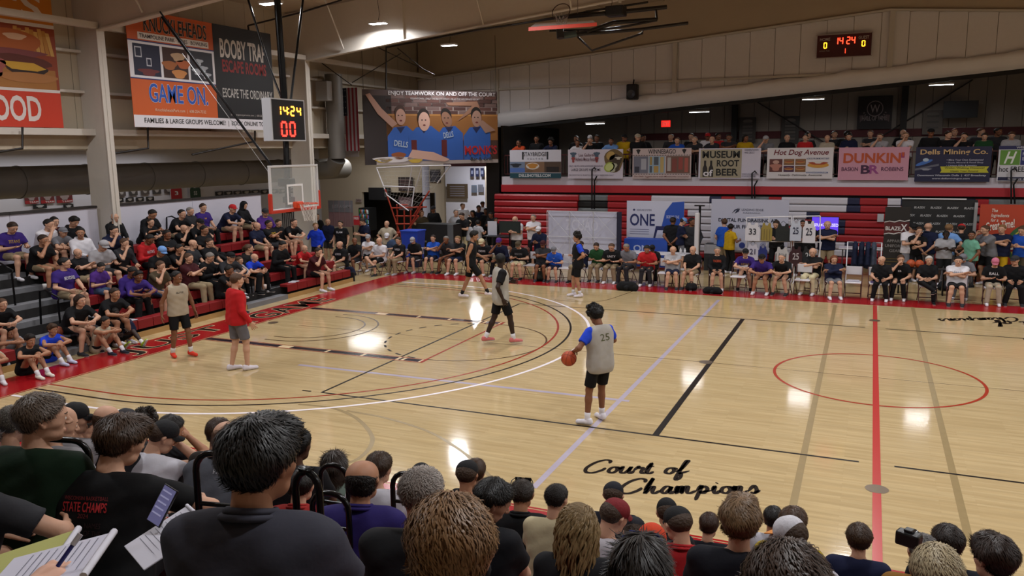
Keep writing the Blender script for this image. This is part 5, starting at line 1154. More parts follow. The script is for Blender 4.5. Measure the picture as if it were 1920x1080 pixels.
# ---- left bleachers: the row is the one whose height the head fits ----
LBT = '''23 422 notes tee:pu s:kh short:b w t=TITANS tc=ye
87 420 chin tee:wh s:dk short:k w
102 416 lap tee:mr s:dk short:k w
137 414 notes hood:bk p:bk thick:k w
216 408 lap hood:bk p:bk fringe:g w
283 399 notes polo:bk p:bk short:k t
339 401 elbows tee:bk s:kh short:k w
356 396 lap polo:dk s:bk buzz:g w
381 388 lap tee:pu p:bk short:b w t=W tc=ye
432 389 elbows tee:nv s:kh cap:rd w
457 385 lap hood:bk s:kh hood:bk w
497 398 turnl hood:vi s:dk cap:dk w t=ATHLETICS tc=lg
78 450 chin tee:bk s:kh short:b t
115 439 elbows polo:gy s:kh cap:gy w
152 435 turnl hood:wh p:dk short:k t
212 432 chin hood:nv p:bk short:k w
283 420 elbows long:bk p:bk buzz:b w
313 437 crossed tee:bk p:bk short:k b
345 433 chin polo:bk p:bk bald w
372 415 elbows hood:bk p:bk cap:bk w
383 430 legcross tee:bk p:bk short:k t
482 424 lap polo:nv s:kh fringe:b w
504 420 crossed tee:bk s:dk short:k t t=BEES tc=ye
523 418 lap polo:bk s:dk short:b w
550 415 elbows tee:bk s:kh buzz:b w
192 454 notes tee:lg s:dk cap:lg w
233 456 chin long:dk p:bk short:n w
277 447 notes hood:rd p:bk short:k b t=WILDCATS tc=wh
301 469 notes tee:bk s:bk cap:lb t
334 467 chin tee:bk p:bk short:k t
360 457 turn tee:dk p:bk bald w
392 455 lap polo:bk p:bk short:b w
464 463 turn hood:bk p:bk pony:n w
529 454 notes long:bk p:bk short:k w
118 492 turn tee:pu s:kh short:k w t=BELVIDERE tc=wh
147 482 crossed polo:bk s:kh fringe:g w
300 498 chin tee:ol s:jn short:n w
354 483 crossed polo:mr p:kh short:n w
391 477 notes long:bk p:bk short:g w
430 477 elbows long:dk p:bk cap:bk w
448 492 elbows hood:lg p:bk short:n w
190 502 notes polo:vi s:jn short:k w
247 510 notes hood:pu p:bk short:k b
259 517 elbows hood:pu p:bk thick:k b
476 483 elbows polo:rb s:bk fringe:w w
427 507 chin tee:bk p:bk short:k b
574 470 elbows polo:rd s:bk fringe:w w
597 472 chin polo:mr s:bk short:b w
213 547 elbows tee:bk s:bk short:b t
147 560 elbows tee:bk s:bk long:b w
5 572 elbows tee:bk s:rd pony:n w'''
RN = ['front row', 'second row', 'third row', 'fourth row', 'fifth row', 'top row']
def fill_left(txt):
    rows = {}
    for ln in txt.split('\n'):
        e = parse(ln); tp = sit[e['ps']]; hd = tp.J['head']; best = None
        for k in range(6):
            X_ = -16.12-.61*k+hd[1]; p = PX(e['px'], e['py'], X_); s = (p.z-.27*k)/hd[2]
            if best is None or abs(s-1) < abs(best[0]-1): best = (s, k, p)
        s, k, p = best; e['p'] = p; e['s'] = min(1.08, max(.93, s)); rows.setdefault(k, []).append(e)
    for k, es in rows.items():
        es.sort(key=lambda e: e['px'])
        for i, e in enumerate(es):
            mk(e, sit[e['ps']], (-16.12-.61*k, e['p'].y, .27*k), -PI/2+random.uniform(-.15, .12), mklabel(e, i, RN[k]+', left bleachers'), 'spectators on the left bleachers', e['s'])
fill_left(LBT)
# ---- generic placement by head ----
def fill(txt, poses, rz, place, group, zf=0., chairs=None, ylim=None):
    es = sorted([parse(l) for l in txt.split('\n')], key=lambda e: e['px'])
    for i, e in enumerate(es):
        tp = poses[e['ps']]; hd = tp.J['head']; s = 1.; r = rz+(e['rot'] or random.uniform(-.2, .2))
        if ylim and not e['y']:
            q = PZ(e['px'], e['py'], zf+hd[2]); oy = math.cos(r)*hd[1]; yy = q.y-oy
            if q.x > -13 and not (ylim[0] < yy < ylim[1]) or yy > ylim[1]: e['y'] = min(max(yy, ylim[0]), ylim[1])
        if e['y']:
            c, sn = math.cos(r), math.sin(r); oy = sn*hd[0]+c*hd[1]; p = PY(e['px'], e['py'], e['y']+oy); s = min(1.09, max(.9, (p.z-zf)/hd[2]))
        else: p = PZ(e['px'], e['py'], zf+hd[2])
        c, sn = math.cos(r), math.sin(r)
        loc = (p.x-s*(c*hd[0]-sn*hd[1]), p.y-s*(sn*hd[0]+c*hd[1]), zf)
        if e['y']: loc = (loc[0], e['y'], zf)
        mk(e, tp, loc, r, mklabel(e, i, place), group, s)
        if chairs: chair(loc[0]+sn*-.0+(.06*sn), loc[1]-.06*c, r, 'white folding chair under the person in %s %s, %s' % (e['c'], e['g'], ORD[i] if i < len(ORD) else '%dth from left' % (i+1)))
    return es
FAR = '''637 459 lap polo:bk s:kh fringe:g w t=LOGO tc=wh
665 452 turn polo:bk s:dk bald b
690 446 crossed tee:wh s:bk cap:lg w
711 452 legcross tee:wh s:bk fringe:w w
747 451 lap tee:bk p:kh short:b w t=GARRISON tc=wh
774 451 notes polo:bk s:dk cap:lg w
812 447 crossed polo:bl s:nv short:b w
837 449 chin polo:dk s:dk buzz:g b
858 449 crossed polo:bk s:nv short:l w
904 454 notes tee:bk s:bk cap:cr w t=COACHING tc=wh
936 453 chin long:nv p:bk cap:vi b
972 459 notes tee:bk s:cr cap:ol w t=BISON tc=gy
1018 458 crossed polo:dk s:bk cap:mr b
1038 469 notes tee:bl s:nv cap:gy w t=V tc=lg
1088 459 phone_ polo:nv p:kh short:b w
1118 462 notes polo:gn p:kh short:b w
1147 463 notes tee:bk p:kh buzz:n w t=UNITY tc=wh
1175 464 notes polo:gy p:dk buzz:g t
1213 467 notes polo:rd p:dk short:k t
1262 469 crossed tee:lg s:nv fringe:g w t=BULLS tc=wh
1299 469 lap polo:bk s:kh fringe:w w
1345 470 lap long:bk s:bk buzz:g w t=TIGERS tc=or
1398 474 elbows tee:pu s:bk cap:bk w t=INDIAN tc=ye
1429 484 elbows polo:pu s:bk cap:bk t
1466 483 elbows long:bk s:bk buzz:g w
1524 473 crossed polo:bk p:cr fringe:w w
1564 486 crossed long:nv s:gy long:r w
1653 488 turnl polo:bk p:bk bald w
1689 486 chin tee:bk p:bk short:n w t=B tc=wh
1742 488 legcross polo:bk p:bk short:w w
1797 489 crossed tee:wh s:bk short:k w t=Heart tc=gy
1866 492 notes tee:bk p:tn cap:pk w t=BALL tc=wh
1903 488 turnl long:bk p:bk cap:dk w'''.replace('phone_', 'crossed')
fill(FAR, sit, PI, 'far sideline chairs', 'coaches on the far sideline chairs', chairs=True, ylim=(8.75, 9.25))
SECOND = '''726 443 notes polo:jn s:kh cap:wh w
1223 466 notes tee:bk p:bk cap:bk b
1806 484 notes polo:gy p:gy cap:gy w'''
fill(SECOND, sit, PI, 'seated behind far sideline chairs', 'people seated in the second line', chairs=None, ylim=(9.6, 10.2))
for x, y in [(PZ(726, 443, 1.15).x, PZ(726, 443, 1.15).y+.3)]: chair(x, y, PI, 'white folding chair in the second line behind the white cap')
ec = 0
for px, py, w_ in ((1000, 520, 'beside the khaki shorts'), (1056, 530, 'left of the standing player in blue'), (1378, 552, 'left of the purple t-shirt'), (1501, 560, 'with dark print, left of the cream trousers'), (1597, 566, 'holding papers, right of the woman in navy'), (1642, 568, 'holding a purple folder, left of the bald man'), (1245, 538, 'right of the red polo shirt')):
    p = PZ(px, py, .02); chair(p.x, max(p.y, 8.75)+.1, PI+random.uniform(-.1, .1), 'empty white folding chair '+w_)
    if ec in (4, 5): 
        b = tag(MB().bbox(-.16, -.12, 0, .16, .12, .03, .008).build('folder', mat('b8b4c0' if ec == 4 else '6a5a94', .5)), 'papers lying on an empty folding chair' if ec == 4 else 'purple folder lying on an empty folding chair', 'folder'); b.location = (p.x, max(p.y, 8.75)-.05, .468)
    ec += 1
STAND = '''680 416 phone polo:nv s:dk short:b w y=9.8 rot=-.5
638 420 down tee:bk s:bk short:b w t=SLAM tc=wh
615 416 side polo:nv s:dk fringe:n w
592 424 side hood:rb p:bk pony:l w
595 406 side long:bk p:bk short:n w
725 420 hips polo:tn p:kh fringe:g w rot=.5
1000 404 crossed polo:wh p:bk buzz:g w
966 412 phone polo:wh p:bk fringe:w w
1010 431 notes_ long:nv p:bk cap:wh b
1262 409 behind polo:bk p:bk cap:bk b rot=3.1
1281 408 phone tee:nv s:gy cap:lb w rot=2.0
1298 410 side hood:dk p:bk short:k b
1358 417 side tee:bl s:kh short:n w rot=2.6
1370 426 side polo:ye p:bk short:k b rot=2.4
1456 410 phone polo:bk p:bk short:b w
1506 400 down tee:bk p:bk short:k b
1518 408 phone tee:bk p:bk short:k b
1552 415 crossed polo:nv s:kh bald w
1712 421 phone tee:wh s:gy cap:bk w rot=.5
1722 433 chinrest tee:bk p:bk short:n w rot=.3
1741 420 behind polo:nv p:gy bald w rot=2.9
1774 440 phone tee:lg s:bk buzz:k k
1780 428 hips polo:lb p:gy short:l w rot=2.8
1803 428 behind tee:bk p:bk cap:rd w rot=3.0
1822 441 side polo:mt p:dk short:k b rot=-1.0
1849 424 chinrest tee:gy s:bk short:n w rot=-1.0
1880 414 crossed tee:nv p:ye short:l w rot=-.4
1916 432 phone tee:bl p:ol short:n w rot=-.5'''.replace('notes_', 'phone')
fill(STAND, stand, PI, 'standing behind far sideline chairs', 'people standing beyond the sideline', ylim=(9.9, 12.3))
HALL = '''855 396 side tee:lg p:bk buzz:g w y=13.8
866 402 phone tee:bk p:cr short:b w y=12.6
898 385 side tee:nv p:bk short:k b y=16.4
880 428 side tee:lg s:kh cap:tn w y=12.6 rot=2.5
896 420 side polo:lg s:kh short:k t y=12.8 rot=2.8
911 396 down tee:bk p:bk short:k b y=15.8
920 403 phone long:bk p:bk buzz:k b y=14.8
930 420 side tee:bk p:bk short:k b y=14.2
812 388 down long:bk p:bk cap:dk b y=15.4
886 400 down tee:bk p:bk long:k b y=14.8
905 380 side polo:wh p:bk short:k b y=19
868 386 side tee:wh p:bk short:n w y=18.6
791 400 side tee:ol p:bk long:r w y=14.6'''
fill(HALL, stand, PI, 'in the concession hall', 'people in the concession hall')
BALC = '''973 268 rail tee:or p:bk short:k b
1006 257 down tee:bk p:bk short:k b
1033 266 rail tee:nv p:bk curly:k b
1080 253 down tee:bk p:bk short:k b y=17
1083 268 rail tee:wh p:bk short:k b
1106 249 down tee:bk p:bk cap:wh b y=16.6
1107 264 chinrest tee:bk p:bk buzz:g w
1119 258 down tee:bk p:bk short:k b y=16.4
1146 265 rail polo:lb p:bk short:k b
1171 251 side tee:ye p:bk cap:bk b
1196 256 side tee:bk p:bk cap:tn w
1206 259 side tee:bk p:bk short:k b y=16.4
1258 252 down tee:dk p:bk buzz:g w y=17
1270 264 rail tee:bl p:bk short:n w
1296 253 down tee:bk p:bk short:b w y=16.8
1303 262 rail tee:dk p:bk buzz:g w
1327 254 down tee:wh p:bk cap:rd b y=16.6
1335 262 rail tee:dk p:bk fringe:g w
1347 256 side tee:rd p:bk short:k b y=16.6
1367 258 crossed tee:dk p:bk short:k b
1398 259 side tee:ye p:bk long:k b
1436 261 chinrest polo:gy p:bk cap:lg w
1476 259 down polo:bk p:bk fringe:w w
1510 258 down hood:rd p:bk short:k w
1515 254 side tee:dk p:bk short:k w y=16.8
1551 260 phone tee:tn p:bk fringe:n w
1565 246 down tee:dk p:bk short:k w y=17.2
1592 256 phone polo:nv p:bk short:k w
1590 252 side tee:bk p:bk short:k b y=16.9
1632 250 crossed tee:dk p:bk short:n w y=16.6
1650 257 chinrest polo:lg p:bk short:n w
1694 246 down tee:bk p:bk fringe:g w y=17
1698 255 chinrest tee:wh p:bk buzz:l w
1746 243 down long:bk p:bk cap:bk b
1778 253 side tee:bk p:bk short:b w
1790 248 down tee:mr p:bk short:r w y=16.8
1808 256 chinrest tee:bk p:bk short:b w
1840 242 side tee:dk p:bk short:n w y=17
1846 256 phone tee:gn p:bk short:b w
1872 242 side tee:dk p:bk short:k b y=17
1897 254 phone hood:lg p:bk short:n w'''
BALC = '\n'.join(l if 'y=' in l else l+' y=15.65' for l in BALC.split('\n'))
fill(BALC, stand, PI, 'on the balcony', 'people along the balcony rail', zf=2.95)
# ---------------- booths beyond the far sideline ----------------
q = onY('backdrop_frame', 1028, 1159, 396, 492, 11.6, 'b6b6c8', 'pale fabric backdrop seen from behind with a silver truss frame', 'backdrop', thick=.02)
tr = mat('cfcfd4', .35, .5)
W_, H_ = q.W, q.H
for i in range(4): MB().tube([(W_*i/3, -.12, -.9), (W_*i/3, -.12, H_)], .014, 6).build('pole', tr, q.o)
for j in (0., .5, 1.): MB().tube([(0, -.12, H_*j), (W_, -.12, H_*j)], .012, 6).build('pole', tr, q.o)
for i in range(3):
    for j in range(2): MB().tube([(W_*i/3, -.1, H_*j/2), (W_*(i+1)/3, -.1, H_*(j+1)/2)], .007, 5).tube([(W_*(i+1)/3, -.14, H_*j/2), (W_*i/3, -.14, H_*(j+1)/2)], .007, 5).build('brace', tr, q.o)
MB().box(0, .0, -.95, W_, .02, 0).build('lower_panel', mat('aeaec2', .6), q.o); MB().box(W_, -.2, -.95, W_+.12, .02, H_).build('side_panel', mat('14142c', .6), q.o)
lettering(q.o, 'ZCUAO', W_*.25, H_*.62, W_*.72, H_*.84, mat('c4c4d2', .6), -.004, .05)
q = onY('backdrop', 1175, 1282, 377, 470, 12.9, 'bcbcca', 'white backdrop with a blue corner and large navy letters', 'backdrop', thick=.03)
q.s([(.62, 0), (.6, .4), (.68, .8), (.8, .98), (1, 1), (1, 0)], '2048a0', 1); q.t('ONE', .06, .5, .5, .74, '1c2456', .03, 3)
for i in range(3): q.r(.06, .42-.045*i, .4, .43-.045*i, '7a7a90', 1)
for i in range(5): q.r(.12, .2-.04*i, (.34, .3, .36, .28, .34)[i], .21-.04*i, '7a7a90', 1)
q.t('SIDELINE SYSTEM', .18, .8, .44, .835, '5a5a70', .0); q.b(.13, .82, .02, .02, '30305a', 2); q.t('SIDELINE ONE', .7, .66, .92, .72, 'b8bcd8', .02, 3)
q.s([(.45, .1), (.52, .5), (.74, .5), (.7, .1)], '1c2050', 2); q.s([(.5, .2), (.55, .42), (.72, .42), (.68, .2)], 'c0c0d0', 3)
tb = onY('booth_table', 1170, 1251, 449, 482, 12.1, '1c44a0', 'folding table under a blue fitted cloth, left of the crowd', 'table', thick=.6)
MB().box(0, .01, -.35, tb.W, .58, 0).build('cloth_skirt', mat('1a3c90', .7), tb.o); tb.t('ONE', .22, .3, .7, .68, 'a8b4d8', .05)
q = onY('backdrop', 1333, 1478, 374, 470, 13.3, 'b2b2c2', 'wide pale backdrop with dark fundraising headline', 'backdrop', thick=.05)
q.t('DIGITAL FUNDRAISING AT', .1, .56, .86, .63, '1a1c30', .04); q.t('YOUR FINGERTIPS', .2, .43, .76, .5, '1a1c30', .04); q.t('LEADING EDGE', .4, .78, .68, .82, '5a5c6c', .01); q.t('FUNDRAISING', .42, .725, .64, .75, '5a5c6c', .0)
q.s([(.27, .72), (.31, .8), (.38, .84), (.32, .78)], '20243c', 2); q.s([(.31, .72), (.36, .76), (.38, .82), (.34, .8)], '20243c', 2)
q.b(.42, .1, .04, .06, '2a3a80', 2); q.b(.12, .12, .05, .04, '2a50a0', 2); q.b(.7, .1, .05, .08, '8e8ea8', 2)
tb = onY('booth_table', 1320, 1372, 459, 512, 12.6, '2a2c2e', 'table under a dark cloth right of the white standard', 'table', thick=.6)
tb.r(0, .68, 1, 1, 'a8a8b0', 1); MB().bbox(.3, .1, tb.H, .75, .45, tb.H+.35, .01).build('box', mat('b0b0bc', .6), tb.o)
# volleyball standard
p = PY(1311, 385, 11.4); vs_ = empty('net_standard', (p.x, 11.4, 0), 0, 'tall white padded net standard with black pole beside the backdrops', 'post')
MB().tube([(0, .15, 0), (0, .15, p.z)], .04, 10).build('pole', bk, vs_); MB().bbox(-.12, -.1, 0, .02, .1, p.z-.25, .03).build('padding', mat('c6c2c4', .6), vs_); MB().box(-.18, .1, p.z-.04, .16, .2, p.z).build('pulley_bar', bk, vs_)
# television with purple screen
tv2 = onY('television', 1521, 1573, 406, 440, 13.6, '0c0c10', 'lit purple television screen beside the jersey racks', 'television', thick=.05)
rect(tv2.o, .02, .02, tv2.W-.02, tv2.H-.02, mat('5a3cd0', .4, emis=.9), -.004, 'screen'); lettering(tv2.o, '$9,841 RAISED', tv2.W*.1, tv2.H*.42, tv2.W*.98, tv2.H*.62, mat('d8d0f0', .4, emis=1.), -.006, .03)
MB().tube([(tv2.W*.5, .1, -1.4), (tv2.W*.5, .1, .1)], .03, 6).build('stand_pole', bk, tv2.o); MB().box(tv2.W*.2, -.1, -1.55, tv2.W*.8, .3, -1.5).build('stand_base', bk, tv2.o)
# jersey racks of white pipe
def jersey(px, py0, py1, y, wpx, c, num, nc, lb, striped=None):
    a, b = PY(px-wpx/2, py0, y), PY(px+wpx/2, py1, y); w_ = b.x-a.x; h_ = a.z-b.z
    r = empty('jersey', (a.x, y, b.z), 0, lb, 'jersey', 'jerseys hanging on the white pipe racks')
    pts = [(0, 0), (w_, 0), (w_, h_*.68), (w_*.88, h_*.78), (w_*.84, h_), (w_*.68, h_), (w_*.6, h_*.86), (w_*.4, h_*.86), (w_*.32, h_), (w_*.16, h_), (w_*.12, h_*.78), (0, h_*.68)]
    MB().prism(pts, 1, 0, .05).build('cloth', mat(c, .8, noise=.05, bump=.3), r)
    if num: lettering(r, num, w_*.25, h_*.34, w_*.75, h_*.68, mat(nc, .7), -.006, .03)
    if striped:
        for k in range(4): rect(r, w_*(.04+.24*k), h_*.05, w_*(.1+.24*k), h_*.65, mat(striped, .7), -.004, 'stripe')
    MB().tube([(w_*.3, .02, h_), (w_*.5, .02, h_+.08), (w_*.7, .02, h_)], .008, 5).build('hanger', mat('1a1a1a'), r)
    return r
YR = 10.8
rk = empty('clothes_rack', (0, 0, 0), 0, 'white pipe rack of sample jerseys, left one', 'clothes rack', 'white pipe racks'); rk2 = empty('clothes_rack', (0, 0, 0), 0, 'white pipe rack of sample jerseys, right one', 'clothes rack', 'white pipe racks')
wp = mat('d2d0d4', .4)
def pv(px, py, y=YR): return tuple(PY(px, py, y))
for r, segs in ((rk, [((1400, 408), (1400, 453)), ((1400, 453), (1484, 453)), ((1442, 408), (1434, 490)), ((1400, 408), (1484, 406)), ((1484, 406), (1484, 500)), ((1400, 453), (1395, 505))]), (rk2, [((1487, 406), (1489, 505)), ((1487, 406), (1538, 405)), ((1538, 405), (1537, 490)), ((1487, 454), (1540, 454)), ((1540, 454), (1534, 486))])):
    for a, b in segs: MB().tube([pv(*a), pv(*b)], .018, 7).build('pipe', wp, r)
for r_, (a, b) in ((rk, (1400, 1484)), (rk2, (1489, 1537))):
    for px in (a, b): c = PY(px, 500, YR); MB().tube([(c.x, YR-.3, .02), (c.x, YR+.3, .02)], .018, 6).tube([(c.x, YR, .02), (c.x, YR, c.z+.2)], .018, 6).build('foot', wp, r_)
jersey(1411, 417, 452, YR-.15, 26, 'c8c4c8', '33', '2a2a30', 'white jersey numbered 33 on the left rack'); jersey(1437, 418, 452, YR-.1, 20, '8e7a38', '', '', 'gold striped shorts hanging on the left rack', '6a5828')
jersey(1468, 419, 453, YR-.1, 26, '1a1c1a', '', '', 'black shorts hanging on the left rack'); jersey(1411, 456, 488, YR-.1, 20, 'b8b4c0', '21', '2a2040', 'white jersey numbered 21 on the lower left rail'); jersey(1430, 462, 486, YR-.1, 16, '1e2868', '', '', 'blue jersey on the lower left rail')
jersey(1466, 463, 498, YR-.1, 24, 'b4b0ae', '', '', 'white jersey with dark trim on the lower left rail', '3a3a3a'); jersey(1492, 414, 452, YR-.15, 20, 'b0b4c0', '25', '20243c', 'pale jersey numbered 25, left of two on the right rack'); jersey(1517, 414, 456, YR-.15, 22, 'c8c4c8', '25', '1c1c2c', 'white jersey numbered 25, right of two on the right rack')
jersey(1492, 462, 500, YR-.1, 22, '341418', '25', 'b0a8a8', 'maroon jersey numbered 25 on the lower right rail'); jersey(1516, 462, 498, YR-.1, 22, '18181a', '25', 'b0b0b0', 'black jersey numbered 25 on the lower right rail')
# coats on a rail
cr = empty('coat_rack', tuple(PY(1620, 505, 10.6).xy)+(0,), 0, 'low rail with navy and grey team jackets behind empty chairs', 'coat rack')
for i, (dx, c) in enumerate(((-.28, '161c34'), (-.1, '141a30'), (.08, '1a2038'), (.24, '3c4250'))):
    V_, Q_ = nets([rc((dx, 0, 1.32), (dx, 0, .7), .09, .13, .03, sq=((1, 0, 0), .8)), rc((dx, -.14, 1.25), (dx, .14, 1.25), .06, .06, .04), rc((dx, -.2, 1.2), (dx, -.22, .75), .05, .05, .03), rc((dx, .2, 1.2), (dx, .22, .75), .05, .05, .03)], .025, fold=.004, seed=i)
    link('jacket', tomesh('jacket', V_, Q_), cr, cloth(c))
MB().tube([(-.5, 0, 0), (-.5, 0, 1.38), (.45, 0, 1.38), (.45, 0, 0)], .02, 7).build('rail', wp, cr)
# long white table with goods
def table(px0, px1, py, y, lb, c='c8c6cc', hgt=.74, grp='folding tables'):
    a, b = PY(px0, py, y), PY(px1, py, y); r = empty('folding_table', (a.x, y, 0), 0, lb, 'table', grp); w_ = b.x-a.x
    MB().bbox(0, 0, hgt-.04, w_, .7, hgt, .012).build('tabletop', mat(c, .5), r)
    for x in (.12, w_-.12):
        for y_ in (.08, .62): MB().tube([(x, y_, 0), (x, y_, hgt-.04)], .015, 6).build('leg', mat('5a5a60', .4, .5), r)
    return r
table(1572, 1656, 472, 12.6, 'white folding table left of the black roll up banner', hgt=.95)
table(1165, 1290, 492, 11.0, 'white folding table in front of the blue booth table', hgt=.72); table(905, 962, 442, 12.6, 'dark folding table under the television stand at the red bleachers', '1a1a20', hgt=.95)
b = tag(MB().bbox(-.2, 0, 0, .2, .02, .55, .01).build('flyer_stand', mat('c2c2cc', .5)), 'white paper flyer standing on the dark table', 'flyer'); b.location = (PY(921, 440, 12.8).x, 12.9, .952)
for i, (px, c, lb) in enumerate(((1276, 'd0d0d4', 'left small white bottle on the white table'), (1284, 'd0d0d4', 'right small white bottle on the white table'))):
    bt = tag(MB().lathe([(.0, 0), (.035, 0), (.037, .14), (.015, .18), (.015, .21), (0, .21)], 12).build('bottle', mat(c, .3)), lb, 'bottle'); bt.location = (PY(px, 480, 11.2).x, 11.2, .72)
# black roll up and wide black backdrop
q = onY('roll_up_banner', 1656, 1703, 388, 520, 12.4, '18120f', 'black roll up banner with torn white stripes and a white brand word', 'banner', thick=.03)
q.r(0, .62, 1, .79, '4a1412', 1)
for z in (.62, .79): q.s([(0, z-.012), (.2, z+.004), (.4, z-.008), (.6, z+.014), (.8, z+.004), (1, z+.02), (1, z+.035), (.8, z+.016), (.6, z+.028), (.4, z+.006), (.2, z+.016), (0, z)], 'b8b4b0', 2)
q.t('BLAZE', .06, .67, .66, .725, 'c8c4c0', .05, 3); q.t('X', .66, .66, .92, .76, 'c8c4c0', .05, 3)
for i, t_ in enumerate(('APPAREL', 'UNIFORMS', 'GEAR')): q.t(t_, (.14, .08, .26)[i], .5-.07*i, (.82, .9, .72)[i], .54-.07*i, '7a7674', .03)
for i in range(4): q.r(.12, .14+.04*i, .88, .15+.04*i, '5a4a20', 1)
q = onY('backdrop', 1688, 1830, 374, 470, 13.2, '131314', 'wide black backdrop printed with a repeated white brand word', 'backdrop', thick=.04)
for j in range(5):
    for i in range(5):
        x0 = -.05+i*.22+(j % 2)*.09
        if x0+.13 < .97 and x0 > 0: q.t('BLAZEX', x0, .82-.155*j, x0+.15, .86-.155*j, 'a8a8a8', .04, 2, shear=.2)
MB().box(q.W*.96, -.12, -.2, q.W, .0, q.H*.95).build('side_pole', mat('9c9c9c', .5), q.o); MB().box(.0, -.05, q.H, q.W*.85, .0, q.H+.04).build('top_bar', mat('c8c8cc', .5), q.o)
q = onY('backdrop', 1834, 1990, 384, 500, 12.9, 'a8381c', 'orange backdrop with white slogan and round green emblem at the right edge', 'backdrop', thick=.04)
q.t('The\nIngredients\nfor a', .14, .72, .36, .93, 'd8ccc0', .02, 2, shear=.2); q.t('Great Time!', .08, .6, .44, .74, 'd8ccc0', .04, 2, shear=.25, rot=.18)
q.b(.62, .35, .27, .34, '2c5a30', 1, n=40); q.b(.62, .35, .22, .28, 'b0a040', 2, n=40); q.b(.62, .35, .2, .26, '2c5a30', 3, n=40); q.r(.3, .24, .95, .46, '7a1814', 4); q.t('GREAT', .36, .27, .8, .42, 'd8d0c8', .06, 5)
# small square notice on the bleachers, without its code
q = onY('notice', 1645, 1657, 401, 416, 14.75, 'b8b8bc', 'small white square notice on the red panels left of the black banner', 'notice')
# television on a stand at left, big display case, bin, training machine
tv3 = onY('television', 936, 975, 415, 437, 12.0, '101418', 'black flat screen on a pole stand in front of the red panels', 'television', thick=.06); tv3.r(.03, .05, .97, .95, '1a2422', 1)
MB().tube([(tv3.W*.45, .1, -1.4), (tv3.W*.45, .1, .2)], .03, 6).build('stand_pole', bk, tv3.o)
q = onY('road_case', 783, 850, 403, 452, 11.5, '101012', 'large black equipment case behind the seated coaches', 'case', thick=.7); MB().box(q.W-.25, -.02, 0, q.W, 0, q.H).build('side_face', mat('55565a', .6), q.o); MB().bbox(.1, -.06, q.H*.3, .4, 0, q.H*.36, .01).build('latch', mat('8a8a8a', .4, .6), q.o)
q.o.location.z = .45; MB().box(0, .05, -.45, q.W, .6, 0).build('cart', mat('0e0e10', .6), q.o)
bn = empty('plastic_bin', tuple(PZ(775, 455, .9).xy)+(.0,), 0, 'blue plastic bin beside the orange ball machine', 'bin'); 
MB().add([(-.28, -.25, .3), (.28, -.25, .3), (.28, .25, .3), (-.28, .25, .3), (-.36, -.3, 1.35), (.36, -.3, 1.35), (.36, .3, 1.35), (-.36, .3, 1.35)], [(0, 3, 2, 1), (0, 1, 5, 4), (1, 2, 6, 5), (2, 3, 7, 6), (3, 0, 4, 7)]).build('tub', mat('1c3ca8', .5), bn); MB().bbox(-.38, -.32, 1.33, .38, .32, 1.38, .01).build('rim', mat('2448b8', .5), bn); MB().box(-.25, -.2, 0, .25, .2, .3).build('base', mat('16203c', .6), bn)
sm = empty('shooting_machine', (0, 0, 0), 0, 'orange framed ball return machine with a tall white net funnel', 'machine')
YS = 10.5; P_ = lambda px, py, dy=0: tuple(PY(px, py, YS+dy))
for a, b, c in (((706, 315), (773, 311), (0, 0)), ((773, 311), (845, 310), (0, 0)), ((706, 315), (726, 367), (0, 0)), ((718, 349), (777, 351), (0, 0)), ((777, 351), (772, 387), (0, 0)), ((726, 366), (766, 395), (0, 0)), ((845, 310), (820, 343), (0, .6)), ((773, 311), (764, 366), (0, .4)), ((791, 312), (780, 350), (0, .4)), ((706, 315), (791, 312), (.8, .8))):
    MB().tube([P_(*a, c[0]), P_(*b, c[1])], .022, 7).build('net_frame', wp, sm)
om = mat('9c3018', .5)
for a, b in (((722, 355), (752, 445)), ((805, 358), (775, 405)), ((745, 395), (745, 436)), ((758, 395), (758, 436)), ((770, 395), (770, 430)), ((742, 405), (785, 405)), ((742, 436), (760, 436)), ((742, 420), (772, 420)), ((735, 390), (800, 388)), ((785, 405), (760, 436)), ((790, 388), (770, 420)), ((748, 384), (765, 384)), ((744, 384), (744, 395))):
    MB().tube([P_(*a), P_(*b, .15)], .03, 7).build('frame_tube', om, sm)
for px in (746, 770): a = PY(px, 436, YS); MB().tube([(a.x, YS, 0), (a.x, YS, a.z)], .03, 6).build('leg', om, sm)
nn_ = MB(); A_ = [Vector(P_(706, 315)), Vector(P_(845, 310)), Vector(P_(777, 390)), Vector(P_(722, 368))]
for i in range(13):
    f = i/12; a = A_[0].lerp(A_[1], f); b = A_[3].lerp(A_[2], f); nn_.tube([a, (a+b)/2+Vector((0, .2, -.03)), b], .0035, 3)
for j in range(9):
    f = j/8; a = A_[0].lerp(A_[3], f); b = A_[1].lerp(A_[2], f); nn_.tube([a, (a+b)/2+Vector((0, .25*f, 0)), b], .0035, 3)
nn_.build('net', mat('a8a49c', .9), sm)
# concession wall
q = onY('television', 691, 731, 352, 375, 16.85, '08080a', 'black wall television above the concession opening', 'television', thick=.08); q.r(.02, .03, .98, .97, '0e0e12', 0)
q = onY('wall_poster', 747, 774, 332, 358, 16.9, '2a1c1c', 'dark picture on the concession wall, upper of two', 'poster'); [q.r(.1, .12+.2*i, .9, .24+.2*i, '4a3434', 1) for i in range(4)]
q = onY('wall_poster', 748, 773, 370, 394, 16.9, '5a4448', 'pinkish picture on the concession wall, lower of two', 'poster'); q.b(.5, .5, .35, .35, '8a7478', 1, wob=.2)
q = onY('wall_notice', 667, 678, 373, 379, 16.9, '9a8a84', 'small notice above the concession doorway', 'notice'); q.t('OPEN', .1, .2, .9, .8, '4a2020', .02)
q = onY('hanging_banner', 616, 662, 376, 425, 15.4, '8a6a70', 'translucent pink and grey banner hanging near the hoop', 'banner'); q.r(0, .55, 1, 1, '74747c', 1); q.t('JUST A GAME', .15, .68, .95, .84, '9a98a0', .04)
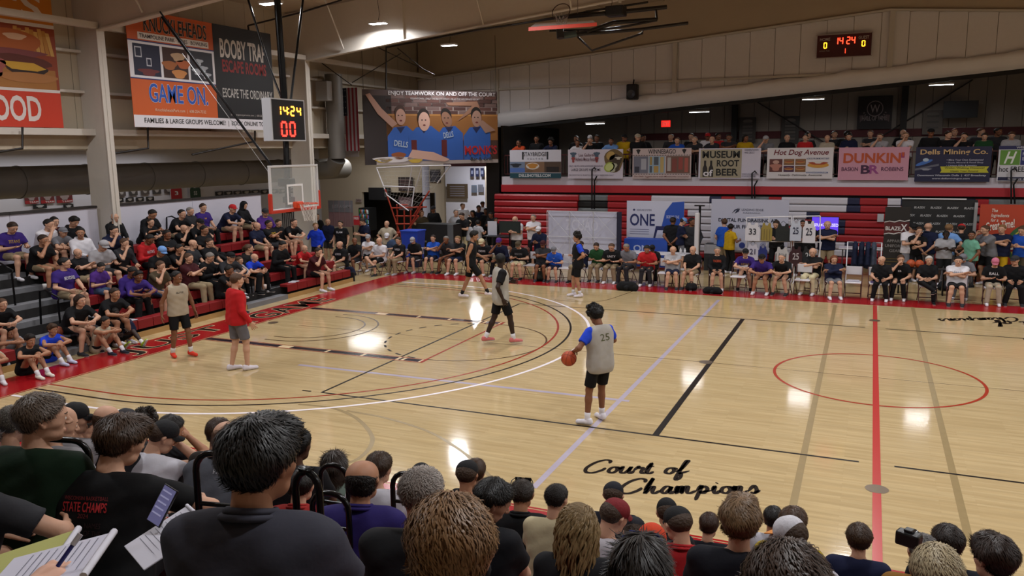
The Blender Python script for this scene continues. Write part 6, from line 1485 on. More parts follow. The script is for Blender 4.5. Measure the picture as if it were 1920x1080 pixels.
for i in range(5): q.s([(i*.22, 1), (i*.22+.015, 1), (i*.22+.03, .02), (i*.22+.01, .02)], '9c8288', 3)
vm = onY('drink_cooler', 673, 693, 390, 432, 16.4, '16181c', 'lit glass door drink cooler inside the concession opening', 'fridge', thick=.6)
for j in range(4): 
    MB().box(.06, -.01, vm.H*(.08+.22*j), vm.W-.06, -.004, vm.H*(.24+.22*j)).build('lit_shelf', mat(('6a88c0', '8aa0c8', '5a7ab8', 'a8c0c8')[j], .4, emis=.55), vm.o)
    for i in range(7): MB().lathe([(.0, 0), (.035, 0), (.035, .16), (.012, .2), (0, .2)], 8, Matrix.Translation((.1+i*(vm.W-.2)/6, -.05, vm.H*(.09+.22*j)))).build('bottle', mat(('a03030', 'c8c8c8', '3060a0', '40803c')[(i+j) % 4], .3), vm.o)
rt = onY('red_placard', 663, 674, 405, 422, 9.55, 'a81c24', 'red placard held up near the concession opening', 'sign'); rt.t('FREE', .1, .6, .9, .9, 'd8c8c8', .03)
tc = empty('white_post', (PY(798, 330, 16.4).x, 16.4, 0), 0, 'white round post at the concession hall, marked with dark lines', 'post'); MB().tube([(0, 0, 0), (0, 0, 3.6)], .17, 16).build('shaft', mat('b8b8c8', .5), tc); MB().tube([(0, 0, 2.1), (0, 0, 2.14)], .172, 16).tube([(0, 0, 2.25), (0, 0, 2.3)], .172, 16).build('mark', bk, tc)
for px0, px1, py0, py1, y, c, lb in ((806, 826, 318, 342, 17.2-.25, '23202a', 'dark board of names at the left of the hall'), (838, 877, 345, 372, 23.3, '4a3c2c', 'large framed board at the end of the bright hall'), (884, 894, 347, 361, 23.3, '5a6a80', 'small picture in the bright hall, left one'), (896, 906, 346, 360, 23.3, '6a7080', 'small picture in the bright hall, right one')):
    q = onY('wall_board', px0, px1, py0, py1, y, c, lb, 'board'); [q.r(.15, .15+.16*i, .85, .22+.16*i, '6c6870', 1) for i in range(5)]
for i in range(5): 
    px = 882+i*9.5; q = onY('pennant', px, px+6.5, 315, 331, 23.2, '1e2448', 'navy pennant in the bright hall, '+ORD[i], 'pennant', 'pennants in the bright hall'); q.r(.2, .3, .8, .7, '8088a8', 1)
# picture rows on the corridor wall
n_ = 0
def pic(px0, px1, py0, py1, c, lb, c2='9a9490', t_=None):
    q = onX('framed_picture', px0, px1, py0, py1, -24.95, c, lb, 'picture', 'pictures on the corridor wall'); q.b(.5, .55, .26, .3, c2, 1, wob=.15)
    if t_: q.r(0, 0, 1, .3, '8e1c20', 1); q.t(t_, .3, .06, .95, .22, 'd8c8c8', .02, 3)
for i, (a, b) in enumerate(((46, 72), (76, 102), (106, 136))): pic(a, b, 362, 382-i, '5a2020', 'red poster on the corridor wall left of the column, '+ORD[i], '8a7a78', 'TEAM')
for i, (a, b) in enumerate(((62, 88), (119, 138))): pic(a, b, 383, 391, '141416', 'black 2022 plate on the corridor wall left of the column, '+ORD[i], 'a8a8a8')
for i in range(6): pic(198+i*22, 214+i*22, 356-i*1.3, 369-i*1.3, ('3c3836', '4a4240')[i % 2], 'small dark team picture, upper row right of the column, '+ORD[i])
for i in range(5): pic(198+i*19, 213+i*19, 372-i*.8, 380-i*.8, '1e1c1c', 'small dark team picture, lower row right of the column, '+ORD[i])
for i in range(9): pic(404+i*17, 419+i*17, 359-i*.7, 367-i*.7, '1c1a1c', 'small dark team picture, row left of the backboard, '+ORD[i])
for i, (a, b, c, n) in enumerate(((319, 342, '8e1c24', '3'), (355, 377, '1c3c2c', '55'))):
    q = onX('framed_jersey', a, b, 349, 373, -24.9, 'b0aab0', '%s jersey displayed on the corridor wall' % ('red' if i == 0 else 'green'), 'jersey'); q.s([(.05, 0), (.95, 0), (.95, .72), (.85, .98), (.66, .98), (.6, .85), (.4, .85), (.34, .98), (.15, .98), (.05, .72)], c, 1); q.t(n, .36, .3, .64, .6, 'c8c8c8', .03, 3)
# radiator like white bars and column at the hoop
rb_ = onY('storage_rack', 528, 566, 398, 440, 12., '241c1c', 'rack of white upright bars behind the hoop', 'rack', thick=.3)
for i in range(11): MB().box(rb_.W*(i+.2)/11, -.03, -.6, rb_.W*(i+.6)/11, 0, rb_.H).build('white_bar', mat('b0acac', .5), rb_.o)
# basketballs
def ball_proto():
    r = empty('basketball', (0, 0, 0), 0, 'x', 'ball'); R_ = .121
    V_ = []; bm = bmesh.new(); bmesh.ops.create_uvsphere(bm, u_segments=28, v_segments=18, radius=R_); me = bpy.data.meshes.new('ball'); bm.to_mesh(me); bm.free(); me.polygons.foreach_set('use_smooth', [True]*len(me.polygons))
    link('cover', me, r, mat('a8481c', .55, bump=.4, scale=120.)); mb = MB(); rr = R_*1.003
    for ax in range(2): mb.tube([Matrix.Rotation(PI/2*ax, 3, 'Z') @ Vector((0, rr*math.cos(a), rr*math.sin(a))) for a in [2*PI*k/36 for k in range(36)]], .0022, 4, True)
    mb.tube([(rr*math.cos(a), rr*math.sin(a), 0) for a in [2*PI*k/36 for k in range(36)]], .0022, 4, True)
    for s_ in (-1, 1): mb.tube([Vector((s_*(.4+.42*abs(math.cos(a))), math.cos(a)*.75, math.sin(a))).normalized()*rr for a in [2*PI*k/36 for k in range(36)]], .0022, 4, True)
    mb.build('seams', mat('1a120e', .6), r); return r
BALL = ball_proto(); NB = [0]
def ball(loc, lb, grp=None, c=None):
    o = BALL if NB[0] == 0 else copy_tree(BALL); NB[0] += 1
    o.location = loc; o.rotation_euler = (random.random()*3, random.random()*3, 0); o['label'] = lb
    if grp: o['group'] = grp
    if c: s_ = [ch for ch in o.children if ch.name.startswith('cover')][0].material_slots[0]; s_.link = 'OBJECT'; s_.material = mat(c, .55, bump=.4, scale=120.)
    return o
br2 = empty('ball_rack', tuple(PY(955, 468, 10.2).xy)+(0,), 0, 'black metal rack holding basketballs behind the seated coaches', 'ball rack')
z_ = PY(955, 468, 10.2).z-.12
MB().tube([(-1.1, -.1, z_), (1.25, -.1, z_)], .015, 6).build('rail', bk, br2); MB().tube([(-1.1, .12, z_), (1.25, .12, z_)], .015, 6).build('rail', bk, br2)
for x in (-1.05, 1.2): MB().tube([(x, 0, 0), (x, 0, z_)], .02, 6).build('leg', bk, br2)
for i, px in enumerate((922, 938, 954, 970, 987)): p = PY(px, 461, 10.2); ball((p.x, 10.21, z_+.128), 'brown basketball on the black rack, '+ORD[i], 'basketballs on the rack behind the coaches', ('7a3a20', '8a6a50', '8a5a3c', '8a6a50', '6a3424')[i])
rk3 = empty('ball_rack', tuple(PY(1716, 494, 9.9).xy)+(0,), 0, 'low rack with orange basketballs behind the man with hand at chin', 'ball rack'); z3 = PY(1716, 494, 9.9).z-.13
MB().box(-.45, -.15, z3-.02, .8, .15, z3).build('shelf', mat('14141a', .5), rk3)
for x in (-.4, .75): MB().box(x-.02, -.1, 0, x+.02, .1, z3-.02).build('leg', bk, rk3)
for i, px in enumerate((1708, 1724)): p = PY(px, 492, 9.9); ball((p.x, 9.9, z3+.121), ('left', 'right')[i]+' orange basketball on the low rack at the right', 'basketballs on the low rack', 'b04a1c')
# bags on the floor
def bag(px, py, c, lb, sx=.25, sy=.16, sz=.35, lift=0, name='backpack', rz=0):
    p = PZ(px, py); r = empty(name, (p.x, p.y, lift), rz, lb, 'bag')
    V_, Q_ = nets([rc((-sx*.5, 0, sz*.35), (sx*.5, 0, sz*.35), sz*.34, sz*.34, .05), rc((-sx*.35, 0, sz*.7), (sx*.35, 0, sz*.7), sz*.26, sz*.26, .08), rc((0, -sy*.7, sz*.35), (0, -sy*.7, sz*.4), sz*.22, sz*.2, .03)], .02, clips=[((0, 0, .005), (0, 0, -1.))], fold=.004, seed=px)
    link('bag_body', tomesh('bag', V_, Q_), r, cloth(c)); MB().tube([(-.05, 0, sz*.93), (-.03, 0, sz*1.1), (.03, 0, sz*1.1), (.05, 0, sz*.93)], .01, 5).build('carry_loop', cloth('1a1a1c'), r)
bag(1012, 527, '1a1e18', 'dark green backpack on the floor in front of the khaki shorts'); bag(1176, 545, '141416', 'black duffel on the floor under the grey polo shirt', .5, .2, .3, name='duffel_bag'); bag(1336, 551, '121214', 'black duffel on the floor beside the black and red shirt', .45, .2, .22, name='duffel_bag'); bag(1296, 545, '121214', 'small black bag under the white haired man', .2, .15, .25)
bag(656, 519, '1a2038', 'navy backpack on the wood floor at the far left chairs', .2, .16, .38); bag(240, 637, '141c38', 'navy backpack worn behind the player with lime shoes', .2, .16, .42, .08, rz=-1.4)
bag(1772, 545, '16181c', 'black bag under the white t-shirt man', .25, .16, .3)
# wide dust mop on the floor
mp_ = empty('dust_mop', tuple(PZ(402, 592)), 0, 'wide dust mop with a bright pole leaning by the left bleachers', 'mop'); o = Vector(PZ(402, 592)); o.z = 0
a, b = PZ(372, 597)-o, PZ(415, 590)-o; MB().tube([a+Vector((0, 0, .04)), b+Vector((0, 0, .04))], .05, 8).build('mop_head', mat('2a1414', .9), mp_)
MB().tube([PZ(385, 588)+Vector((0, 0, .06))-o, PX(356, 553, PZ(385, 588).x-.35)-o], .014, 7).build('pole', mat('c8bcb0', .3, .2), mp_)
# cups and papers
for i, (px, py, z, c, lb) in enumerate(((497, 532, .42, 'c8b8b0', 'paper cup standing beside the man in royal blue'), (82, 520, 1.4, 'c8c4c0', 'small white bottle on the red seats behind the purple t-shirt'))):
    p = PX(px, py, -16.05 if i == 0 else -17.6); zz = .42 if i == 0 else .27*3+.42
    o = tag(MB().lathe([(0, 0), (.035, 0), (.045, .12), (.043, .12), (.034, .01), (0, .01)], 12).build('cup', mat(c, .5)), lb, 'cup'); o.location = (p.x, p.y, zz)
for i, (px, py, lb) in enumerate(((246, 582, 'loose white papers at the feet of the black t-shirt'), (455, 560, 'white papers on the front row by the royal blue polo'), (552, 520, 'white papers on the end of the front row'))):
    p = PX(px, py, -16.0); o = tag(MB().box(-.15, -.1, 0, .1, .12, .012).box(-.05, -.16, .012, .14, .08, .02).build('papers', mat('c0bcc4', .6)), lb, 'papers'); o.location = (-16.05, p.y, .422); o.rotation_euler.z = i

# legs under everything that would hang in the air
for o in list(COL.objects):
    if o.parent is None and o.name.split('.')[0] in ('backdrop', 'booth_table', 'storage_rack', 'drink_cooler', 'roll_up_banner', 'hanging_banner', 'backdrop_frame') and o.location.z > .02:
        pn_ = [c for c in o.children if c.name.startswith('panel')][0]; W_ = max(v.co.x for v in pn_.data.vertices); th = max(v.co.y for v in pn_.data.vertices)
        for x in (.03, W_-.03): MB().box(x-.02, th*.5-.02, -o.location.z, x+.02, th*.5+.02, .05).box(x-.03, th*.5-.25, -o.location.z, x+.03, th*.5+.25, -o.location.z+.02).build('stand_leg', bk, o)
# ---------------- players on the court ----------------
def heading(px, py, deg): d = ray(px, py); return math.atan2(d[1], d[0])-PI/2+math.radians(deg)
def court(foot, head, deg, label, sh, lg, hair, skin, shoe, socks, sole='d8d4d0', vest=None, pk={}, girth=1.0, off=0.):
    p = PZ(*foot); tp = Tpl(h=.0115, **pk); rz = heading(foot[0], foot[1], deg); hd = tp.J['head']
    s = PY(head[0], head[1], p.y).z/(hd[2]+.125)
    r = person(tp, (p.x, p.y, 0), rz, label, 'people on the court', sh, lg, shoe, hair, skin, s, girth, socks, sole)
    if vest:
        V, Q = None, None; me = shirt_mesh(tp.J, 'tank', .0115, 0, .002, .034, 4, .16); link('practice_vest', me, r, cloth(vest)); tp.c['vest'] = me
    return r, tp, s
R6, T6, s6 = court((1122, 794), (1138, 580), 38, 'player in grey vest over royal blue tee holding a ball, nearest the camera', ('tee', '2040c0'), ('shorts', '0c0c0e'), ('curly', '0e0b09'), 'b', 'd8d4dc', 'd8d4d8', vest='a09c96',
    pk=dict(pel=(.02, 0, .94), lean=(-.03, .1), hy=-.05, hp=.45, LH=(-.27, .22, 1.08), RH=(.2, .3, 1.12), LF=(-.19, .02, .08), RF=(.14, .1, .08), ly=.5, ry_=-.1, le=(-.6, -.8, 0), re=(.8, -.6, 0), hands=('grip', 'relax'), palm=((0, .2, -1), (-1, 0, 0))), girth=1.)
bp = R6.matrix_basis @ Vector((-.34, .3, 1.0)); bp = Matrix.LocRotScale(R6.location, R6.rotation_euler, R6.scale) @ Vector((-.335, .27, .965))
ball(bp, 'orange basketball held by the player in the grey vest', None, 'b0441c')
J = T6.J; R6['hairy'] = 1; decal(R6, T6.c['vest'], '25', mat('4a4c28', .7), J['sh']+J['R2'] @ [0, 0, -.1], J['R2'] @ [1, 0, 0], J['R2'] @ [0, 0, 1], .16, .1, bold=-.0)
R1_, T1_, _ = court((341, 668), (335, 508), 205, 'player in beige tank top and red shoes walking near the baseline', ('tank', 'a89a86'), ('shorts', '101012'), ('short', 'k'), 'b', 'd8402c', 'd0ccc8', 'd8402c',
    pk=dict(pel=(0, 0, .94), lean=(0, .05), hy=.5, LH=(-.33, .02, .88), RH=(.33, .0, .88), LF=(-.14, .12, .08), RF=(.14, -.08, .08), ly=.2, ry_=-.2))
J = T1_.J; decal(R1_, T1_.c['tank'], 'ELITE', mat('1a1a1a'), J['chest']+J['R2'] @ [0, 0, .03], J['R2'] @ [-1, 0, 0], J['R2'] @ [0, 0, 1], .14, .03)
court((450, 693), (452, 514), 292, 'coach in red long-sleeved top and grey shorts standing inside the baseline', ('long', 'b41c20'), ('shorts', '66646a'), ('short', 'n'), 'w', 'd4ccd4', None,
    pk=dict(pel=(0, 0, .93), lean=(-.02, .05), LH=(-.2, .1, .86), RH=(.26, .12, .87), LF=(-.08, -.1, .08), RF=(.12, .08, .08), hp=.1, re=(.3, -1, 0)), girth=1.08)
court((884, 560), (886, 433), 265, 'player in black tank top walking near the far sideline', ('tank', '101013'), ('shorts', '0e0e10'), ('thick', '120e0c'), 't', 'd8ccd0', '1a1a1c',
    pk=dict(pel=(0, 0, .92), lean=(.05, .12), LH=(-.24, .3, 1.0), RH=(.22, -.05, .84), LF=(-.1, -.26, .08), RF=(.1, .45, .12), lk=(0, 1, .3), hp=.15, re=(.2, -1, 0)))
court((940, 645), (936, 475), 285, 'tall player in grey vest and pink shoes striding across the free throw lane', ('tee', '0e0c0e'), ('shorts', '0c0c0e'), ('short', '0c0908'), 'k', 'c06a68', 'd4d0d4', 'c8c4c4', vest='a8a49c',
    pk=dict(pel=(0, 0, .94), lean=(-.05, .02), hy=1.0, LH=(-.2, .25, 1.15), RH=(.24, -.02, .9), LF=(-.1, -.28, .12), RF=(.1, .22, .08), lk=(0, 1, .2), hp=.0, ly=.1, re=(.4, -1, 0)))
court((1083, 556), (1079, 437), 100, 'player in blue sleeves and black tank, hands on hips near the far sideline', ('tee', '2040b8'), ('shorts', '0c0c0e'), ('curly', '120e0c'), 't', 'd4ccd4', 'd0ccd0', vest='0f0f14',
    pk=dict(pel=(0, 0, .93), lean=(-.05, .0), LH=(-.17, .04, 1.02), RH=(.17, .04, 1.02), LF=(-.11, -.05, .08), RF=(.11, .1, .08), le=(-1, -.7, 0), re=(1, -.7, 0)))
# ---------------- players sitting on the floor along the baseline ----------------
FS = [(-22, 648, 'knees', 'tee', 'tn', 'short', 't', 'd0ccd0', 'bare-kneed player cut by the left frame edge, sitting on the red band', 0, -.1),
 (10, 620, 'knees2', 'tee', 'lg', 'curly', 't', 'c8c4c8', 'player in light grey tee with curly black hair, sitting on the floor', 0, -.2),
 (57, 637, 'knees', 'tee', 'bk', 'thick', 't', 'd8d4c8', 'player in black tee and cream shoes, knees drawn up on the red band', 0, .15),
 (99, 617, 'knees', 'tee', 'rb', 'thick', 't', 'b8bcd4', 'player in royal blue tee and pale blue shoes sitting on the red band', 0, .25),
 (157, 596, 'chin', 'tee', 'lg', 'thick', 'w', 'd8509c', 'player in grey tee with pink shoes, hand at mouth, sitting on floor', 0, .2),
 (198, 602, 'knees2', 'tank', 'tn', 'short', 't', '202430', 'player in tan tank top and dark shoes sitting on the floor', 0, .2),
 (216, 586, 'stretch', 'tee', 'bk', 'short', 'k', '9ab02c', 'player in black with lime shoes stretched out at the red band', 0, .2)]
for px, py, ps, g, c, hr, sk, shoe, lb, _, dr in FS:
    tp = floor_sit[ps]; hd = tp.J['head']; p = PZ(px, py, hd[2]); rz = -PI/2+dr-.25; c_, s_ = math.cos(rz), math.sin(rz)
    person(tp, (max(p.x-(c_*hd[0]-s_*hd[1]), -16.6 if ps != 'stretch' else -16.2), p.y-(s_*hd[0]+c_*hd[1]), 0), rz, lb, 'players sitting along the baseline', (g, CC[c][1]), ('shorts', '121214'), shoe, (hr, '3c2818' if c == 'rb' else '16100d'), sk, .98, 1., 'd0ccd0' if 'pink' not in lb else '141416', '8a90a0' if c == 'rb' else 'd8d4d0')
p = PX(90, 602, -16.4); ball((-16.15, p.y, .27*1-.0+.26), 'orange basketball on the grey steps of the left bleachers')
# ---------------- near bleachers under the camera ----------------
nb = empty('bleachers', (0, -9.2, 0), 0, 'near bleachers with red seats under the foreground spectators', 'bleachers')
s2 = MB().bbox(.006, -.29, -.085, .454, 0, 0, .015).mesh('seat'); s2.materials.append(redseat)
for k in range(10):
    yf = -.61*k
    if k: MB().box(-14, yf-.29, .27*k-.04, 9, yf+.33, .27*k).build('footboard', stepm, nb)
    MB().box(-14, yf-.30, max(0, .27*k-.3), 9, yf-.27, .27*k+.34).build('riser', dkm, nb)
    x = -11
    while x < 6:
        if abs(x+.3) < 4+6-k or k < 6: o = link('seat', s2, nb); o.location = (x, yf, .27*k+.42)
        x += .46
# ---------------- hair made of strands for the nearest heads ----------------
def strands(kind, n, L, seed, wdt=.0016, lift=.35, whorl=(0, -.035, .12)):
    base = HAIR[kind]; bvh_v = np.array([v.co[:] for v in base.vertices]); nrm = np.array([v.normal[:] for v in base.vertices]); r_ = np.random.default_rng(seed)
    ok = np.where(bvh_v[:, 2] < (.035 if kind == 'fringe' else 9))[0]; idx = r_.choice(ok, n); V = []; Q = []
    P = bvh_v[idx]+r_.normal(0, .003, (n, 3)); N = nrm[idx]; W = np.array(whorl); D = P-W; D -= (D*N).sum(1)[:, None]*N
    D /= np.linalg.norm(D, axis=1)[:, None]+1e-6
    T = np.cross(N, D); D = D+T*.45+r_.normal(0, .22, (n, 3)); D[:, 2] -= .25; D -= (D*N).sum(1)[:, None]*N; D /= np.linalg.norm(D, axis=1)[:, None]+1e-6; S = np.cross(D, N)*wdt
    ll = L*r_.uniform(.6, 1.2, n)[:, None]
    a = P-N*.002; b = P+D*ll*.5+N*(.002+.004*lift); c = P+D*ll-N*.001*(1-lift)
    V = np.stack([a-S, a+S, b-S, b+S, c-S*.3, c+S*.3], 1).reshape(-1, 3); i = np.arange(n)*6
    Q = np.concatenate([np.stack([i, i+1, i+3, i+2], 1), np.stack([i+2, i+3, i+5, i+4], 1)])
    return tomesh('strands', V, Q)
STR = {'short': strands('short', 5200, .026, 1), 'thick': strands('thick', 6000, .034, 2), 'buzz': strands('buzz', 5200, .012, 3, .0012, .6), 'fringe': strands('fringe', 2600, .014, 4, .0013), 'long': strands('long', 6500, .09, 5, .0025), 'curly': strands('curly', 5000, .022, 6, .0022, 1.)}
def strand_mat(h):
    m = mat(h, .45, 0, .35, 45., 0, spec=.4); return m
def add_strands(r, tp, kind, hexc):
    o = oslot('hair_strands', STR[kind], r, [strand_mat(hexc)]); o['kind'] = 'stuff'; o.matrix_local = T4(tp.J['RHd'], tp.J['head'])
del R6['hairy']; add_strands(R6, T6, 'curly', '0e0b09')
# curly long hair: wavy locks
def locks(seed=3, n=230):
    r_ = np.random.default_rng(seed); mb = MB()
    for _ in range(n):
        a = r_.uniform(PI*.95, PI*2.05); t0 = r_.uniform(.0, 1.2); p = np.array([math.cos(a)*.09*math.cos(t0*.9), math.sin(a)*.09*math.cos(t0*.9)-.01, .04+math.sin(t0)*.085]); pts = []; ph = r_.uniform(0, 6); L_ = r_.uniform(.16, .3)
        for j in range(10):
            f = j/9; out = 1+.35*math.sin(min(1, f*1.4)*PI/1.6); z = p[2]-f*L_*(.4+.9*f)
            pts.append((p[0]*out+.011*math.sin(ph+f*15), p[1]*out+.011*math.cos(ph+f*15)-.02*f, z))
        mb.tube(pts, [.006]+[.0075]*7+[.005, .002], 4)
    return mb.mesh('locks')
LOCKS = locks()
def fpose(kind, hy, hp, tw=0., lean=0., side=0., belly=.01):
    k = dict(pel=(0, 0, SE), LF=(-.15, .42, .08), RF=(.15, .44, .08), hy=hy, hp=hp, twist=tw, side=side)
    if kind == 'lap': k.update(lean=(0+lean, .12+lean), LH=(-.12, .38, .63), RH=(.12, .38, .63))
    if kind == 'lean': k.update(lean=(.35+lean, .5+lean), LH=(-.03, .5, .66), RH=(.05, .51, .66), le=(-1, 0, -.2), re=(1, 0, -.2), hands=('grip', 'grip'))
    if kind == 'chin': k.update(lean=(.3+lean, .45+lean), LH=(-.12, .4, .66), RH=(.09, .40, 1.02), le=(-1, 0, -.3), re=(1, .3, -1), hands=('relax', 'grip'))
    if kind == 'write': k.update(lean=(.15+lean, .25+lean), LH=(-.1, .42, .66), RH=(.25, .42, .7), le=(-1, 0, -.3), re=(1.2, -.2, -.2))
    return Tpl(h=.0125, belly=belly, **k)
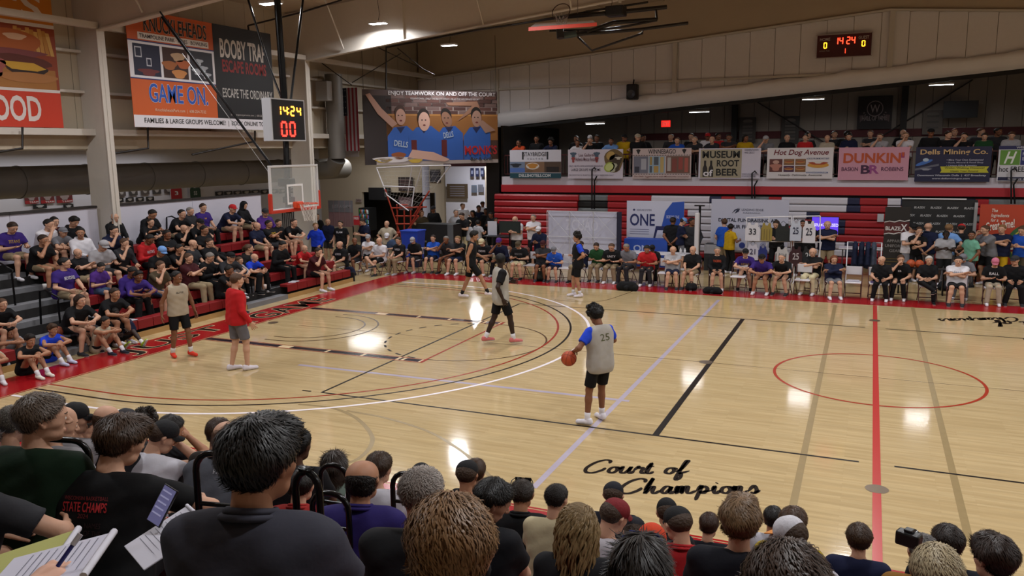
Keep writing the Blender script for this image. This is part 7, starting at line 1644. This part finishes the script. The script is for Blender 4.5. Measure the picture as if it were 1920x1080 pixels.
# px, py of the head, pose, head yaw, head pitch, twist, torso lean, shirt, colour, hair kind, hair colour, skin, yaw, girth, label, size
R_ = -1.
FRONT = [
 (487, 868, 'lap', -.35, .1, 0, 0, 'polo', '34343e', 'thick', '0b0a09', 't', -.1, 1.12, 'large dark-haired man in charcoal polo seen from behind, nearest the camera', 1.12),
 (845, 1040, 'lap', 0, .35, 0, .1, 'tee', '1a1a1e', 'short', '6a4c30', 'w', 0, 1.05, 'light brown haired head at the bottom, right of the charcoal polo', 1.05),
 (1475, 1122, 'lap', .1, .35, 0, .1, 'tee', '1c1c20', 'short', '3a281c', 'w', 0, 1.05, 'large brown-haired head at the very bottom, under the orange-brimmed cap', 1.05),
 (222, 832, 'write', -.4, .25, 0, .02, 'tee', '0c0c0e', 'thick', '3e2a1a', 'w', -.25, 1.16, 'brown-haired man in black t-shirt with red lettering on its back', 1.0),
 (78, 785, 'lap', -.8, .05, -.1, 0, 'long', '0e2414', 'short', '5a4c40', 'w', -.3, 1.15, 'grey-brown haired man in dark green jacket looking right, at the left edge', 1.0),
 (28, 795, 'lap', -.4, .1, 0, 0, 'tee', '1a3c98', 'buzz', '5c564e', 'w', -.2, 1.0, 'grey-haired head and blue shirt behind the dark green jacket', .95),
 (115, 795, 'lap', -.8, .2, 0, .1, 'tee', '8a888c', 'fringe', '6c5a4c', 'w', -.3, 1.0, 'bald head beyond the face of the man in dark green', .95),
 (142, 785, 'lap', -.85, .1, 0, 0, 'tee', '8e8c90', 'cap', '121214', 'w', -.3, 1.0, 'person in black cap looking right, beyond the bald head', .95),
 (160, 800, 'chin', -1., .1, 0, 0, 'tee', 'bcbac0', 'short', '2c1c12', 'w', -.3, 1.0, 'pale-faced youth in white with hand on cheek, beyond the black cap', .9),
 (202, 788, 'lap', -.6, .1, 0, 0, 'tee', '1c1c20', 'fringe', '4a3424', 'w', -.2, 1.0, 'balding head just left of the grey cap', .95),
 (236, 792, 'lap', -.5, .2, 0, 0, 'tee', '1c1c20', 'cap', '2a282c', 'w', -.2, 1.0, 'head in dark grey cap beyond the black t-shirt man', .95),
 (272, 800, 'lap', -.5, .1, 0, 0, 'tee', '3c3c40', 'curly', '241a12', 'd', -.2, 1.0, 'head with short dreadlocks beyond the black t-shirt man', .92),
 (300, 822, 'chin', -.7, .25, -.1, .05, 'long', 'b8b6be', 'cap', '111114', 'w', -.3, 1.1, 'man in black cap and white long-sleeved top resting his head on a hand', 1.0),
 (322, 806, 'chin', -.8, .15, 0, 0, 'tee', '18181c', 'short', '1c1410', 't', -.3, 1.0, 'dark-haired person just beyond the white long-sleeved top', .95),
 (424, 824, 'lean', -.2, .25, 0, 0, 'polo', '4c4e56', 'fringe', '7a5c48', 'w', -.1, 1.05, 'bald man in slate grey polo left of the large dark-haired man', .95),
 (412, 812, 'lap', -.4, .1, 0, 0, 'tee', '2a2420', 'short', '3c2618', 'w', -.2, .95, 'brown-haired head beyond the bald man in slate grey', .95),
 (560, 835, 'lap', -.3, .1, 0, 0, 'tee', '121216', 'short', '0e0b0a', 'd', -.1, 1.0, 'dark-haired man in black right beyond the large dark-haired man', .98),
 (565, 910, 'lap', -.2, .2, 0, 0, 'polo', '9c2c28', 'short', '1c1410', 'w', 0, 1.05, 'person in coral red shirt mostly hidden behind the large dark-haired man', .95),
 (627, 872, 'lap', .1, .2, 0, 0, 'tee', '6c7a70', 'long', '2a1c12', 'w', 0, .98, 'woman with long brown hair in sage green shirt inside a black seat frame', .92),
 (680, 902, 'lap', -.1, .15, 0, 0, 'polo', '241a58', 'fringe', '15100d', 't', -.05, 1.12, 'balding dark-haired man in deep purple quarter-zip', .97),
 (712, 878, 'lap', -.3, .15, 0, 0, 'tee', 'b8b6be', 'short', '3c2818', 'w', -.1, 1.0, 'brown-haired man in white t-shirt beyond the purple quarter-zip', .95),
 (790, 895, 'lap', 0, .1, 0, 0, 'tee', '1a1a1e', 'cap', '161618', 'w', 0, .95, 'black cap just showing above the grey-haired man', .95),
 (790, 928, 'lap', 0, .1, 0, 0, 'tee', '131316', 'buzz', '6c625c', 'w', 0, 1.12, 'grey-haired man with cropped hair in black t-shirt, centre foreground', 1.03),
 (876, 892, 'lap', -.1, .1, 0, 0, 'tee', '101014', 'cap', '0f0f12', 't', 0, 1.05, 'man in black cap and black shirt with small white emblem', .97),
 (893, 885, 'lap', -.2, .1, 0, 0, 'tee', '1a1a1e', 'short', '4a3424', 'w', 0, .95, 'brown-haired head beyond the black cap with white emblem shirt', .93),
 (922, 940, 'lap', -.95, .45, -.1, .05, 'tee', '121318', 'short', '100d0b', 'w', -.2, 1.08, 'dark-haired man with necklace looking down to the right', 1.0),
 (978, 928, 'lap', 0, .15, 0, 0, 'polo', '0b0b0e', 'buzz', '2a2018', 't', 0, 1.12, 'man in black with sunglasses on top of his cropped hair', .97),
 (1044, 936, 'lap', -.3, .15, 0, 0, 'tee', 'b4a888', 'buzz', '1a120e', 'w', -.1, 1.0, 'dark-haired man in cream t-shirt left of the curly haired woman', .92),
 (1084, 985, 'lap', 0, .15, 0, 0, 'tee', '16161a', 'long', '6a5638', 'w', 0, .95, 'woman with long wavy dark blond hair', .95),
 (1150, 930, 'lap', 0, .1, 0, 0, 'tee', '10121e', 'cap', '10121c', 'w', 0, 1.05, 'person in navy cap and navy top beyond the dark red cap', .95),
 (1150, 970, 'lap', -.5, .35, -.1, 0, 'tee', 'bcb8c0', 'cap', '6c161c', 'w', -.15, 1.1, 'man in dark red cap and white t-shirt looking down', .98),
 (1190, 1000, 'lap', .1, .2, 0, 0, 'tee', '1a1a22', 'cap', '16161e', 'w', 0, .95, 'dark cap right of the dark red cap', .93),
 (1202, 1062, 'lap', 0, .25, 0, 0, 'tee', '1a2036', 'long', '1e1610', 'w', 0, 1.0, 'dark-haired head with blue sunglasses on top at the bottom edge', 1.0),
 (1222, 1022, 'lap', .1, .2, 0, 0, 'tee', '8a1a1c', 'cap', 'c03c1c', 'w', 0, .95, 'red-orange cap behind the blue sunglasses', .93),
 (1272, 985, 'lap', .5, .25, .05, 0, 'polo', '9c1c20', 'cap', '0e0e10', 'w', .1, 1.12, 'man in black cap and red polo turned to the left', .98),
 (1250, 962, 'lap', .2, .1, 0, 0, 'tee', '1a1a1e', 'cap', '0c0c0e', 'w', 0, .95, 'second black cap just beyond the red polo man', .93),
 (1330, 985, 'lap', -.2, .2, 0, 0, 'tee', '0c0e18', 'short', '3a2418', 'w', 0, .95, 'small brown-haired head in navy left of the blond man', .92),
 (1388, 978, 'lap', 0, .05, 0, 0, 'tee', '0c0d16', 'thick', '6e5438', 'w', 0, 1.1, 'blond man with swept hair in dark navy t-shirt', 1.02),
 (1450, 972, 'lap', -.2, .1, 0, 0, 'tee', 'a8a6ae', 'short', '160f0c', 't', 0, .95, 'dark-haired youth in white right of the blond man', .92),
 (1488, 982, 'lap', -.3, .15, 0, 0, 'tee', 'a48c10', 'short', '4a3220', 'w', -.1, 1.0, 'brown-haired man in yellow shirt', .92),
 (1482, 1010, 'lap', .9, .3, 0, 0, 'tee', 'a8a4ac', 'cap', 'bcbac0', 'w', .1, .98, 'white cap with orange brim in front of the yellow shirt', .97),
 (1610, 1010, 'lap', .15, .1, 0, 0, 'tee', '0e1432', 'short', '3c2818', 'w', 0, 1.02, 'brown-haired youth in navy t-shirt beside the red centre line', .95),
 (1775, 1018, 'lap', .4, .1, 0, 0, 'tee', '10141e', 'short', '241812', 'w', .1, 1.0, 'dark-haired man behind the camera-holding spectator', .95),
 (1728, 1035, 'lap', .3, .15, 0, 0, 'hood', '7a5420', 'buzz', '5a5654', 'w', .1, 1.0, 'grey-haired spectator in tan jacket holding up a small camera', .95),
 (1755, 1080, 'lap', 0, .25, 0, 0, 'tee', '1c1c20', 'short', '8c7c62', 'w', 0, 1.0, 'pale blond head at the bottom edge below the tan jacket', 1.0),
 (1862, 1048, 'lap', .7, .05, 0, 0, 'tee', '101828', 'thick', '2a1a12', 'w', .1, 1.02, 'dark brown haired man in profile at the bottom right corner', .98),
 (-62, 850, 'write', -.2, .3, 0, .1, 'tee', '2a2a2e', 'short', '2c1d14', 'w', -.5, 1.1, 'spectator in grey shorts mostly outside the left edge', 1.0),
]
FP = {}
WD = [165, 172, 165, 100, 88, 60, 55, 50, 40, 45, 42, 45, 56, 45, 50, 45, 48, 52, 42, 64, 48, 40, 92, 46, 38, 72, 50, 46, 66, 42, 60, 45, 95, 60, 60, 42, 36, 84, 35, 50, 66, 46, 58, 56, 92, 82, 90]
assert len(WD) == len(FRONT)
for fi, (px, py, ps, hy, hpi, tw, ln, g, c, hk, hc, sk, yaw, gi, lb, sz) in enumerate(FRONT):
    tp = fpose(ps, hy, hpi, tw, ln); hd = tp.J['head']*sz; best = None
    yaw0 = heading(max(0, min(1920, px)), min(py, 1000), 0)*.5 + yaw*.6
    c_, s_ = math.cos(yaw0), math.sin(yaw0)
    p = PT(px, py, FPX*.178*sz*gi*{'thick': 1.22, 'curly': 1.25, 'long': 1.12, 'cap': 1.1, 'fringe': 1.0}.get(hk, 1.08)*(1.06 if abs(hy) > .3 else 1)/WD[fi]); k = max(0, min(9, round((-9.4-p.y+s_*hd[0]+c_*hd[1])/.61))); Y_ = p.y-(s_*hd[0]+c_*hd[1]); s = sz
    loc = (p.x-s/sz*(c_*hd[0]-s_*hd[1]), Y_, p.z-hd[2]*s/sz)
    r = person(tp, loc, yaw0, lb, 'foreground spectators on the near bleachers', (g, c), ('pants', '1a1a1e') if 'shorts' not in lb else ('shorts', '3c3e46'), '2a2a2e', (hk, hc) if hk not in ('cap', 'capback') else (hk, hc, '3a2a1e'), sk, s, gi)
    if hk in STR and not ('wavy' in lb): add_strands(r, tp, hk, {'0b0a09': '1c1917', '6c625c': '8e847c', '6a4c30': '7c5c3c', '8c7c62': 'a89878'}.get(hc, hc))
    if 'wavy' in lb: o = oslot('hair_locks', LOCKS, r, [strand_mat('7c6644')]); o['kind'] = 'stuff'; o.matrix_local = T4(tp.J['RHd'], tp.J['head'])
    FP[lb] = (r, tp, g)
def onback(key, s, hexc, wd, ht, dz=0., dx=0., bold=.02, shear=0.):
    for lb, (r, tp, g) in FP.items():
        if key in lb:
            J = tp.J; return decal(r, tp.get(g), s, mat(hexc, .8), J['sh']+J['R2'] @ [dx, 0, dz], J['R2'] @ [1, 0, 0], J['R2'] @ [0, 0, 1], wd, ht, bold=bold, shear=shear)
onback('red lettering', 'STATE CHAMPS', 'b02428', .2, .045, -.085, -.03, .03, -.1); onback('red lettering', 'WISCONSIN BASKETBALL', '7a2022', .2, .018, -.045, -.03, .0, -.1); onback('red lettering', '2024', '6a1c1e', .05, .02, -.125, -.03, .0)
for q, dx in ((0, -.1), (1, .02)): onback('red lettering', 'NAMES\nOF THE\nSQUAD\nTEAM', '2a0e10', .08, .13, -.22, dx, .0)
onback('white emblem', [(0, 0), (.3, .45), (0, .8), (.1, 1), (.45, .6), (.9, 1), (1, .8), (.65, .45), (.95, .05), (.8, 0), (.45, .35), (.15, 0)], 'c8c8cc', .04, .04, -.06, -.04)
onback('slate grey', 'RR', 'b0b0b8', .04, .03, -.03, .03)
# necklace, sunglasses, camera
def onhead(key, fn):
    for lb, (r, tp, g) in FP.items():
        if key in lb: o = fn(r); o.matrix_local = T4(tp.J['RHd'], tp.J['head']); return o
def sung(col):
    def f(r):
        mb = MB(); mb.tube([(-.083, -.06, .05), (-.078, .0, .105), (-.06, .03, .118), (0, .035, .122), (.06, .03, .118), (.078, .0, .105), (.083, -.06, .05)], .004, 5); mb.bbox(-.06, .03, .095, -.01, .038, .128, .004).bbox(.01, .03, .095, .06, .038, .128, .004)
        return mb.build('sunglasses', mat(col, .15), r)
    return f
onhead('sunglasses on top of his', sung('0c0c10')); onhead('blue sunglasses on top', sung('1c2a60'))
for lb, (r, tp, g) in FP.items():
    if 'necklace' in lb:
        J = tp.J; c = J['neck']+J['R2'] @ [0, 0, .0]; MB().tube([tuple(c+J['R2'] @ [.068*math.cos(a), .066*math.sin(a), .012+.02*math.sin(a+PI)]) for a in [2*PI*k/24 for k in range(24)]], .0022, 5, True).build('necklace', mat('d8d0c0', .2, .9), r)
    if 'orange brim' in lb:
        o = MB().bbox(-.05, .06, .035, .05, .15, .043, .004).build('cap_brim', mat('c87c30', .6), r); o.matrix_local = T4(tp.J['RHd'], tp.J['head'])
cm = empty('camera_in_hand', PT(1704, 1010, 3.9), -.4, 'small black camera held up by the spectator in the tan jacket', 'camera')
MB().bbox(-.055, -.03, -.035, .055, .03, .035, .01).build('camera_body', mat('101012', .4), cm); MB().tube([(0, .03, 0), (0, .07, 0)], .026, 14).build('lens', mat('18181c', .2), cm); MB().bbox(-.02, -.02, .035, .02, .02, .05, .005).build('viewfinder', mat('101012', .4), cm)
# black tubular seat frames
fr_ = mat('0c0c0e', .22, .3)
def loop(px, py, t, w_, h_, lb, rz=0.):
    p = PT(px, py, t); r = empty('seat_frame', (p.x, p.y, p.z-h_), rz, lb, 'seat frame', 'black tubular seat frames on the near bleachers')
    pts = [(-w_/2, 0, 0), (-w_/2, 0, h_-.09)]+[(-w_/2+.09-.09*math.cos(a), 0, h_-.09+.09*math.sin(a)) for a in (.4, .8, 1.2, PI/2)]+[(w_/2-.09+.09*math.sin(a), 0, h_-.09+.09*math.cos(a)) for a in (0, .4, .8, 1.2)]+[(w_/2, 0, h_-.09), (w_/2, 0, 0)]
    MB().tube(pts, .017, 10).build('tube', fr_, r); MB().tube([(-w_/2, 0, h_*.35), (w_/2, 0, h_*.35)], .012, 8).build('crossbar', fr_, r); return r
for px, py, t, w_, h_, lb, rz in ((110, 824, 4.3, .34, .35, 'shiny black seat frame behind the man in dark green', .25), (400, 850, 3.9, .2, .4, 'black seat frame left of the large dark-haired man', .2), (625, 872, 5.3, .2, .4, 'black seat frame around the long-haired woman', .1), (618, 925, 4.4, .22, .3, 'black seat frame lower behind the long-haired woman', .1), (762, 888, 5.2, .2, .3, 'black seat frame left of the grey-haired man', .1), (70, 905, 4.4, .22, .3, 'black seat frame behind the black t-shirt man', .2), (574, 880, 3.6, .12, .4, 'black seat frame right of the large dark-haired man', .1)):
    loop(px, py, t, w_, h_, lb, rz)
# note pads, phone, pen
def pad(px, py, t, w_, h_, rx_, rz, c, lb, lines=True):
    p = PT(px, py, t); r = empty('note_pad', p, 0, lb, 'note pad'); r.rotation_euler = (rx_, 0, rz)
    MB().bbox(-w_/2, -h_/2, -.006, w_/2, h_/2, 0, .002).build('pages', mat(c, .6), r); MB().tube([(-w_/2, h_/2, 0), (w_/2, h_/2, 0)], .008, 8).build('rolled_edge', mat('c8c6d0', .6), r)
    if lines:
        for i in range(9): MB().poly([(-w_*.42, h_*(.36-.08*i), .001), (-w_*.42, h_*(.36-.08*i)+.002, .001), (w_*(.1+.3*random.random()), h_*(.36-.08*i)+.002, .001), (w_*.4*random.random(), h_*(.36-.08*i), .001)]).build('written_line', mat('6a6a78', .7), r)
    return r
pad(312, 1005, 3.1, .24, .26, .35, -.45, 'c2c0cc', 'white note pad held by the black t-shirt man'); pad(88, 1062, 1.75, .2, .22, .2, -1.0, 'c4c2d2', 'white note pad with handwriting in the bottom left corner'); pad(42, 1048, 1.85, .16, .2, .25, -.95, 'a8a850', 'yellow folder under the corner note pad', False)
p = PT(305, 948, 3.15); ph = empty('smartphone', p, 0, 'smartphone with lit screen held over the white note pad', 'phone'); ph.rotation_euler = (-.5, .25, -.1)
MB().bbox(-.037, -.005, -.075, .037, .004, .075, .003).build('phone_case', mat('101014', .3), ph); rect(ph, -.033, -.071, .033, .071, mat('6c6c98', .3, emis=.35), -.0055, 'screen'); [rect(ph, -.028, .05-.022*i, .02, .056-.022*i, mat('9c9cc0', .3, emis=.4), -.0062, 'screen_text') for i in range(5)]
# hand with a pen in the corner
V_, Q_ = nets([rc((0, -.09, 0), (0, -.02, 0), .03, .034, .02)]+[rc((-.03+.02*i, -.01, .004), (-.03+.02*i, .03, .002), .0105, .010, .006) for i in range(4)]+[rc((-.03+.02*i, .03, .002), (-.026+.018*i, .035, -.022), .0095, .0085, .004) for i in range(4)]+[rc((.04, -.03, 0), (.038, .012, -.012), .012, .0095, .008)]+[rc((0, -.3, -.02), (0, -.09, 0), .045, .03, .03)], .004)
hn = empty('person', PT(104, 1078, 1.72), 0, 'writing hand and forearm of an unseen spectator, bottom left corner', 'person'); hn.rotation_euler = (.1, 0, .25); link('hand', tomesh('hand', V_, Q_), hn, skinm('d0a088'))
pn = empty('pen', PT(101, 1072, 1.70), 0, 'dark blue pen in the writing hand', 'pen'); pn.rotation_euler = (-.7, .3, 0); MB().tube([(0, 0, -.05), (0, 0, .07)], .0045, 8).build('barrel', mat('1c2060', .3), pn); MB().tube([(0, 0, .06), (0, 0, .085)], .006, 8).build('pen_cap', mat('c0c0c8', .3, .5), pn)
